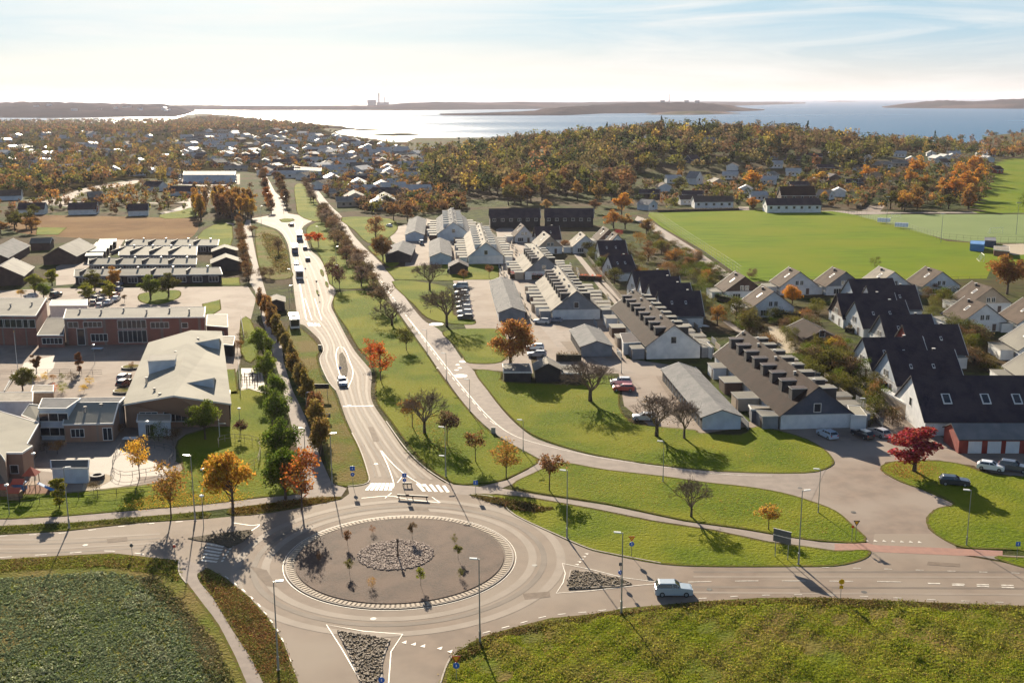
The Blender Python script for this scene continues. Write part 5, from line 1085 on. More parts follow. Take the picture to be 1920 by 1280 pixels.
# houses by and on the wooded hill
hh = [((1312, 322), (1304, 317), 'white_wall', 'roof_metal', 9, 8, 'tall pale villa with a pointed roof above the pitch'), ((1225, 375), (1214, 373), 'blue_wall', 'roof_metal', 5, 8, 'pale blue cottage at the corner of the football pitch'), ((1300, 368), (1372, 366), 'white_wall', 'roof_tan', 6, 11, 'wide two-storey white house by the end of the pitch'), ((1435, 372), (1535, 372), 'white_wall', 'roof_dark', 7, 11, 'long house with a big dark roof and white ground floor by the pitch'), ((1462, 350), (1525, 350), 'brown_wall', 'roof_brown', 10, 10, 'dark red-roofed house with two white dormers behind the long dark roof'),
      ((1560, 357), (1548, 356), 'white_wall', 'roof_pale', 5, 8, 'small white gabled house by the orange bush'), ((1290, 291), (1305, 290), 'navy_wall', 'roof_dark', 7, 9, 'dark blue house with white trim half hidden in the wood'), ((1340, 258), (1320, 256), 'white_wall', 'roof_metal', 7, 10, 'white villa with a tilted roof high on the wooded hill'), ((1437, 285), (1452, 287), 'grey_wall', 'roof_tan', 7, 9, 'grey house with white eaves beside the lane on the hill'), ((1440, 322), (1448, 320), 'white_wall', 'roof_pale', 5, 8, 'low white house beside the big orange tree on the hill'),
      ((1385, 236), (1415, 236), 'brown_wall', 'roof_dark', 5, 8, 'flat dark house on the crest of the hill'), ((1455, 232), (1500, 232), 'white_wall', 'roof_pale', 4, 9, 'white house behind the pines on the crest'), ((1668, 278), (1655, 276), 'navy_wall', 'roof_dark', 7, 9, 'dark house with white gable between orange trees'), ((1648, 303), (1670, 304), 'white_wall', 'roof_pale', 4.5, 8, 'low white bungalow beside the sloping lane'), ((1850, 282), (1880, 282), 'blue_wall', 'roof_metal', 5, 10, 'blue-grey house at the far right by the shore'), ((1710, 302), (1725, 302), 'brown_wall', 'roof_tan', 6, 9, 'brown house hidden among orange trees near the lane'), ((1760, 298), (1775, 297), 'white_wall', 'roof_tan', 6, 9, 'white house hidden among the trees near the shore'), ((1860, 312), (1876, 312), 'red_wall', 'roof_brown', 5, 8, 'little red house at the edge of the far meadow'),
      ((1600, 262), (1615, 262), 'white_wall', 'roof_pale', 5, 8, 'white house with a pale roof below the pines'), ((1780, 276), (1800, 276), 'white_wall', 'roof_metal', 5, 9, 'white house near the water, right of the pines')]
for a, b, wl, rf, rh, W, l in hh:
    g1 = GT(a[0], a[1] + rh * 2.2 * (a[1] - 187) * .01628 * .5 + 2); base = g1.z - .3 if a[1] < 400 else 0
    def gp(q):
        D = math.hypot(g1.x, g1.y); r = ray(*q); return r
    # distance fixed by the ground point, ridge taken along the two viewing rays
    D = math.hypot(g1.x, g1.y); P1 = Vector((0, 0, H_CAM)) + ray(*a) * (g1.y / ray(*a).y); P2 = Vector((0, 0, H_CAM)) + ray(*b) * (g1.y / ray(*b).y)
    d2 = Vector((P2.x - P1.x, P2.y - P1.y + (3 if abs(b[0] - a[0]) < 25 else 0), 0))
    if d2.length < 8: d2 = d2.normalized() * 8
    base = max(-1.0, P1.z - rh); N_ = Vector((P1.x, P1.y, 0)); c = N_ + d2 / 2; c.z = base
    B = Bld('house', l, 'house', c, math.atan2(d2.y, d2.x)); Lh = d2.length; FOOT.append([(c.x - Lh * .6 - 2, c.y + W), (c.x + Lh * .6 + 2, c.y + W), (c.x + Lh * .55, c.y - W - 26), (c.x - Lh * .55, c.y - W - 26)]); x0, x1 = -Lh / 2, Lh / 2; eh = rh * .55; y = W / 2; mb = MB(); zb = -14
    mb.box(x0, x1, -y, y, -6, eh, M[wl]); mb.face([(x0, y, eh), (x0, -y, eh), (x0, 0, rh)], M[wl]); mb.face([(x1, y, eh), (x1, -y, eh), (x1, 0, rh)][::-1], M[wl]); B.part('wall', mb)
    mb = MB(); s_ = (rh - eh) / y
    for sg in (1, -1): slab(mb, (x0 - .4, 0, rh + .15), (x1 + .4, 0, rh + .15), (x1 + .4, sg * (y + .5), eh + .15 - .5 * s_), (x0 - .4, sg * (y + .5), eh + .15 - .5 * s_), .2, M['trim'], M[rf])
    B.part('roof', mb)
    for k in range(max(2, int(Lh / 4))): window(B, (x0, -y), (x1, -y), Lh * (k + .5) / max(2, int(Lh / 4)), 1.3, max(.6, eh - 2.0), eh - .7, 1)
    window(B, (x0, y), (x0, -y), y, 1.4, max(.6, eh - 1.8), eh - .5, 1)
# ================================================================ the far town: one mesh per house
FARH = []; protoH = []
for k, (rf, wl) in enumerate((('roof_bright', 'white_wall'), ('roof_dark', 'brown_wall'), ('roof_bright', 'blue_wall'), ('roof_tan', 'white_wall'), ('roof_felt', 'brick'), ('roof_pale', 'beige_wall'))):
    x, y, e, h = 6 + k % 3, 4.5, 3.2, 5.4; mb = MB(); mb.box(-x, x, -y, y, -.3, e, M[wl]); mb.face([(-x, y, e), (-x, -y, e), (-x, 0, h)], M[wl]); mb.face([(x, -y, e), (x, y, e), (x, 0, h)], M[wl])
    for sg in (1, -1): slab(mb, (-x - .5, 0, h + .1), (x + .5, 0, h + .1), (x + .5, sg * (y + .6), e - .1), (-x - .5, sg * (y + .6), e - .1), .2, M['trim'], M[rf])
    for q in (-.5, 0, .5): mb.box(x * q - .7, x * q + .7, -y - .03, -y + .02, 1, 2.2, M['glass'])
    protoH.append(mb.mesh('house'))
rt_ = random.Random(11)
RFN = ['pale-roofed white', 'dark-roofed brown', 'white-roofed grey-blue', 'tan-roofed white', 'felt-roofed brick', 'pale-roofed beige']
town = [(385, 245), (470, 238), (560, 238), (640, 262), (720, 275), (800, 285), (850, 300), (860, 340), (760, 372), (720, 400), (660, 392), (625, 372), (600, 348), (560, 338), (500, 330), (420, 318), (380, 300), (330, 285), (350, 262)]
TOWN = [tuple(G(x, y)[:2]) for x, y in town]; used = []; HOUSE_P = []
def free(p, r):
    return all((p[0] - a) ** 2 + (p[1] - b) ** 2 > r * r for a, b in used)
k = 0; made = 0
while made < 235 and k < 9000:
    k += 1; px = rt_.uniform(335, 860); py = 236 + rt_.random() ** .8 * 160
    if not inside((px, py), town): continue
    g = G(px, py); mn = 19 + max(0, g.y - 900) * .012
    if not free((g.x, g.y), mn): continue
    used.append((g.x, g.y)); HOUSE_P.append((px, py)); small = py < 276; i = rt_.randrange(6) if py > 300 else rt_.choice([0, 2, 2, 3, 5, 0, 1]); o = bpy.data.objects.new('house', protoH[i]); col.objects.link(o); o.location = (g.x, g.y, hgt(g.x, g.y))
    o.rotation_euler = (0, 0, R(rt_.choice([12, 100, -20, 70, 5, 95]) + rt_.uniform(-8, 8))); s = rt_.uniform(.8, 1.25); o.scale = (s * rt_.uniform(.9, 1.4), s, s)
    zone = 'shore side of far town' if py < 262 else 'middle of far town' if py < 310 else 'near side of far town'; sd = 'left of the main road' if px < 480 else 'right of the main road'
    sd = 'left end' if px < 430 else 'left of centre' if px < 520 else 'mid part' if px < 620 else 'right of centre' if px < 740 else 'right end'
    if small: FARH.append(o); made += 1; continue
    tag(o, f'{RFN[i]} house, {zone}, {sd}', 'house', f'{RFN[i]} houses {zone}, {sd}'); made += 1
for n_, (x0, x1, y0, y1, cnt, lab) in enumerate(((5, 345, 236, 330, 120, 'among the trees on the left'), (0, 330, 198, 218, 26, 'on the far shore'))):
    for _ in range(cnt):
        px, py = rt_.uniform(x0, x1), rt_.uniform(y0, y1)
        if n_: 
            g = G(px, rt_.uniform(217, 220)); P1 = Vector((0, 0, H_CAM)) + ray(px, py) * (g.y * 1.12 / ray(px, py).y); g = P1
        else: g = G(px, py)
        o = bpy.data.objects.new('house', protoH[rt_.choice([0, 3, 2])]); col.objects.link(o); o.location = g; o.rotation_euler = (0, 0, rt_.uniform(0, 3)); s = 1.6 if n_ else 1.1; o.scale = (s, s, s); FARH.append(o) if n_ or py < 290 else tag(o, f'pale-roofed house standing {lab}', 'house', f'pale houses {lab}')
mb = MB()
for o in FARH:
    me = o.data; mw = Matrix.Translation(o.location) @ Matrix.Rotation(o.rotation_euler.z, 4, 'Z') @ Matrix.Diagonal((*o.scale, 1)); n = len(mb.v); mb.v += [tuple(mw @ v_.co) for v_ in me.vertices]
    for p_ in me.polygons: mb.f.append(tuple(n + k_ for k_ in p_.vertices)); mb.m.append(mb.mi(me.materials[p_.material_index]))
    bpy.data.objects.remove(o)
tag(mb.build('far_houses'), 'countless tiny far-off houses by the water and on the far shore', 'houses', kind='stuff')
slp = [GT(x, y) for x, y in ((1215, 388), (1200, 350), (1300, 335), (1400, 300), (1560, 290), (1700, 292), (1850, 290), (1850, 305), (1700, 318), (1640, 345), (1560, 388), (1400, 385))]; sl2 = [(q.x, q.y) for q in slp]; nn_ = 0
for _ in range(3000):
    x, y = rt_.uniform(min(q[0] for q in sl2), max(q[0] for q in sl2)), rt_.uniform(min(q[1] for q in sl2), max(q[1] for q in sl2))
    if nn_ >= 40: break
    if not inside((x, y), sl2) or any(inside((x, y), f_) for f_ in FOOT) or not free((x, y), 26): continue
    used.append((x, y)); i = rt_.choice([0, 1, 3, 2, 5, 0]); o = bpy.data.objects.new('house', protoH[i]); col.objects.link(o); o.location = (x, y, hgt(x, y)); o.rotation_euler = (0, 0, R(rt_.choice([5, 95, -15, 75]))); o.scale = (.85, .9, .95); nn_ += 1
    FOOT.append([(x - 7, y + 5), (x + 7, y + 5), (x + 8, y - 26), (x - 8, y - 26)]); tag(o, f'{RFN[i]} house on the wooded slope behind the pitch', 'house', f'{RFN[i]} houses on the wooded slope')
# power station far away
c = Vector((0, 0, H_CAM)) + ray(705, 192) * (9500 / ray(705, 192).y); base = -2
B = Bld('power_station', 'power station with a tall chimney on the far coast', 'power station', Vector((c.x, c.y, 0)), 0)
mb = MB(); mb.box(-70, 0, -30, 30, 0, 62, M['grey_wall']); mb.box(10, 110, -30, 30, 0, 42, M['grey_wall']); B.part('hall', mb); mb = MB(); mb.tube([(25, 0, 0), (25, 0, 118)], [7, 5], M['grey_wall'], 10); B.part('chimney', mb); mb = MB(); mb.tube([(75, 0, 0), (75, 0, 85)], [6, 4], M['grey_wall'], 10); B.part('chimney', mb)
for px, hp, l in ((1255, 177, 'tall thin mast on the crest of the island'),):
    D = 6100; r = ray(px, hp); q = Vector((0, 0, H_CAM)) + r * (D / r.y); r2 = ray(px, 192); z0 = H_CAM + r2.z * D / r2.y; mb = MB(); mb.tube([(0, 0, -20), (0, 0, q.z - z0)], [3.0, 1.5], M['grey_wall'], 6); o = mb.build('mast', loc=(q.x, q.y, z0)); tag(o, l, 'mast')
for px in (1242, 1287, 1307):
    D = 6100; r2 = ray(px, 191.2); z0 = H_CAM + r2.z * D / r2.y; p = Vector((0, 0, H_CAM)) + r2 * (D / r2.y); mb = MB(); mb.box(-12, 12, -8, 8, -15, 7, M['grey_wall']); mb.prism([(-12, -8), (12, -8), (12, 8), (-12, 8)], 7, 8, M['roof_dark']); o = mb.build('house', loc=(p.x, p.y, z0)); tag(o, 'grey lookout building on the skyline of the island', 'building', 'buildings on the island crest')
# ================================================================ trees standing on their own
def near_trees():
    T = [('round', (437, 963), 10.6, 7.2, (.50, .27, .04), 'broad yellow-orange tree by the foot path, left of the roundabout'), ('sparse', (321, 972), 9, 5.6, 'orange', 'thin orange tree beside the road, second left of the crossing'),
         ('sparse', (262, 896), 7.8, 4.2, 'yellow', 'slim yellow tree inside the round playground fence'), ('column', (112, 952), 5.6, 2.8, 'yellowgreen', 'small upright yellow-green tree in front of the playground'),
         ('round', (385, 824), 7.6, 6, 'green', 'round green tree at the front corner of the large school'), ('small', (452, 822), 4.2, 2.8, 'purple', 'small dark purple tree on the lawn beside the school'),
         ('round', (536, 936), 9.2, 7, 'dkgreen', 'tall dark green tree right behind the orange one'), ('round', (528, 886), 9.4, 6.6, 'dkgreen', 'second dark green tree along the lane, counted from the roundabout'),
         ('round', (520, 815), 8.6, 6, 'dkgreen', 'third dark green tree along the lane'), ('round', (513, 762), 7.4, 5, 'green', 'fourth green tree along the lane, beside the outdoor gym'), ('round', (500, 724), 8, 5, 'green', 'fifth green tree along the lane, behind the gym'),
         ('round', (494, 676), 8.4, 5.6, 'green', 'farthest big green tree of the lane row'), ('sparse', (566, 956), 9.8, 6.8, (.42, .16, .035), 'burnt orange tree with open branches at the head of the lane'),
         ('sparse', (696, 684), 6.5, 4.2, 'redorange', 'smaller of the two red-orange trees beside the main road'), ('sparse', (714, 714), 8.6, 6, 'redorange', 'larger of the two red-orange trees beside the main road'),
         ('bare', (796, 812), 9.2, 6.4, 'brown', 'leafless tree leaning on the lawn between the two roads'), ('small', (773, 800), 6.2, 4.6, 'orange', 'small orange tree next to the leaning leafless one'), ('small', (838, 834), 7.4, 5, 'brown', 'thin brown tree behind the double street lamp'),
         ('small', (892, 866), 6, 3.8, 'rust', 'thin young rust tree on the long lawn'), ('sparse', (949, 896), 7.2, 5.2, 'orange', 'young orange tree where the foot path leaves the cycle road'), ('small', (1030, 920), 7, 4.8, 'rust', 'young rust-orange tree on the lawn right of the foot path'),
         ('bare', (1296, 969), 6.6, 4.2, 'brown', 'thin leafless sapling on the middle lawn'), ('small', (1441, 993), 4.6, 3.8, (.40, .24, .05), 'little round yellow-brown tree near the direction sign'),
         ('bare', (1107, 752), 9.8, 9.4, 'brown', 'big leafless tree in front of the storage sheds'), ('bare', (1231, 818), 9, 8.2, 'orange', 'big leafless tree with few orange leaves beside the parked car'), ('bare', (1283, 822), 8.2, 5.2, 'brown', 'slender leafless tree at the longest garage'),
         ('round', (957, 690), 12.5, 9.5, (.33, .17, .05), 'tall orange-brown tree beside the two glinting cars'), ('bush', (960, 686), 7, 8.5, (.16, .13, .035), 'olive undergrowth tree beneath the tall orange-brown one'),
         ('bare', (838, 612), 13, 9, 'brown', 'tall bare brown tree beside the row of parked cars'), ('bare', (806, 545), 11, 8, 'rust', 'tall bare rust tree above the row of parked cars'), ('small', (869, 532), 5.5, 3.4, 'rust', 'little rust tree at the end of the parked cars'), ('small', (917, 522), 5, 4, 'rust', 'little rust tree on the lawn by the white-based terrace'),
         ('round', (705, 452), 12, 9.6, (.26, .13, .05), 'tall rust tree beside the cycle road above the far lot'), ('round', (718, 490), 10.5, 8.4, 'rust', 'dark rust tree left of the dark-walled garage'), ('oval', (738, 414), 10.5, 6.8, 'rust', 'left one of two orange trees above the far lot'), ('oval', (764, 415), 10.5, 7, 'rust', 'right one of two orange trees above the far lot'), ('oval', (831, 404), 9.5, 5.4, 'rust', 'rust tree left of the farthest terrace'),
         ('small', (584, 462), 6.5, 6.2, 'redorange', 'left one of two low orange-red trees by the far roundabout'), ('small', (597, 464), 6.5, 6.2, 'redorange', 'right one of two low orange-red trees by the far roundabout'), ('sparse', (624, 534), 9.5, 5, 'purple', 'dark purple tree on the avenue edge, farther one'), ('sparse', (637, 546), 9, 5, 'purple', 'dark purple tree on the avenue edge, nearer one'),
         ('bare', (735, 610), 7.5, 7.4, 'brown', 'round leafless tree past the end of the avenue'), ('sparse', (713, 582), 9, 8, (.12, .085, .05), 'dense dark brown tree at the end of the avenue'), ('sparse', (762, 657), 6.6, 5.2, 'olive', 'small olive tree between the avenue and the lamp row'),
         ('bush', (492, 520), 4.5, 5.5, 'brown', 'round grey-brown bush by the lane, left one'), ('bush', (506, 522), 4.5, 5.5, 'brown', 'round grey-brown bush by the lane, right one'), ('round', (522, 478), 7.5, 5.5, 'brown', 'brown tree beside the far roundabout'), ('round', (473, 440), 5, 5, 'rust', 'low rust tree beside the lane bend'),
         ('oval', (283, 562), 8.4, 6.4, 'green', 'green tree on the car park island, left one'), ('oval', (316, 556), 8, 6.6, 'olive', 'olive tree on the car park island, right one'), ('oval', (66, 552), 7, 6, 'yellowgreen', 'yellow-green tree at the left of the car park'), ('oval', (98, 536), 6, 4.6, 'yellowgreen', 'smaller yellow-green tree in front of the brown terrace'),
         ('oval', (82, 560), 5, 4.4, 'green', 'green tree by the white canopy'), ('oval', (165, 562), 5.4, 4.6, 'yellowgreen', 'yellow-green tree among the parked cars, left one'), ('oval', (178, 543), 6.6, 5.2, 'olive', 'olive tree among the parked cars, rear one'), ('oval', (205, 560), 5.6, 4.6, 'yellowgreen', 'yellow-green tree among the parked cars, right one'), ('oval', (215, 538), 6.8, 4.6, 'orange', 'orange-tinted tree behind the parked cars'), ('small', (40, 560), 3.2, 3, 'yellow', 'little yellow tree at the car park corner'),
         ('column', (69, 700), 5.8, 2.5, (.22, .11, .05), 'slim rust tree in the school forecourt, left one'), ('column', (149, 700), 5.8, 2.3, (.22, .11, .05), 'slim rust tree in the school forecourt, right one'), ('round', (43, 732), 5.4, 5.2, 'olive', 'round olive tree beside the ramp'), ('small', (234, 567), 2.6, 2.4, 'brown', 'tiny dark tree behind the long brick wing'),
         ('oval', (1714, 884), 8.2, 8.2, 'red', 'deep red maple on the grass tip by the parked cars'), ('round', (1888, 552), 12.5, 12.5, (.26, .12, .035), 'large rust tree at the corner of the football pitch'), ('round', (1485, 570), 6.2, 5.8, (.62, .29, .04), 'bright orange tree in front of the white gable'), ('bush', (1409, 521), 4, 5, 'brown', 'small dark tree at the pitch edge'),
         ('bush', (1530, 588), 5.4, 7, 'olive', 'round olive bush tree left of the dark-roofed houses'), ('oval', (1165, 408), 14, 10, (.45, .22, .04), 'tall glowing orange tree at the corner of the wood'), ('oval', (1150, 428), 9, 9, (.42, .19, .04), 'broad orange tree below the tall glowing one'), ('oval', (1172, 430), 8, 7, 'orange', 'orange tree at the start of the pitch path'),
         ('oval', (1026, 398), 7.5, 6, (.36, .22, .08), 'tan birch above the two dark terraces'), ('oval', (1114, 400), 8, 6.5, 'rust', 'rust tree at the right end of the dark terraces'), ('oval', (1212, 440), 7, 5.4, 'rust', 'rust tree behind the small house at the fence corner'), ('bush', (1200, 460), 6, 8, 'orange', 'orange-brown clump beside the pitch path'), ('bush', (1160, 445), 4, 5, 'red', 'small red bush between the dark houses'),
         ('oval', (1412, 358), 14, 11, (.60, .30, .04), 'large golden tree by the lane at the top of the pitch'), ('oval', (1411, 392), 7, 7, (.55, .26, .04), 'smaller golden tree below the large one'), ('oval', (1627, 338), 11, 11, (.60, .29, .04), 'round golden tree beside the sloping lane'), ('oval', (1536, 345), 9, 10, (.50, .28, .05), 'golden tree behind the house with the big dark roof'), ('oval', (1522, 352), 8, 9, 'orange', 'orange tree left of the golden one'),
         ('oval', (1545, 376), 5.4, 5.4, (.60, .33, .05), 'small yellow-orange tree beside the white gabled house'), ('oval', (1272, 355), 9, 9, 'olive', 'olive tree left of the pointed villa'), ('oval', (1274, 340), 9, 4, 'orange', 'thin orange tree behind the olive one'), ('sparse', (1213, 472), 5, 5, 'rust', 'rust shrub tree by the fence path')]
    for k, p, h, w, c, l in T: tree(k, G(*p) if p[1] > 400 else GT(*p), h, w, c, l, lod=0 if p[1] > 480 else 1)
near_trees()
rr = random.Random(3)
def rowtrees(kind, pts, n, h, w, cols, label, group, lod=1, jit=1.2, cat='tree'):
    P_ = [G(*p) for p in pts]; Ls = [(b - a).length for a, b in zip(P_, P_[1:])]; tot = sum(Ls)
    for i in range(n):
        t = tot * (i + .5) / n; k = 0
        while t > Ls[k] and k < len(Ls) - 1: t -= Ls[k]; k += 1
        p = P_[k].lerp(P_[k + 1], t / Ls[k]); p.x += rr.uniform(-jit, jit); p.y += rr.uniform(-jit, jit); s = rr.uniform(.85, 1.15)
        tree(kind, p, h * s, w * s * rr.uniform(.9, 1.1), rr.choice(cols), label, group, lod=lod, cat=cat)
rowtrees('tall', [(489, 580), (512, 625), (530, 665), (552, 710), (572, 755), (590, 810), (612, 872)], 14, 8.2, 3.7, ['rust', (.30, .16, .05), (.24, .17, .05), (.20, .16, .05)], 'slim brown tree in the row along the left path', 'brown trees in a row along the left path', 0, .6)
rowtrees('round', [(446, 415), (452, 450), (460, 500), (466, 532)], 17, 5.4, 4.8, ['brown', (.16, .10, .05), 'rust'], 'low brown tree in the dense strip beside the lane', 'dense strip of brown trees beside the lane', 1, .5)
rowtrees('round', [(571, 345), (580, 362), (588, 385)], 9, 6.8, 5.5, ['brown', (.15, .11, .08)], 'grey-brown avenue tree in the short far block', 'far block of the avenue', 1, 1)
rowtrees('round', [(598, 402), (615, 425), (640, 462), (668, 505), (700, 548)], 28, 7.6, 6.8, ['brown', (.16, .12, .09), (.19, .12, .07)], 'grey-brown tree in the avenue row between the roads', 'double row of trees between the two roads', 1, 2.2)
rowtrees('tall', [(488, 322), (495, 340), (498, 360), (500, 385), (505, 405)], 12, 9, 5.5, ['rust', (.40, .17, .04), 'brown'], 'orange-brown tree on the left side of the far main road', 'trees left of the far main road', 1, 2)
rowtrees('tall', [(520, 340), (530, 360), (540, 385), (548, 392)], 9, 9.5, 6, ['rust', 'brown', (.2, .13, .05)], 'brown tree on the right side of the far main road', 'trees right of the far main road', 1, 2)
for i in range(44):
    px, py = rr.uniform(364, 476), 0; py = rr.uniform(384, 412) + (0 if px > 400 else 3); tree('tall', (px, py), rr.uniform(10, 15), rr.uniform(4.4, 6.4), rr.choice([(.42, .25, .04), 'orange', (.40, .23, .05), 'rust']), 'tall orange tree in the grove beside the brown meadow', 'orange grove beside the meadow', lod=1)
for i in range(12):
    tree('oval', (rr.uniform(-15, 70), rr.uniform(405, 442)), rr.uniform(6, 10), rr.uniform(5, 8), rr.choice(['rust', 'brown', 'orange', 'olive']), 'rust-brown tree at the left end of the brown meadow', 'trees at the left end of the meadow', lod=1)
for i in range(26):
    px = rr.uniform(1655, 1835); py = rr.uniform(372, 396) if px < 1720 else rr.uniform(330, 394); tree(rr.choice(['oval', 'tall', 'oval']), GT(px, py), rr.uniform(8, 13), rr.uniform(6, 9), rr.choice(['olive', (.42, .20, .04), 'orange', 'brown', (.5, .26, .05), 'olive']), 'autumn tree in the wood right of the sloping lane', 'wood between the sloping lane and the meadow', lod=1)
for i, (px, py, h) in enumerate(((1718, 335, 14), (1705, 350, 10), (1812, 372, 14), (1800, 345, 13), (1822, 330, 12), (1790, 380, 13), (1836, 345, 11), (1835, 318, 9))):
    tree('oval', GT(px, py), h * 1.25, h * .85, (.52, .24, .04), 'big glowing orange tree at the rim of the far meadow', 'glowing trees at the rim of the far meadow', lod=1)
for i, px in enumerate((1862, 1876, 1890, 1906, 1918, 1932)):
    tree('oval', GT(px, 296 - i), 9, 9, rr.choice(['orange', 'rust', (.5, .24, .05)]), 'orange tree by the shore at the right edge', 'orange trees by the shore at the right edge', lod=1)
tree('bush', G(1918, 388), 8, 9, 'dkgreen', 'dark green tree cut by the right picture edge', lod=1)
for i, px in enumerate(range(1445, 1560, 9)):
    tree('pine', GT(px, 262 + rr.uniform(-4, 4)), 11, 8, 'pine', 'dark pine on the crest of the hill', 'pines on the crest of the hill', lod=1)
for i, px in enumerate((1165, 1190, 1222, 1230, 1300, 1320, 1345, 1376, 1405, 1130, 1100, 1075, 1060, 1043, 1590, 1640, 1670, 1720, 1750, 1825)):
    p = G(px, 262); D = 1010 + rr.uniform(-30, 30); r = ray(px, 240); x = r.x / r.y * D; tree('spruce' if px < 1400 else 'pine', Vector((x, D, hgt(x, D))), rr.uniform(11, 14) if px < 1400 else 11, 6.5, 'pine', 'dark conifer breaking the skyline of the wood', 'conifers on the skyline of the wood', lod=1)
# front rank of the wood below the hill
for i in range(38):
    px = rr.uniform(860, 1190); py = rr.uniform(352, 386) if px > 900 else rr.uniform(345, 365)
    tree('oval', GT(px, py), rr.uniform(11, 16), rr.uniform(7.5, 10), rr.choice(['brown', 'rust', (.28, .18, .06), 'brown', 'olive', (.36, .20, .05)]), 'brown and gold tree in the front rank of the wood', 'front rank of the wood', lod=1)
def clear(p):
    return not any(inside((p.x, p.y), f) for f in FOOT)
# ================================================================ woods as masses
def scatter(poly, n, terrain=True, mind=0):
    P_ = []; xs = [p[0] for p in poly]; ys = [p[1] for p in poly]; k = 0
    while len(P_) < n and k < n * 40:
        k += 1; px = rr.uniform(min(xs), max(xs)); py = min(ys) + (max(ys) - min(ys)) * rr.random() ** .75
        if inside((px, py), poly):
            g = GT(px, py) if terrain else G(px, py)
            if any((g.x - a) ** 2 + (g.y - b) ** 2 < 60 for a, b in used[-0:]) : continue
            P_.append((g.x, g.y, g.z))
    return P_
hw = [(880, 330), (930, 300), (1010, 275), (1100, 262), (1220, 250), (1330, 250), (1430, 255), (1560, 270), (1700, 280), (1860, 285), (1850, 300), (1720, 315), (1690, 330), (1640, 372), (1560, 350), (1440, 345), (1400, 320), (1340, 345), (1300, 350), (1240, 380), (1195, 375), (1180, 340), (1100, 330), (960, 345)]
def wpts(n, y0, y1, x0, x1):
    r = []
    while len(r) < n:
        y = rr.uniform(y0, y1); px = rr.uniform(x0, x1); x = (px - 960) / F_PX * y * 1.0; r.append((x, y, hgt(x, y)))
    return r
P1 = [p for p in wpts(1900, 690, 1260, 800, 1960) if not (p[1] < 740 and p[0] < 60) and not (p[1] < 800 and p[0] > 60) and p[0] / p[1] < .40 - max(0, 1180 - p[1]) * .0002]
P1 = [p for p in P1 if not (p[1] > 1120 and p[0] / p[1] < -.02)]
LN_ = [G(1640, 390), G(1665, 355), GT(1700, 325)]
P1 = [p for p in P1 if clear(Vector(p))] + [(q.x, q.y, q.z) for q in [GT(rr.uniform(860, 1185), rr.uniform(345, 372)) for _ in range(60)]]
forest('woodland', P1, 'brown and green autumn wood covering the low hill by the sea', [('brown', 4), ('olive', 5), ('rust', .8), ('pine', 4), ((.17, .135, .055), 4), ((.30, .21, .05), 1.6)], 9, 19, 150, 1.75, 4, spr=.03, wf=.46)
slope = [GT(x, y) for x, y in ((1205, 392), (1190, 350), (1300, 345), (1400, 330), (1560, 320), (1700, 318), (1850, 300), (1865, 330), (1835, 392), (1650, 394), (1690, 330), (1640, 380), (1610, 393))]
P6 = [(x, y, hgt(x, y)) for x, y in fill([(p.x, p.y) for p in slope], 900, True) if clear(Vector((x, y, 0)))]
forest('garden_trees', P6, 'mixed garden trees and bushes between the houses behind the football pitch', [('brown', 4), ('olive', 5), ('rust', 1.5), ('pine', 2), ('orange', .7)], 3, 9, 70, 1.05, 14, wf=.5)
P2 = scatter([(-60, 250), (200, 240), (380, 235), (350, 262), (335, 300), (370, 330), (330, 345), (250, 338), (160, 350), (100, 368), (-60, 378)], 850)
forest('woodland', P2, 'orange and brown wood among the houses on the far left', [('rust', 2), ('orange', 1), ('brown', 5), ('olive', 4.5), ((.30, .21, .05), 2.5), ('pine', 2)], 7, 14, 100, 1.6, 5, wf=.46)
P3 = scatter([(335, 250), (470, 232), (560, 238), (640, 250), (760, 270), (880, 275), (930, 300), (880, 345), (870, 395), (760, 405), (680, 398), (615, 370), (560, 330), (500, 325), (440, 318), (380, 320), (340, 300)], 1250)
forest('woodland', P3, 'brown garden trees between the houses of the far town', [('brown', 4), ('rust', 2.5), ('olive', 1.6), ('orange', 1.3), ('pine', 1)], 4, 8.5, 60, 1.25, 6, wf=.46)
P4 = scatter([(-40, 229), (330, 226), (420, 217), (560, 232), (620, 247), (480, 245), (330, 250), (-40, 252)], 2300)
forest('woodland', P4, 'far belt of dark trees along the shore', [('brown', 4), ('rust', 2), ('pine', 1.4), ('olive', 1)], 8, 13, 26, 3.2, 7, wf=.75)
P5 = scatter([(-30, 382), (300, 384), (360, 398), (300, 402), (100, 402), (-30, 404)], 70); forest('woodland', P5, 'low bushes around the long white houses', [('brown', 3), ('olive', 3), ('rust', 2)], 3, 6, 60, .9, 8)
P8 = [p for p in scatter([(60, 372), (150, 362), (260, 345), (330, 340), (440, 352), (475, 345), (478, 385), (400, 372), (330, 392), (130, 392), (60, 388)], 170) if clear(Vector(p))]
forest('garden_trees', P8, 'autumn bushes and trees around the car parks left of the main road', [('brown', 4), ('olive', 3), ('rust', 2), ('orange', 2)], 3, 8, 70, 1.0, 22, wf=.5)
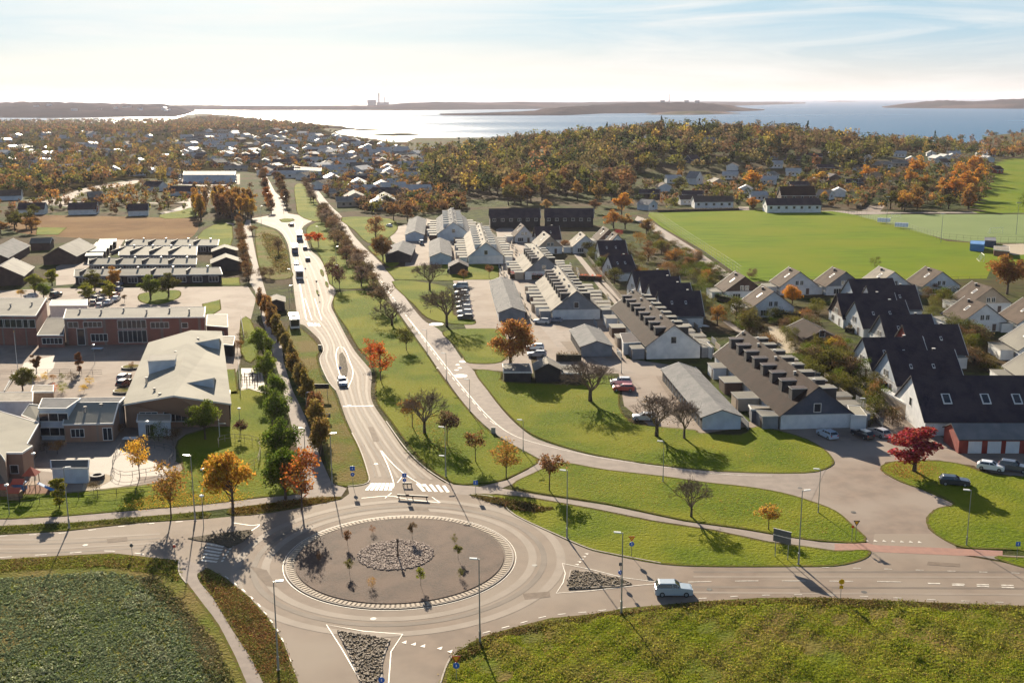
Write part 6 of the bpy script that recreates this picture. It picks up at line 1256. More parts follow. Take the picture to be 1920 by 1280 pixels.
# ================================================================ garden shrubs, hedges
zones = [([(1340, 590), (1500, 590), (1640, 720), (1720, 745), (1660, 720), (1620, 700), (1560, 700), (1500, 680), (1440, 660)], 44, 'behind the slate-gabled terrace', 'gardens behind the slate-gabled terrace'),
         ([(1080, 450), (1200, 480), (1330, 520), (1350, 560), (1330, 600), (1250, 600), (1170, 560), (1110, 500)], 52, 'in the gardens by the long alley', 'gardens by the long alley'),
         ([(1215, 430), (1290, 470), (1370, 530), (1340, 545), (1290, 500), (1200, 470)], 44, 'in the thicket along the pitch', 'thicket along the football pitch'),
         ([(1720, 540), (1790, 545), (1800, 600), (1850, 640), (1860, 700), (1810, 690), (1790, 640), (1740, 590)], 44, 'between the dark and the brown roofs', 'gardens between dark and brown roofs'),
         ([(1500, 640), (1640, 700), (1660, 730), (1560, 745), (1500, 700)], 30, 'along the bungalow alley', 'gardens along the alley below the bungalow'),
         ([(1630, 745), (1700, 790), (1670, 800), (1625, 790)], 7, 'beside the alley mouth', 'bushes beside the alley mouth')]
for poly, n, l, g in zones:
    for i in range(n):
        for _ in range(40):
            px, py = rr.uniform(min(p[0] for p in poly), max(p[0] for p in poly)), rr.uniform(min(p[1] for p in poly), max(p[1] for p in poly))
            if inside((px, py), poly) and clear(G(px, py)): break
        else: continue
        c = rr.choice(['olive', 'brown', (.085, .09, .025), 'dkgreen', 'rust', (.12, .10, .03), 'orange' if 'pitch' in l else 'olive']); cn = {'olive': 'olive', 'brown': 'brown', 'dkgreen': 'dark green', 'rust': 'rust-red', 'orange': 'orange'}.get(c, 'brownish olive')
        tree('bush', (px, py), rr.uniform(2.0, 5.4), rr.uniform(3.4, 7.5), c, f'{cn} garden bush {l}', f'{cn} bushes, {g}', lod=1, cat='bush', name='garden_bush')
def hedge(pts, h, w, c, label, dens=26, sz=.28, world=False, name='hedge'):
    P_ = pts if world else [G(*p) for p in pts]; C = []; rg = np.random.default_rng(len(label))
    mb = MB()
    for a, b in zip(P_, P_[1:]):
        n = max(12, int((b - a).length * dens * h)); t = rg.random(n); d = (b - a).normalized(); nn = Vector((-d.y, d.x, 0)); s = rg.uniform(-.5, .5, n) * w; z = rg.random(n) ** .6 * h * rg.uniform(.8, 1.1, n)
        for i in range(n): q = a.lerp(b, t[i]) + nn * s[i]; C.append((q.x, q.y, z[i]))
        u = nn * w * .3; mb.prism([tuple((a + u)[:2]), tuple((b + u)[:2]), tuple((b - u)[:2]), tuple((a - u)[:2])], 0, h * .72, M['hedge_soil'])
    root = thing(name, label, 'hedge', P_[0]); v = P_[0]
    o = link('leaves', cloud_mesh('leaves', np.array(C) - np.array(v), rg.uniform(sz * .6, sz * 1.4, len(C)), M['leaf'], seed=3), root); c = COL[c] if isinstance(c, str) else c; o.color = (*c, 1)
    mb.xf(Matrix.Translation(-v)); mb.build('stems', root)
hedge([(957, 522), (1076, 527)], 2.2, 1.6, (.55, .12, .05), 'bright red hedge between the two pale-roofed terraces'); hedge([(1086, 524), (1128, 526)], 2.0, 1.4, (.55, .12, .05), 'bright red hedge continuing right of the pale-roofed terrace')
hedge([(1043, 676), (1090, 677)], 2.2, 2, 'brown', 'clipped brown hedge behind the storage sheds'); hedge([(1440, 592), (1500, 600)], 2.2, 1.5, (.55, .36, .05), 'yellow-leaved hedge in front of the white gabled house'); hedge([(1380, 578), (1440, 592)], 1.8, 1.4, (.5, .33, .06), 'yellow-green hedge left of the yellow one')
hedge([(1585, 622), (1632, 628)], 1.8, 1.4, 'brown', 'brown hedge below the white bay-window house'); hedge([(1632, 728), (1690, 735)], 2.2, 2, 'rust', 'rust hedge before the blue-grey gable'); hedge([(1342, 562), (1400, 575)], 2.4, 1.5, 'dkgreen', 'dark green hedge below the pink-edged roof')
hedge([(1795, 660), (1860, 700)], 1.8, 2, 'rust', 'rust-brown hedge beside the large brown roof'); hedge([(1625, 800), (1640, 762), (1600, 735)], 1.8, 2.2, 'olive', 'olive hedge at the corner of the slate-gabled terrace')
hedge([(1230, 398), (1300, 396), (1385, 394)], 1.6, 1.6, 'brown', 'low brown hedge along the top of the football pitch'); hedge([(1435, 392), (1540, 393)], 1.8, 1.6, 'dkgreen', 'dark hedge in front of the house with the big dark roof')
hedge([(1610, 392), (1650, 352), (1684, 322)], 2.4, 4, 'brown', 'bushy verge on the left of the sloping lane')
for (x, y, w, c, l) in ((70, 715, 2, 'orange', 'low orange shrub in the planting bed by the ramp'), (85, 712, 2.4, 'yellow', 'yellow shrub in the planting bed by the ramp'), (100, 714, 2.2, 'orange', 'second orange shrub in the planting bed'), (115, 712, 2.2, 'olive', 'olive shrub in the planting bed'), (135, 715, 3, 'brown', 'wide brown shrub in the planting bed'), (168, 720, 2.4, 'yellow', 'tall yellow shrub at the end of the planting bed'), (158, 735, 2.4, 'yellow', 'yellow shrub beside the boulders'), (118, 735, 3, 'yellowgreen', 'yellow-green shrub beside the flat shelter'), (102, 733, 2.4, 'redorange', 'red-orange shrub beside the flat shelter'), (248, 690, 2, 'rust', 'rust shrub in the upper round planter'), (238, 728, 2.4, 'purple', 'dark red shrub in the lower round planter'), (298, 828, 5, 'dkgreen', 'dark green bushes in front of the blue porch'), (325, 835, 4.5, 'brown', 'brown bush beside the round fenced yard'), (222, 812, 3, 'rust', 'rust bush at the corner of the nursery'), (445, 660, 4.5, 'rust', 'rust bush behind the large school'), (455, 640, 4, 'brown', 'brown bush beside the bin shed'), (108, 852, 3.6, 'orange', 'small orange bush in the shadow of the nursery'), (88, 850, 3, 'brown', 'dark bush in the shadow of the nursery'), (176, 925, 3, 'brown', 'dark shrub beside the round stone bench')):
    tree('bush', (x, y), w * .75, w, c, l, lod=1, cat='bush', name='shrub')
# ================================================================ crops and weeds in the foreground
def spread(px, n, bend=None):
    P_ = [tuple(G(x, y)[:2]) for x, y in px]; return np.array(fill(P_, n, True))
def ground_cover(name, px, n, hgt_, size, pal, label, seed, cat, up=.5, patch=True, q=5, base=.06, rad=.25):
    rg = np.random.default_rng(seed); P_ = spread(px, n); k = len(P_); C = np.repeat(P_, q, 0); C = C + rg.normal(size=C.shape) * rad
    gx = np.sin(C[:, 0] * .55 + 2 * np.sin(C[:, 1] * .21)) + np.sin(C[:, 1] * .47 + 1.7 * np.sin(C[:, 0] * .33)) + .6 * np.sin(C[:, 0] * 1.9 + C[:, 1] * 1.3)
    hh = hgt_ * (.6 + .25 * gx.clip(-1.6, 2)) if patch else np.full(len(C), hgt_); z = base + rg.random(len(C)) * hh.clip(.05)
    pal = np.array(pal); ci = ((gx + 2.6) / 5.2 * len(pal) + rg.normal(size=len(C)) * .8).astype(int).clip(0, len(pal) - 1); cols = pal[ci] * rg.uniform(.75, 1.25, (len(C), 1))
    me = cloud_mesh(name, np.stack([C[:, 0], C[:, 1], z], 1), rg.uniform(.6, 1.4, len(C)) * size, M['leaf_c'], cols, up=up, seed=seed); return tag(link(name, me), label, cat, kind='stuff')
ground_cover('beet_leaves', [(-80, 1092), (60, 1080), (200, 1072), (270, 1082), (310, 1110), (345, 1150), (385, 1200), (420, 1290), (430, 1340), (-160, 1340)], 12000, .2, .22, [(.16, .20, .11), (.20, .23, .12), (.12, .16, .08), (.26, .28, .17)], 'dark green leaf crop filling the field at the bottom left', 3, 'crop', rad=.17, q=6, up=.65)
ground_cover('dry_plants', [(255, 1082), (300, 1090), (350, 1140), (400, 1200), (440, 1290), (450, 1340), (400, 1340), (380, 1240), (330, 1150), (270, 1100)], 1500, .35, .22, [(.22, .18, .09), (.15, .13, .06), (.10, .11, .04)], 'withered pale plants at the rim of the crop field', 5, 'plants')
weeds = [(.19, .23, .02), (.14, .18, .018), (.23, .25, .02), (.30, .24, .055), (.17, .15, .04), (.30, .29, .04)]
WF = [(822, 1400), (830, 1300), (845, 1250), (880, 1218), (970, 1184), (1035, 1170), (1175, 1150), (1310, 1140), (1422, 1132), (1665, 1138), (2000, 1148), (2100, 1400)]
# the field itself undulates: humps and hollows under the weeds
def hump(x, y): return .22 + .20 * math.sin(x * .31 + 1.4 * math.sin(y * .17)) * math.sin(y * .36 + 1.1 * math.sin(x * .13)) + .12 * math.sin(x * .83 + y * .41) + .07 * math.sin(x * 1.7 - y * 1.3)
P_ = [tuple(G(x, y)[:2]) for x, y in WF]; xa, xb = min(p[0] for p in P_), max(p[0] for p in P_); ya, yb = min(p[1] for p in P_), max(p[1] for p in P_); mb = MB(); st = .8; nx, ny = int((xb - xa) / st), int((yb - ya) / st)
v = [(xa + i * st, ya + j * st, hump(xa + i * st, ya + j * st) if inside((xa + i * st, ya + j * st), P_) else -.1) for j in range(ny + 1) for i in range(nx + 1)]
f = [(j * (nx + 1) + i, j * (nx + 1) + i + 1, (j + 1) * (nx + 1) + i + 1, (j + 1) * (nx + 1) + i) for j in range(ny) for i in range(nx)]; f = [q for q in f if max(v[k][2] for k in q) > 0]
M['weed_ground'] = mat('weed_ground', (.17, .19, .02), (.09, .105, .015), .9, lo=.3, hi=.7, c3=(.19, .135, .05), sc3=.11, lo3=.48, hi3=.68, rough=1, spec=0, bump=(2.4, .5), detail=9)
mb.poly(v, f, M['weed_ground']); tag(mb.build('weed_field', smooth=True), kind='structure')
W1 = ground_cover('weeds', WF, 11000, .24, .15, weeds, 'rough green and yellow weeds filling the field at the bottom right', 9, 'weeds', rad=.42, q=8, up=.3, base=0)
k = len(W1.data.vertices); co = np.empty(k * 3, np.float32); W1.data.vertices.foreach_get('co', co); co = co.reshape(-1, 3); co[:, 2] += np.array([hump(a, b) for a, b in co[:, :2]]); W1.data.vertices.foreach_set('co', co.ravel())
ground_cover('dry_grass', [(846, 1230), (876, 1211), (907, 1195), (970, 1177), (1113, 1153), (1310, 1130), (1540, 1122), (1815, 1134), (1960, 1139), (1960, 1150), (1665, 1140), (1422, 1134), (1175, 1152), (970, 1190), (850, 1245)], 2600, .28, .2, [(.17, .13, .05), (.15, .10, .04), (.15, .15, .035)], 'dark dry grass along the edge of the right field', 10, 'grass')
ground_cover('dry_grass', [(-60, 1053), (112, 1045), (211, 1040), (330, 1053), (340, 1090), (300, 1078), (200, 1062), (-60, 1076)], 2600, .16, .17, [(.20, .20, .04), (.22, .24, .04), (.20, .14, .05)], 'rough grass strip above the leaf crop', 11, 'grass')
ground_cover('dry_grass', [(389, 1067), (422, 1087), (464, 1121), (495, 1154), (529, 1207), (560, 1300), (510, 1300), (472, 1230), (402, 1120), (378, 1085)], 3200, .16, .16, [(.19, .20, .04), (.20, .15, .05), (.24, .12, .05), (.15, .14, .04)], 'russet grass strip between the foot path and the roundabout', 12, 'grass')
ground_cover('dry_grass', [(430, 955), (500, 946), (600, 934), (638, 934), (600, 943), (506, 959), (440, 965)], 900, .5, .2, [(.16, .12, .03), (.20, .12, .04)], 'brown ground cover on the wedge above the roundabout', 13, 'grass'); ground_cover('dry_grass', [(-60, 989), (0, 988), (120, 983), (250, 972), (380, 961), (392, 966), (264, 978), (0, 1000), (-60, 1000)], 1400, .3, .18, [(.14, .15, .03), (.11, .12, .03)], 'rough grass between the foot path and the left road', 14, 'grass')
ground_cover('hedge_plants', [(884, 929), (935, 936), (990, 945), (1040, 955), (1000, 962), (960, 955), (930, 945)], 900, .6, .22, [(.14, .10, .04), (.10, .09, .03), (.18, .10, .05)], 'dry shrubs on the wedge right of the roundabout', 15, 'plants'); ground_cover('fallen_leaves', [(250, 935), (330, 925), (400, 925), (470, 925), (460, 938), (380, 946), (260, 955), (230, 950)], 1500, .04, .16, [(.55, .38, .06), (.5, .3, .05)], 'yellow fallen leaves beneath the orange trees', 16, 'leaves', base=.12, q=2, rad=.6); ground_cover('fallen_leaves', [(1655, 880), (1680, 868), (1750, 868), (1760, 885), (1730, 900), (1690, 898)], 700, .04, .15, [(.40, .20, .06), (.3, .12, .05)], 'brown fallen leaves beneath the red maple', 17, 'leaves', base=.12, q=2, rad=.6)
ground_cover('fallen_leaves', [(760, 770), (830, 775), (850, 860), (800, 840), (765, 800)], 700, .04, .15, [(.42, .28, .06), (.3, .16, .05)], 'fallen leaves beneath the leaning leafless tree', 18, 'leaves', base=.12, q=2, rad=.6)
ground_cover('reeds', [(490, 435), (520, 445), (535, 475), (542, 510), (520, 515), (505, 480), (495, 455)], 900, .8, .5, [(.20, .15, .06), (.14, .12, .04)], 'brown reeds in the hollow beside the main road', 19, 'reeds', rad=.8)

LC = [(.42, .28, .06), (.30, .17, .05), (.36, .20, .05)]
for q_, n_, l_ in (([(640, 560), (700, 560), (780, 660), (880, 790), (960, 850), (930, 890), (850, 890), (720, 760), (650, 610)], 1500, 'fallen leaves scattered over the long lawn'), ([(980, 905), (1035, 880), (1240, 900), (1460, 930), (1600, 1010), (1400, 985), (1140, 935)], 700, 'a few fallen leaves on the middle lawn'), ([(900, 705), (1080, 730), (1160, 770), (1320, 820), (1530, 845), (1500, 880), (1200, 860), (1000, 810)], 1100, 'fallen leaves on the lawn below the big leafless trees'), ([(350, 850), (480, 850), (500, 920), (300, 935)], 700, 'fallen leaves on the park lawn by the lane'), ([(590, 680), (630, 760), (680, 880), (640, 905), (600, 800), (560, 660)], 700, 'fallen leaves on the grass left of the main road')):
    ground_cover('fallen_leaves', q_, n_, .02, .13, LC, l_, len(l_), 'leaves', base=.115, q=2, rad=.9)

gt = 'garden trees among the terraces and gabled houses'
for (x, y, h, w_, k, c, l) in ((1060, 470, 5, 5, 'round', 'rust', 'rust garden tree beside the shorter terrace'), (1105, 478, 6, 6, 'round', 'olive', 'olive garden tree below the arched porch'), (1130, 510, 6, 6, 'round', 'dkgreen', 'dark green garden tree at the long alley'), (1152, 532, 6, 7, 'round', 'olive', 'broad olive tree left of the four dark-roofed houses'), (1175, 500, 5, 6, 'round', 'redorange', 'red-orange garden tree above the four dark-roofed houses'), (1215, 490, 6, 7, 'round', 'rust', 'rust tree right of the house with the gable spike'), (1240, 478, 7, 8, 'round', 'olive', 'big olive tree beside the pitch path'), (1265, 492, 6, 7, 'round', 'orange', 'orange-brown tree halfway down the pitch path'), (1290, 505, 5, 6, 'round', 'rust', 'small rust tree by the pitch path'), (1215, 440, 8, 8, 'round', (.30, .19, .04), 'golden-brown tree at the top of the pitch path'),
        (1380, 600, 7, 7, 'round', 'olive', 'olive tree in the garden behind the slate-gabled terrace'), (1405, 625, 7, 7, 'round', (.15, .13, .04), 'greenish brown tree in the garden behind the slate-gabled terrace'), (1345, 610, 6, 6, 'round', 'orange', 'orange tree right of the all-white gable'), (1555, 705, 7, 8, 'round', 'olive', 'broad olive tree in front of the pale grey gable'), (1590, 712, 6, 7, 'round', 'brown', 'brown tree in front of the blue-grey gable'), (1560, 668, 5, 5, 'round', (.5, .35, .05), 'yellow garden tree beside the bungalow'), (1520, 690, 6, 6, 'round', 'brown', 'brown tree beside the slate-gabled terrace ridge'), (1770, 570, 5, 6, 'round', 'olive', 'olive tree between the dark and brown roofs'), (1830, 650, 6, 7, 'round', 'brown', 'brown tree below the broad white gable'), (1745, 552, 5, 5, 'round', 'rust', 'rust tree under the grey pitch-side gable'), (1330, 545, 5, 6, 'round', 'olive', 'olive tree at the pink-edged roof'), (1640, 500, 4, 5, 'bush', 'olive', 'olive bush at the near pitch edge'), (1300, 560, 5, 6, 'round', 'dkgreen', 'dark green tree right of the long white wing')):
    tree(k, (x, y), h, w_, c, l, gt, lod=1)

P7 = scatter([(1700, 268), (1850, 264), (1850, 256), (1900, 250), (2000, 243), (2050, 300), (1860, 300), (1700, 290)], 260)
forest('woodland', P7, 'trees along the shore behind the far meadow at the right', [('brown', 3), ('olive', 3), ('orange', 2), ('rust', 2), ('pine', 2)], 8, 14, 110, 1.5, 21, wf=.45)
# ================================================================ street lamps
def lamp(base, h, label, arm=(1, 0), group=None, double=False, name='street_lamp', r=.09):
    p = G(*base); root = thing(name, label, 'street lamp', p, 0, group)
    mb = MB(); mb.tube([(0, 0, 0), (0, 0, h * .16), (0, 0, h * .16 + .02), (0, 0, h)], [r * 1.5, r * 1.5, r, r * .6], M['steel'], 8); mb.build('pole', root)
    mb = MB(); mb.tube([(0, 0, -.05), (0, 0, .12)], [r * 2.6, r * 2.4], M['kerb'], 8); mb.build('base', root)
    for k in range(2 if double else 1):
        z = h if k == 0 else h * .42; a = Vector((arm[0], arm[1], 0)).normalized() * (-1); e = a * 1.0
        mb = MB(); mb.tube([(0, 0, z - .1), tuple(a * .3 + Vector((0, 0, z)))], .04, M['steel'], 5); n = Vector((-a.y, a.x, 0)) * .17
        v = [a * .2 + n + Vector((0, 0, z - .05)), a * 1.05 + n * .8 + Vector((0, 0, z + .02)), a * 1.05 - n * .8 + Vector((0, 0, z + .02)), a * .2 - n + Vector((0, 0, z - .05))]; v += [q + Vector((0, 0, .13)) for q in v]
        mb.poly(v, [(3, 2, 1, 0), (4, 5, 6, 7), (0, 1, 5, 4), (1, 2, 6, 5), (2, 3, 7, 6), (3, 0, 4, 7)], M['lamp_glass']); mb.build('lamp_head', root)
    return root
big = 'tall street lamps around the roundabout'
for b, h, a, l in (((522, 1256), 10.3, (-1, 0), 'tall dark street lamp nearest the camera, left of the bottom island'), ((900, 1207), 10.3, (1, 0), 'tall street lamp at the edge of the weed field by the roundabout'), ((1165, 1150), 10.3, (1, 0), 'tall street lamp between the small island and weed field'), ((1497, 1058), 10.3, (-1, 0), 'tall street lamp behind the direction sign'),
                   ((1063, 1009), 10.0, (1, 0), 'tall street lamp on the grass strip right of the roundabout'), ((623, 909), 8.6, (-1, 0), 'street lamp on the grass tongue left of the zebra crossing'), ((366, 976), 10, (1, 0), 'tall blue-grey street lamp at the left crossing'), ((130, 990), 9.2, (-1, 0), 'street lamp on the verge of the left road')):
    lamp(b, h, l, a, big)
lamp((836, 893), 8.4, 'two-headed street lamp at the foot of the long lawn', (1, 0), big, True)
sm_ = 'lower street lamps along the cycle road'
for b, h, l in (((1243, 903), 6.8, 'street lamp below the big leafless trees'), ((1534, 961), 6.8, 'street lamp at the tip of the middle lawn'), ((1812, 1022), 8, 'street lamp with a dark box on its pole at the red paving'), ((981, 847), 5.8, 'street lamp inside the curve of the cycle road'), ((881, 772), 6.6, 'street lamp beside the cycle road above the curve'), ((837, 712), 6, 'street lamp beside the cycle road near the painted circle'), ((801, 666), 6.2, 'street lamp beside the cycle road at the zebra patch'), ((743, 600), 6, 'street lamp beside the cycle road under the round leafless tree'), ((1620, 800), 5.5, 'street lamp beside the dark parked cars'), ((1165, 700), 5, 'street lamp next to the red glinting car')):
    lamp(b, h, l, (1, 0), sm_, r=.065)
md = 'street lamps along the main road'
for i, (b, h, l) in enumerate((((544, 594), 9, 'street lamp beside the white bus at its stop'), ((637, 543), 8, 'street lamp on the right kerb, nearer of the two by the purple trees'), ((631, 503), 8, 'street lamp on the right kerb, farther of the two by the purple trees'), ((598, 460), 8, 'street lamp beside the orange-red trees'), ((490, 420), 9, 'street lamp left of the far roundabout'), ((547, 545), 7, 'street lamp on the left kerb beside the white lorry'), ((575, 772), 4, 'low path lamp on the lane, upper one'), ((572, 850), 4.6, 'low path lamp on the lane, lower one'), ((532, 400), 9, 'street lamp on the far main road, right side'), ((505, 392), 9, 'street lamp on the far main road, left side'))):
    lamp(b, h, l, (1 if i % 2 else -1, 0), md, r=.07)
for b, h, l in (((382, 988), 4.6, 'round-topped path lamp beside the zebra crossing'), ((178, 682), 4.4, 'round-topped lamp in the school forecourt'), ((278, 828), 3.6, 'round-topped lamp by the blue porch'), ((450, 800), 3.4, 'round-topped lamp behind the purple tree'), ((68, 908), 5, 'round-topped lamp in the playground'), ((18, 965), 4.5, 'round-topped lamp at the left picture edge'), ((383, 925), 3.8, 'round-topped lamp on the park path')):
    p = G(*b); root = thing('path_lamp', l, 'lamp', p, 0, 'round-topped path lamps'); mb = MB(); mb.tube([(0, 0, 0), (0, 0, h)], [.06, .045], M['steel'], 6); mb.build('pole', root); mb = MB(); mb.tube([(0, 0, h), (0, 0, h + .12), (0, 0, h + .3), (0, 0, h + .36)], [.08, .34, .30, .05], M['lamp_glass'], 10); mb.build('lamp_head', root)
p = G(34, 700); root = thing('flagpole', 'white flagpole in the school forecourt', 'flagpole', p); mb = MB(); mb.tube([(0, 0, 0), (0, 0, 9.6)], [.09, .04], M['trim'], 6); mb.build('pole', root); mb = MB(); mb.tube([(0, 0, 9.6), (0, 0, 9.8)], .09, M['sign_yellow'], 6); mb.build('finial', root)
p = G(412, 820); root = thing('lamp_mast', 'short white mast with a cross arm beside the round green tree', 'mast', p); mb = MB(); mb.tube([(0, 0, 0), (0, 0, 3.4)], .06, M['trim'], 6); mb.build('pole', root); mb = MB(); mb.box(-.1, 1.2, -.05, .05, 2.6, 2.75, M['trim']); mb.build('cross_arm', root)
# ================================================================ signs
def sign(base, label, plates, h=2.6, name='road_sign', az=0, cat='road sign', posts=(0,)):
    """plates: (shape, z, size, front material, back material)"""
    root = thing(name, label, cat, G(*base, .1), R(az))
    for x in posts: mb = MB(); mb.tube([(x, 0, -.1), (x, 0, h)], .035, M['steel'], 6); mb.build('post', root)
    for sh, z, s, fm, bm in plates:
        n = {'round': 20, 'tri': 3, 'rect': 4, 'diamond': 4}[sh]; mb = MB(); o0 = {'round': 0, 'tri': -math.pi / 2, 'rect': math.pi / 4, 'diamond': 0}[sh]
        pts = [(s * math.cos(o0 + 2 * math.pi * k / n), z + s * math.sin(o0 + 2 * math.pi * k / n)) for k in range(n)]
        mb.poly([(x, -.06, zz) for x, zz in pts] + [(x, -.04, zz) for x, zz in pts], [tuple(range(n)), tuple(range(2 * n - 1, n - 1, -1))] + [(i, n + i, n + (i + 1) % n, (i + 1) % n) for i in range(n)], M[fm])
        mb.f and None; mb.poly([(x, -.035, zz) for x, zz in pts], [tuple(range(n))[::-1]], M[bm]); o = mb.build('plate', root)
        if sh == 'tri': g = MB(); g.face([(x * .62, -.066, z + (zz - z) * .62) for x, zz in pts], M['sign_yellow']); g.build('symbol', o)
        elif fm == 'sign_blue': g = MB(); g.tube([(0, -.07, z - s * .35), (0, -.07, z + s * .4)], .05, M['sign_white'], 4); g.build('symbol', o)
sign((662, 910), 'blue square crossing sign left of the main road mouth', [('rect', 2.9, .55, 'sign_blue', 'sign_back'), ('round', 1.9, .32, 'sign_blue', 'sign_back')], 3.3)
sign((759, 921), 'blue sign on the splitter strip in the middle of the main road', [('rect', 2.7, .5, 'sign_blue', 'sign_back'), ('round', 1.9, .3, 'sign_blue', 'sign_back')], 3.1)
sign((892, 927), 'blue sign beside the crossing at the foot path', [('rect', 2.0, .5, 'sign_blue', 'sign_back')], 2.3)
sign((856, 1275), 'red and yellow give-way triangle above a blue disc at the bottom', [('tri', 2.6, .55, 'sign_red', 'sign_back'), ('round', 1.75, .36, 'sign_blue', 'sign_back')], 2.9)
sign((716, 1290), 'blue round arrow sign on the bottom traffic island', [('round', 1.0, .34, 'sign_blue', 'sign_back')], 1.3)
sign((1184, 1042), 'give-way triangle with a blue disc on the grass strip', [('tri', 2.6, .5, 'sign_red', 'sign_back'), ('round', 1.75, .34, 'sign_blue', 'sign_back')], 2.9)
sign((1163, 1090), 'blue marker post on the small traffic island', [('round', 1.3, .3, 'sign_blue', 'sign_back'), ('rect', 2.4, .3, 'sign_back', 'sign_back')], 2.7)
sign((1604, 1013), 'dark triangular give-way sign seen from behind at the side street', [('tri', 2.7, .55, 'sign_back', 'sign_back')], 3.0)
sign((1597, 1015), 'slim orange marker post beside the give-way sign', [('rect', 2.2, .22, 'sign_red', 'sign_back')], 2.3)
sign((1906, 1048), 'small blue sign beside the red paving at the right edge', [('rect', 2.2, .42, 'sign_blue', 'sign_back')], 2.5)
sign((1576, 1121), 'yellow sign on a leaning post at the edge of the weed field', [('round', 2.2, .35, 'sign_yellow', 'sign_back'), ('rect', 1.5, .32, 'sign_yellow', 'sign_back')], 2.4)
sign((248, 1040), 'small dark sign on the left road verge', [('round', 1.4, .25, 'sign_back', 'sign_back')], 1.8); sign((329, 1052), 'small pinkish sign before the left zebra crossing', [('rect', 2.2, .25, 'sign_red', 'sign_back')], 2.5)
sign((616, 790), 'dark board on a short post on the grass left of the main road', [('rect', 1.2, .6, 'sign_back', 'sign_back')], 1.5)
sign((638, 700), 'small blue arrow sign at the tip of the traffic island ahead of the blue car', [('round', 1.3, .32, 'sign_blue', 'sign_back')], 1.6); sign((573, 515), 'blue sign on the island beside the white lorry', [('rect', 2.2, .4, 'sign_blue', 'sign_back')], 2.5); sign((594, 540), 'dark sign post on the island of the wide junction', [('round', 2.2, .35, 'sign_back', 'sign_back')], 2.5); sign((598, 562), 'second dark sign post on the island of the wide junction', [('round', 1.4, .3, 'sign_back', 'sign_back')], 1.8)
root = thing('direction_sign', 'large dark two-post direction sign with two boards by the street lamp', 'road sign', G(1465, 1046, .1), R(-38))
for x in (-.9, .9): mb = MB(); mb.tube([(x, 0, 0), (x, 0, 4.0)], .06, M['steel'], 6); mb.build('post', root)
for z0, z1 in ((2.2, 3.1), (3.15, 4.0)): mb = MB(); mb.box(-1.25, 1.25, -.1, -.04, z0, z1, M['sign_back']); o = mb.build('board', root); g = MB(); g.box(-1.29, 1.29, -.115, -.03, z1 - .03, z1 + .03, M['trim']); g.build('frame', o)
root = thing('notice_board', 'wide black board on thin legs on the grass left of the road', 'board', G(604, 745, .1), R(0))
for x in (-1.1, 1.1): mb = MB(); mb.tube([(x, 0, 0), (x, 0, 2.8)], .05, M['steel'], 6); mb.build('post', root)
mb = MB(); mb.box(-1.5, 1.5, -.08, .0, 1.9, 2.9, M['black']); mb.build('board', root)
# ================================================================ the roundabout's small plantings
for i, (x, y, h, c, k, l) in enumerate(((773, 1010, 2.6, 'brown', 'small', 'thin sapling tied to stakes at the back of the island'), (699, 998, 1.2, 'rust', 'bush', 'rust tuft at the back of the island'), (853, 1018, 1.4, 'olive', 'bush', 'olive tuft at the right back of the island'), (598, 1050, 1.3, 'rust', 'bush', 'rust tuft at the left of the island'),
        (697, 1100, 1.5, 'orange', 'bush', 'orange tuft at the front of the island'), (863, 1082, 1.4, 'olive', 'bush', 'olive tuft at the right front of the island'), (652, 1022, 2.4, 'rust', 'small', 'thin sapling at the left back of the island'), (655, 1075, 2.2, 'olive', 'small', 'thin sapling at the left front of the island'), (789, 1098, 2.6, 'yellowgreen', 'small', 'thin yellow-green sapling at the front of the island'), (859, 1048, 2.2, 'olive', 'small', 'thin sapling at the right of the island'))):
    o = tree(k, G(x, y, .2), h, h * (.9 if k == 'bush' else .5), c, l, 'young plants on the roundabout', lod=1, cat='plant', name='young_plant')
p = G(746, 1042, .2); root = thing('stone_pillar', 'dark post standing among the pale boulders of the roundabout', 'post', p); mb = MB(); mb.tube([(0, 0, 0), (0, 0, 2.0)], [.11, .09], M['bark'], 7); mb.build('post', root); mb = MB(); mb.tube([(0, 0, 2.0), (0, 0, 2.5)], [.2, .16], M['bark'], 7); mb.build('cap', root)
for a, b, l in (((755, 911), (772, 911), 'short dark railing bar at the crossing refuge, farther one'), ((745, 933), (803, 936), 'long dark railing bar at the mouth of the main road')):
    A, Bq = G(*a, .1), G(*b, .1); root = thing('railing', l, 'railing', (A + Bq) / 2, math.atan2((Bq - A).y, (Bq - A).x)); Lr = (Bq - A).length / 2; mb = MB(); mb.box(-Lr, Lr, -.12, .12, .35, .6, M['black']); mb.build('rail', root)
    for x in (-Lr * .9, 0, Lr * .9): mb = MB(); mb.box(x - .06, x + .06, -.06, .06, -.05, .35, M['black']); mb.build('post', root)
# ================================================================ vehicles
car('suv', (1262, 1113), -1, (.36, .42, .46), 'silver off-roader driving right on the road beside the small island', name='driving_car')
car('estate', (642, 721), 285, (.12, .22, .36), 'blue car driving towards the roundabout on the main road', name='driving_car')
truck((561, 520), 283, (.72, .72, .74), 'white bus with a dark front on the main road', 11.5, 3.2, 'bus', True)
truck((553, 474), 283, (.10, .14, .24), 'dark blue lorry in the queue on the main road', 9, 3.4, cabc=(.08, .1, .2)); truck((562, 450), 280, (.70, .74, .80), 'white and blue box lorry at the far roundabout', 9, 3.6, cabc=(.10, .18, .35)); truck((552, 612), 284, (.74, .72, .70), 'white bus standing at the bus stop', 9.5, 3.0, 'bus', True)
car('car', (577, 489), 103, (.03, .03, .035), 'black car driving away from the white bus', name='driving_car'); car('car', (572, 468), 103, (.05, .05, .06), 'dark car beside the blue lorry', name='driving_car'); car('car', (546, 424), 120, (.04, .04, .04), 'black car inside the far roundabout', name='driving_car')
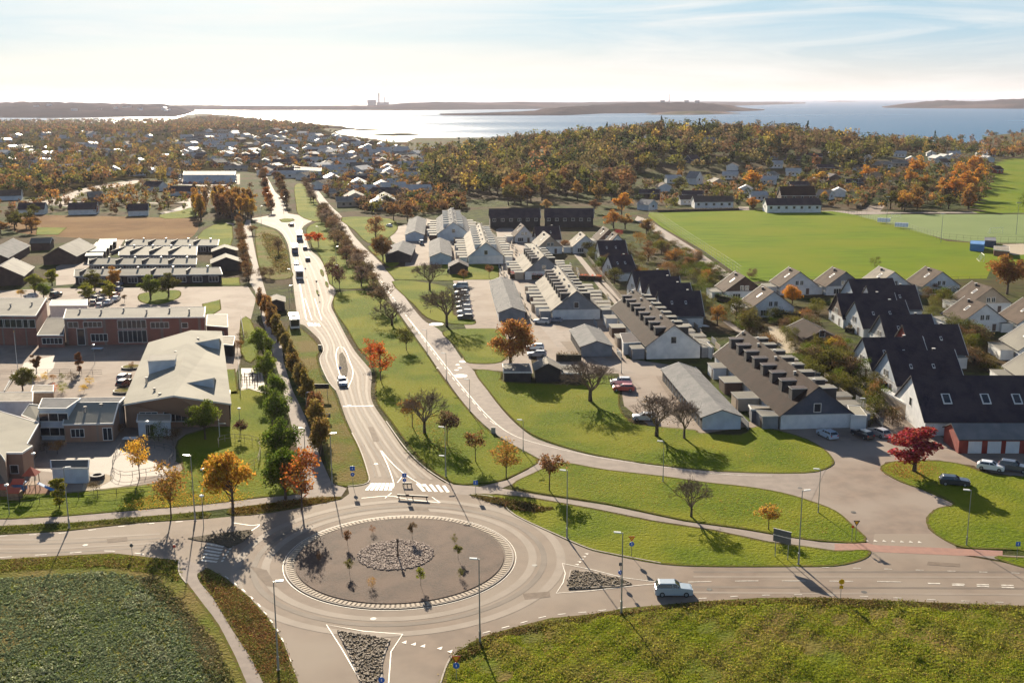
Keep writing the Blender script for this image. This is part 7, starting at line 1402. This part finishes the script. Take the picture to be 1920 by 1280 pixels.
car('car', (556, 497), 283, (.3, .3, .32), 'grey car just behind the dark blue lorry', name='driving_car')
g = 'row of parked cars beside the white-roofed garage'
for i, (y, c, n, pos) in enumerate(((540, (.16, .24, .34), 'blue van-like car', 'at the top of the parked row'), (552, (.55, .56, .58), 'silver car', 'second from the top of the parked row'), (562, (.30, .36, .42), 'grey-blue car', 'third in the parked row'), (571, (.6, .6, .6), 'pale silver car', 'fourth in the parked row'), (580, (.2, .2, .22), 'dark grey car', 'fifth in the parked row'), (589, (.5, .5, .52), 'silver car', 'sixth in the parked row'), (598, (.06, .06, .07), 'black car', 'at the bottom of the parked row'))):
    car('van' if i == 0 else 'estate', (864 + i * 1.5, y), 178 - i * .5, c, f'{n} {pos}', group=g)
car('estate', (1003, 655), 178, (.7, .72, .74), 'white glinting car behind the orange-brown tree', group='cars by the flat storage sheds'); car('estate', (1007, 668), 178, (.35, .37, .4), 'grey glinting car in front of the white one', group='cars by the flat storage sheds')
car('suv', (1164, 721), 175, (.6, .6, .62), 'silver glinting car above the red one'); car('estate', (1169, 732), 175, (.45, .05, .04), 'red glinting car at the lawn edge')
car('estate', (1208, 787), 176, (.42, .43, .46), 'grey car half hidden by the big leafless tree')
car('estate', (1551, 819), 108, (.42, .50, .60), 'pale blue car alone in the shade of the slate-gabled terrace'); car('estate', (1617, 819), 112, (.03, .03, .035), 'black car in the shade, left of two by the red maple'); car('estate', (1648, 816), 112, (.45, .40, .38), 'silver-brown car behind the red maple')
car('estate', (1789, 908), -14, (.03, .035, .045), 'black car parked in the shadow of the red maple'); car('car', (1857, 880), -28, (.75, .76, .78), 'white car in front of the red garage'); car('suv', (1900, 882), -28, (.06, .07, .10), 'dark car in front of the red garage')
car('estate', (1016, 606), 165, (.5, .5, .5), 'silver car in the shade at the corner of the long garage'); car('car', (1040, 604), 165, (.1, .14, .2), 'dark blue car beside the charcoal gable')
car('car', (58, 558), 170, (.5, .5, .52), 'silver car at the left of the school car park'); car('suv', (105, 556), 80, (.04, .04, .05), 'black car parked by the white canopy')
car('van', (790, 458), 100, (.1, .16, .22), 'blue-grey van beside the pale blue garage'); car('car', (730, 425), 120, (.7, .7, .7), 'white car in the far lot behind the orange trees'); car('car', (845, 510), 80, (.05, .05, .06), 'black car beside the black shed')
car('estate', (233, 712), 85, (.75, .74, .72), 'white van-like car beside the large school'); car('estate', (233, 722), 85, (.05, .05, .06), 'black car behind the white one beside the school')
pc = [(.6, .6, .62), (.1, .1, .11), (.3, .32, .36), (.7, .7, .7), (.35, .05, .04), (.08, .12, .22)]; pn = ['silver', 'black', 'grey', 'white', 'dark red', 'dark blue']
for i, (x, y) in enumerate(((168, 556), (180, 562), (192, 566), (204, 570), (216, 556), (222, 545), (196, 552), (176, 570), (188, 576), (218, 563), (210, 548), (222, 536))):
    k = i % 6; car('car' if i % 2 else 'estate', (x, y), 80 + (i * 37) % 20, pc[k], f'{pn[k]} car among the trees of the school car park', group='cars in the school car park')
for i in range(36):
    x, y = 338 + (i % 12) * 9.4, 334 + (i // 12) * 5; k = (i * 5) % 6; car('car', (x, y), 90, pc[k], f'{pn[k]} car in the far shop car park', group=f'{pn[k]} cars in the far shop car park')
# ================================================================ school garden
B = thing('planter', 'upper round planter with a dark rim beside the large school', 'planter', G(247, 690)); 
for (x, y, l) in ((247, 690, 'upper round planter with a dark rim beside the large school'), (233, 735, 'lower round planter with a dark rim beside the large school')):
    root = B if y == 690 else thing('planter', l, 'planter', G(x, y)); r = 2.3; mb = MB(); c = [(r * math.cos(a / 24 * 6.283), .9 * r * math.sin(a / 24 * 6.283)) for a in range(24)]; mb.prism(c, 0, .45, M['dark_trim']); mb.build('rim', root); mb = MB(); mb.prism([(a * .86, b * .86) for a, b in c], .4, .5, M['rough_grass']); mb.build('soil', root)
def fence(pts, h, label, m='steel', step=2.4, rails=2, name='fence', mesh=None, group=None, closed=False, r=.04, sm=0):
    P_ = [G(*p, .08) for p in (smooth(pts, sm, closed) if sm else pts)]; v = P_[0].copy(); root = thing(name, label, 'fence', v, 0, group); Q = resample([(p.x, p.y) for p in P_] + ([(v.x, v.y)] if closed else []), step)
    for q in Q[:100]:
        mb = MB(); mb.tube([(q.x - v.x, q.y - v.y, 0), (q.x - v.x, q.y - v.y, h)], r, M[m], 4); mb.build('post', root)
    PP = [Vector((p.x - v.x, p.y - v.y, 0)) for p in P_] + ([Vector((0, 0, 0))] if closed else [])
    for k in range(rails):
        z = h * (k + 1) / rails - .04; mb = MB()
        for a, b in zip(PP, PP[1:]): mb.tube([(a.x, a.y, z), (b.x, b.y, z)], r * .8, M[m], 4)
        mb.build('rail', root)
    return root
fence([(212, 888), (215, 862), (228, 842), (262, 838), (300, 842), (326, 850), (320, 868), (300, 885), (262, 893), (235, 897)], 1.2, 'dark curved railing around the paved play yard', 'dark_trim', 2.2, 2, closed=True, sm=2)
fence([(410, 838), (412, 830), (440, 826), (475, 830), (488, 840), (484, 870), (460, 885)], 1.3, 'pale curved wooden fence on the lawn beside the lane', 'pale_wood', 1.8, 2, sm=2)
fence([(0, 705), (60, 703), (120, 702), (192, 704)], 1.3, 'thin dark fence along the school forecourt', 'dark_trim', 2.6, 3); fence([(0, 950), (60, 944), (120, 938), (200, 932), (300, 925), (380, 915)], 1.3, 'thin dark fence between playground and verge', 'dark_trim', 2.8, 2)
fence([(447, 680), (451, 742)], 1.6, 'pale fence beside the outdoor gym', 'trim', 2, 2); fence([(452, 600), (458, 640)], 1.4, 'pale railing at the lane behind the brick annexe', 'trim', 2, 2)
pf = 'tall mesh fences of the football pitch'
fence([(1215, 402), (1300, 462), (1390, 524)], 4.5, 'tall mesh fence down the left side of the football pitch', 'dark_trim', 4.5, 4, group=pf, r=.03); fence([(1560, 398), (1608, 408), (1680, 428), (1770, 452), (1830, 457), (1990, 460)], 3.2, 'low mesh fence between the two football pitches', 'dark_trim', 3.0, 3, group=pf, r=.03); fence([(1400, 529), (1500, 526), (1600, 524), (1720, 527), (1850, 524)], 1.2, 'low fence along the near edge of the football pitch', 'dark_trim', 4, 1, group=pf)
fence([(1590, 400), (1700, 399), (1800, 398), (1960, 400)], 3.6, 'mesh fence behind the far pitch', 'dark_trim', 5, 2, group=pf, r=.03)
fence([(1440, 612), (1475, 608), (1500, 640), (1512, 662)], 1.3, 'wooden fence around the sandy yard', 'wood', 1.6, 3, r=.06)
for i, (pts, l) in enumerate((([(1385, 605), (1440, 650), (1500, 700), (1560, 745)], 'pale garden fence along the alley below the bungalow'), ([(1090, 470), (1130, 520), (1170, 570), (1200, 600)], 'pale garden fence beside the long alley'), ([(1640, 745), (1690, 790)], 'short wooden fence at the alley mouth'), ([(1210, 480), (1300, 520), (1340, 548)], 'grey garden fence behind the four dark-roofed houses'), ([(1790, 640), (1860, 690)], 'wooden fence between the brown roofs at the right'))): fence(pts, 1.5, l, 'pale_wood', 2.0, 3, r=.06)
def goal(p, az, label, w=7.3, h=2.4):
    root = thing('football_goal', label, 'goal', G(*p, .1), R(az)); mb = MB(); mb.tube([(-w / 2, 0, 0), (-w / 2, 0, h), (w / 2, 0, h), (w / 2, 0, 0)], .07, M['sign_white'], 6); mb.build('frame', root); mb = MB()
    for s in (-1, 1): mb.tube([(s * w / 2, 0, h), (s * w / 2, 1.5, 0), (s * w / 2, 0, 0)], .03, M['sign_white'], 4)
    mb.tube([(-w / 2, 1.5, 0), (w / 2, 1.5, 0)], .03, M['sign_white'], 4)
    for k in range(1, 12): x = -w / 2 + w * k / 12; mb.tube([(x, 0, h), (x, 1.5, 0)], .015, M['sign_white'], 3)
    mb.build('net', root)
goal((1842, 488), 75, 'large white football goal at the right end of the near pitch'); goal((1868, 437), 20, 'white football goal at the edge of the far pitch'); goal((1680, 408), 5, 'small goal at the far side of the far pitch', 5, 2)
for p, l in (((1657, 418), 'left one of two curved white team shelters'), ((1690, 427), 'right one of two curved white team shelters')):
    root = thing('team_shelter', l + ' between the pitches', 'shelter', G(*p), R(-20), 'team shelters between the pitches'); mb = MB(); a = [(1.6 * math.cos(t / 8 * 1.7 + 1.3), 2.2 * math.sin(t / 8 * 1.7 + 1.3) + .2) for t in range(9)]
    mm = mat('glossy_white_roof', (.8, .8, .8), rough=.25, spec=.8); mb.poly([(-3, y, z) for y, z in a] + [(3, y, z) for y, z in a], [(i, i + 1, 10 + i, 9 + i) for i in range(8)], mm); mb.build('roof', root); mb = MB(); mb.box(-2.7, 2.7, -.6, -.3, .35, .5, M['wood']); mb.build('bench', root)
for p, h in (((1662, 420), 13), ((1764, 455), 12), ((1905, 440), 14), ((1667, 375), 11), ((1608, 366), 10), ((1600, 372), 10)):
    root = thing('floodlight_mast', 'thin floodlight mast beside the football pitches', 'mast', G(*p), 0, 'floodlight masts'); mb = MB(); mb.tube([(0, 0, 0), (0, 0, h)], [.12, .06], M['steel'], 6); mb.build('pole', root); mb = MB(); mb.box(-.9, .9, -.2, .2, h, h + .35, M['steel']); mb.build('lamp_head', root)
flat('container', 'bright blue container at the corner of the football pitch', 'container', [(1819, 457), (1845, 459), (1847, 452), (1820, 451)], 2.8, 'blue_paint', 'blue_paint', trim='blue_paint', oh=.05); flat('container', 'dark blue-black container behind the bright blue one', 'container', [(1847, 451), (1868, 452), (1867, 445), (1846, 445)], 2.6, 'navy_wall', 'navy_wall', trim='dark_trim', oh=.05)
flat('shed', 'small red brick shed beside the blue container', 'shed', [(1864, 468), (1893, 471), (1892, 462), (1864, 461)], 2.4, 'brick', 'roof_pale')
# playground
sheet('play_bark', [(-40, 925), (40, 908), (85, 912), (90, 930), (40, 945), (-40, 948)], M['playbark'], .03, sm=3)
root = thing('climbing_frame', 'climbing tower with blue slide and red posts in the playground', 'climbing frame', G(62, 922))
for x in (-.8, .8):
    for y in (-.8, .8): mb = MB(); mb.tube([(x, y, 0), (x, y, 3.2)], .07, M['wood'], 5); mb.build('post', root)
mb = MB(); mb.box(-.95, .95, -.95, .95, 1.4, 1.5, M['wood']); mb.build('platform', root); mb = MB(); mb.face([(-1.1, -1.1, 3.0), (1.1, -1.1, 3.0), (0, 0, 4.2)], M['red_plastic']); mb.face([(1.1, -1.1, 3.0), (1.1, 1.1, 3.0), (0, 0, 4.2)], M['red_plastic']); mb.face([(1.1, 1.1, 3.0), (-1.1, 1.1, 3.0), (0, 0, 4.2)], M['red_plastic']); mb.face([(-1.1, 1.1, 3), (-1.1, -1.1, 3), (0, 0, 4.2)], M['red_plastic']); mb.build('roof', root)
mb = MB(); slab(mb, (.9, -.4, 1.55), (3.4, -.4, .2), (3.4, .4, .2), (.9, .4, 1.55), .06, M['blue_paint']); mb.build('slide', root)
for (x, y, l) in ((38, 918, 'small blue and wood play house in the playground'), (30, 935, 'low climbing net frame in the playground'), (12, 928, 'spring toy platform at the left of the playground')):
    root = thing('play_house' if 'house' in l else 'climbing_frame', l, 'play equipment', G(x, y)); mb = MB(); mb.box(-.8, .8, -.8, .8, .0, 1.2, M['blue_paint' if 'house' in l else 'wood']); mb.build('body', root); mb = MB(); slab(mb, (-1, -1, 1.3), (1, -1, 1.3), (1, 0, 1.9), (-1, 0, 1.9), .06, M['red_plastic']); mb.build('roof', root)
root = thing('stone_bench', 'round dark stone fire ring on the sand', 'fire ring', G(183, 898)); mb = MB(); n = 20
for k in range(n):
    a, b = 2 * math.pi * k / n, 2 * math.pi * (k + .93) / n; mb.prism([(1.15 * math.cos(a), 1.15 * math.sin(a)), (1.15 * math.cos(b), 1.15 * math.sin(b)), (.7 * math.cos(b), .7 * math.sin(b)), (.7 * math.cos(a), .7 * math.sin(a))], 0, .8, M['dark_trim'])
mb.build('ring', root); mb = MB(); mb.prism([(.7 * math.cos(k / 12 * 6.283), .7 * math.sin(k / 12 * 6.283)) for k in range(12)], .05, .25, M['black']); mb.build('ashes', root)
sheet('sand_court', [(160, 893), (175, 886), (205, 890), (208, 900), (170, 918), (155, 922)], M['sand'], .045, sm=3)
root = thing('outdoor_gym', 'cluster of dark wooden posts of the outdoor gym beside the lane', 'outdoor gym', G(470, 715))
for i in range(9):
    x, y = -1.8 + 1.7 * (i % 3), -3 + 2.6 * (i // 3); mb = MB(); mb.tube([(x, y, 0), (x, y, 1.4 + .4 * (i % 2))], .1, M['bark'], 5); mb.build('post', root)
for i in range(3): mb = MB(); mb.tube([(-1.8, -3 + 2.6 * i, 1.2), (1.6, -3 + 2.6 * i, 1.2)], .06, M['bark'], 5); mb.build('beam', root)
flat('shelter', 'flat pale shelter roof in the planting bed', 'shelter', [(58, 734), (100, 734), (101, 722), (62, 722)], 2.4, 'wood', 'roof_pale', oh=.05)
root = thing('ramp', 'white diagonal ramp railing at the left edge', 'ramp', G(8, 735)); a = root.location
mb = MB(); q = G(28, 708) - a; mb.tube([(0, 0, .3), (q.x, q.y, 1.3)], .12, M['trim'], 5); mb.build('rail', root); mb = MB(); slab(mb, (0, -1, .1), (0, 1, .1), (q.x, q.y + 1, 1.0), (q.x, q.y - 1, 1.0), .1, M['kerb']); mb.build('deck', root)
for (x, y, l) in ((183, 658, 'grey-blue table tennis table in the forecourt shade'), (245, 828, 'white bench on the path to the play yard')):
    root = thing('table' if 'table' in l else 'bench', l, 'table' if 'table' in l else 'bench', G(x, y)); mb = MB(); mb.box(-1.3, 1.3, -.7, .7, .68, .76, M['blue_wall' if 'table' in l else 'trim']); mb.build('top', root)
    for sx_ in (-1, 1): mb = MB(); mb.box(sx_ - .08, sx_ + .08, -.5, .5, 0, .68, M['steel']); mb.build('leg', root)
# bins, cabinets and small bits along the roads
for (x, y, l) in ((925, 812, 'grey cable cabinet beside the cycle road bend'), (600, 655, 'small grey box on the kerb by the bus stop'), (1450, 598, 'green bin beside the yellow hedge'), (1500, 632, 'white box pile beside the bungalow')):
    root = thing('cabinet', l, 'cabinet', G(x, y)); mb = MB(); mb.box(-.4, .4, -.25, .25, 0, 1.1, M['steel' if 'white' not in l else 'trim']); mb.build('body', root); mb = MB(); mb.box(-.44, .44, -.29, .29, 1.1, 1.16, M['dark_trim']); mb.build('lid', root)
root = thing('boat', 'upturned white rowing boat in the garden beside the white-gabled terrace', 'boat', G(1316, 612), R(-25)); mb = MB(); v = []
for i in range(9):
    t = i / 8; x = -2.2 + 4.4 * t; w_ = .75 * math.sin(math.pi * min(1, .12 + t * .88)) ** .6
    for k in range(7): a = math.pi * k / 6; v.append((x, w_ * math.cos(a), .65 * w_ * math.sin(a) + .15))
mb.poly(v, [(i * 7 + k, i * 7 + k + 1, (i + 1) * 7 + k + 1, (i + 1) * 7 + k) for i in range(8) for k in range(6)], M['trim']); mb.build('hull', root, smooth=True); mb = MB(); mb.tube([(-2.2, 0, .3), (0, 0, .68), (2.1, 0, .3)], .05, M['wood'], 4); mb.build('keel', root)
# ================================================================ repeats: each label also says which one, counted the way the eye would
def ordinal(n): return f"{n}{'th' if 10 <= n % 100 <= 20 else {1: 'st', 2: 'nd', 3: 'rd'}.get(n % 10, 'th')}"
from collections import defaultdict
same = defaultdict(list)
for o in col.objects:
    if o.parent is None and 'label' in o and o.get('kind') not in ('stuff', 'structure'): same[o['label']].append(o)
for lab, os_ in same.items():
    if len(os_) < 2: continue
    xs = [o.location.x / max(1, o.location.y) for o in os_]; ys = [o.location.y for o in os_]
    deep = ('row' in lab or 'strip' in lab or 'side of the far main road' in lab or 'avenue' in lab or 'carport' in lab)
    for i, o in enumerate(sorted(os_, key=(lambda q: q.location.y) if deep else (lambda q: q.location.x / max(1, q.location.y)))):
        o['label'] = f"{lab}, {ordinal(i + 1)} {'from the near end' if deep else 'from left'}"
        if len(o['label'].split()) > 16: print('LONG', o['label'])
# ================================================================ haze
mb = MB(); hm = bpy.data.materials.new('haze_air'); hm.use_nodes = True; T = hm.node_tree
for n in list(T.nodes):
    if n.type == 'BSDF_PRINCIPLED': T.nodes.remove(n)
pv = T.nodes.new('ShaderNodeVolumePrincipled'); pv.inputs['Color'].default_value = (.88, .85, .99, 1); pv.inputs['Density'].default_value = 3.2e-5; pv.inputs['Anisotropy'].default_value = .2
T.links.new(pv.outputs[0], T.nodes['Material Output'].inputs['Volume'])
mb.box(-46000, 46000, -700, 66000, -5, 130, hm); tag(mb.build('haze'), 'thin pale autumn haze lying over the whole town and the sea', 'haze', kind='stuff')
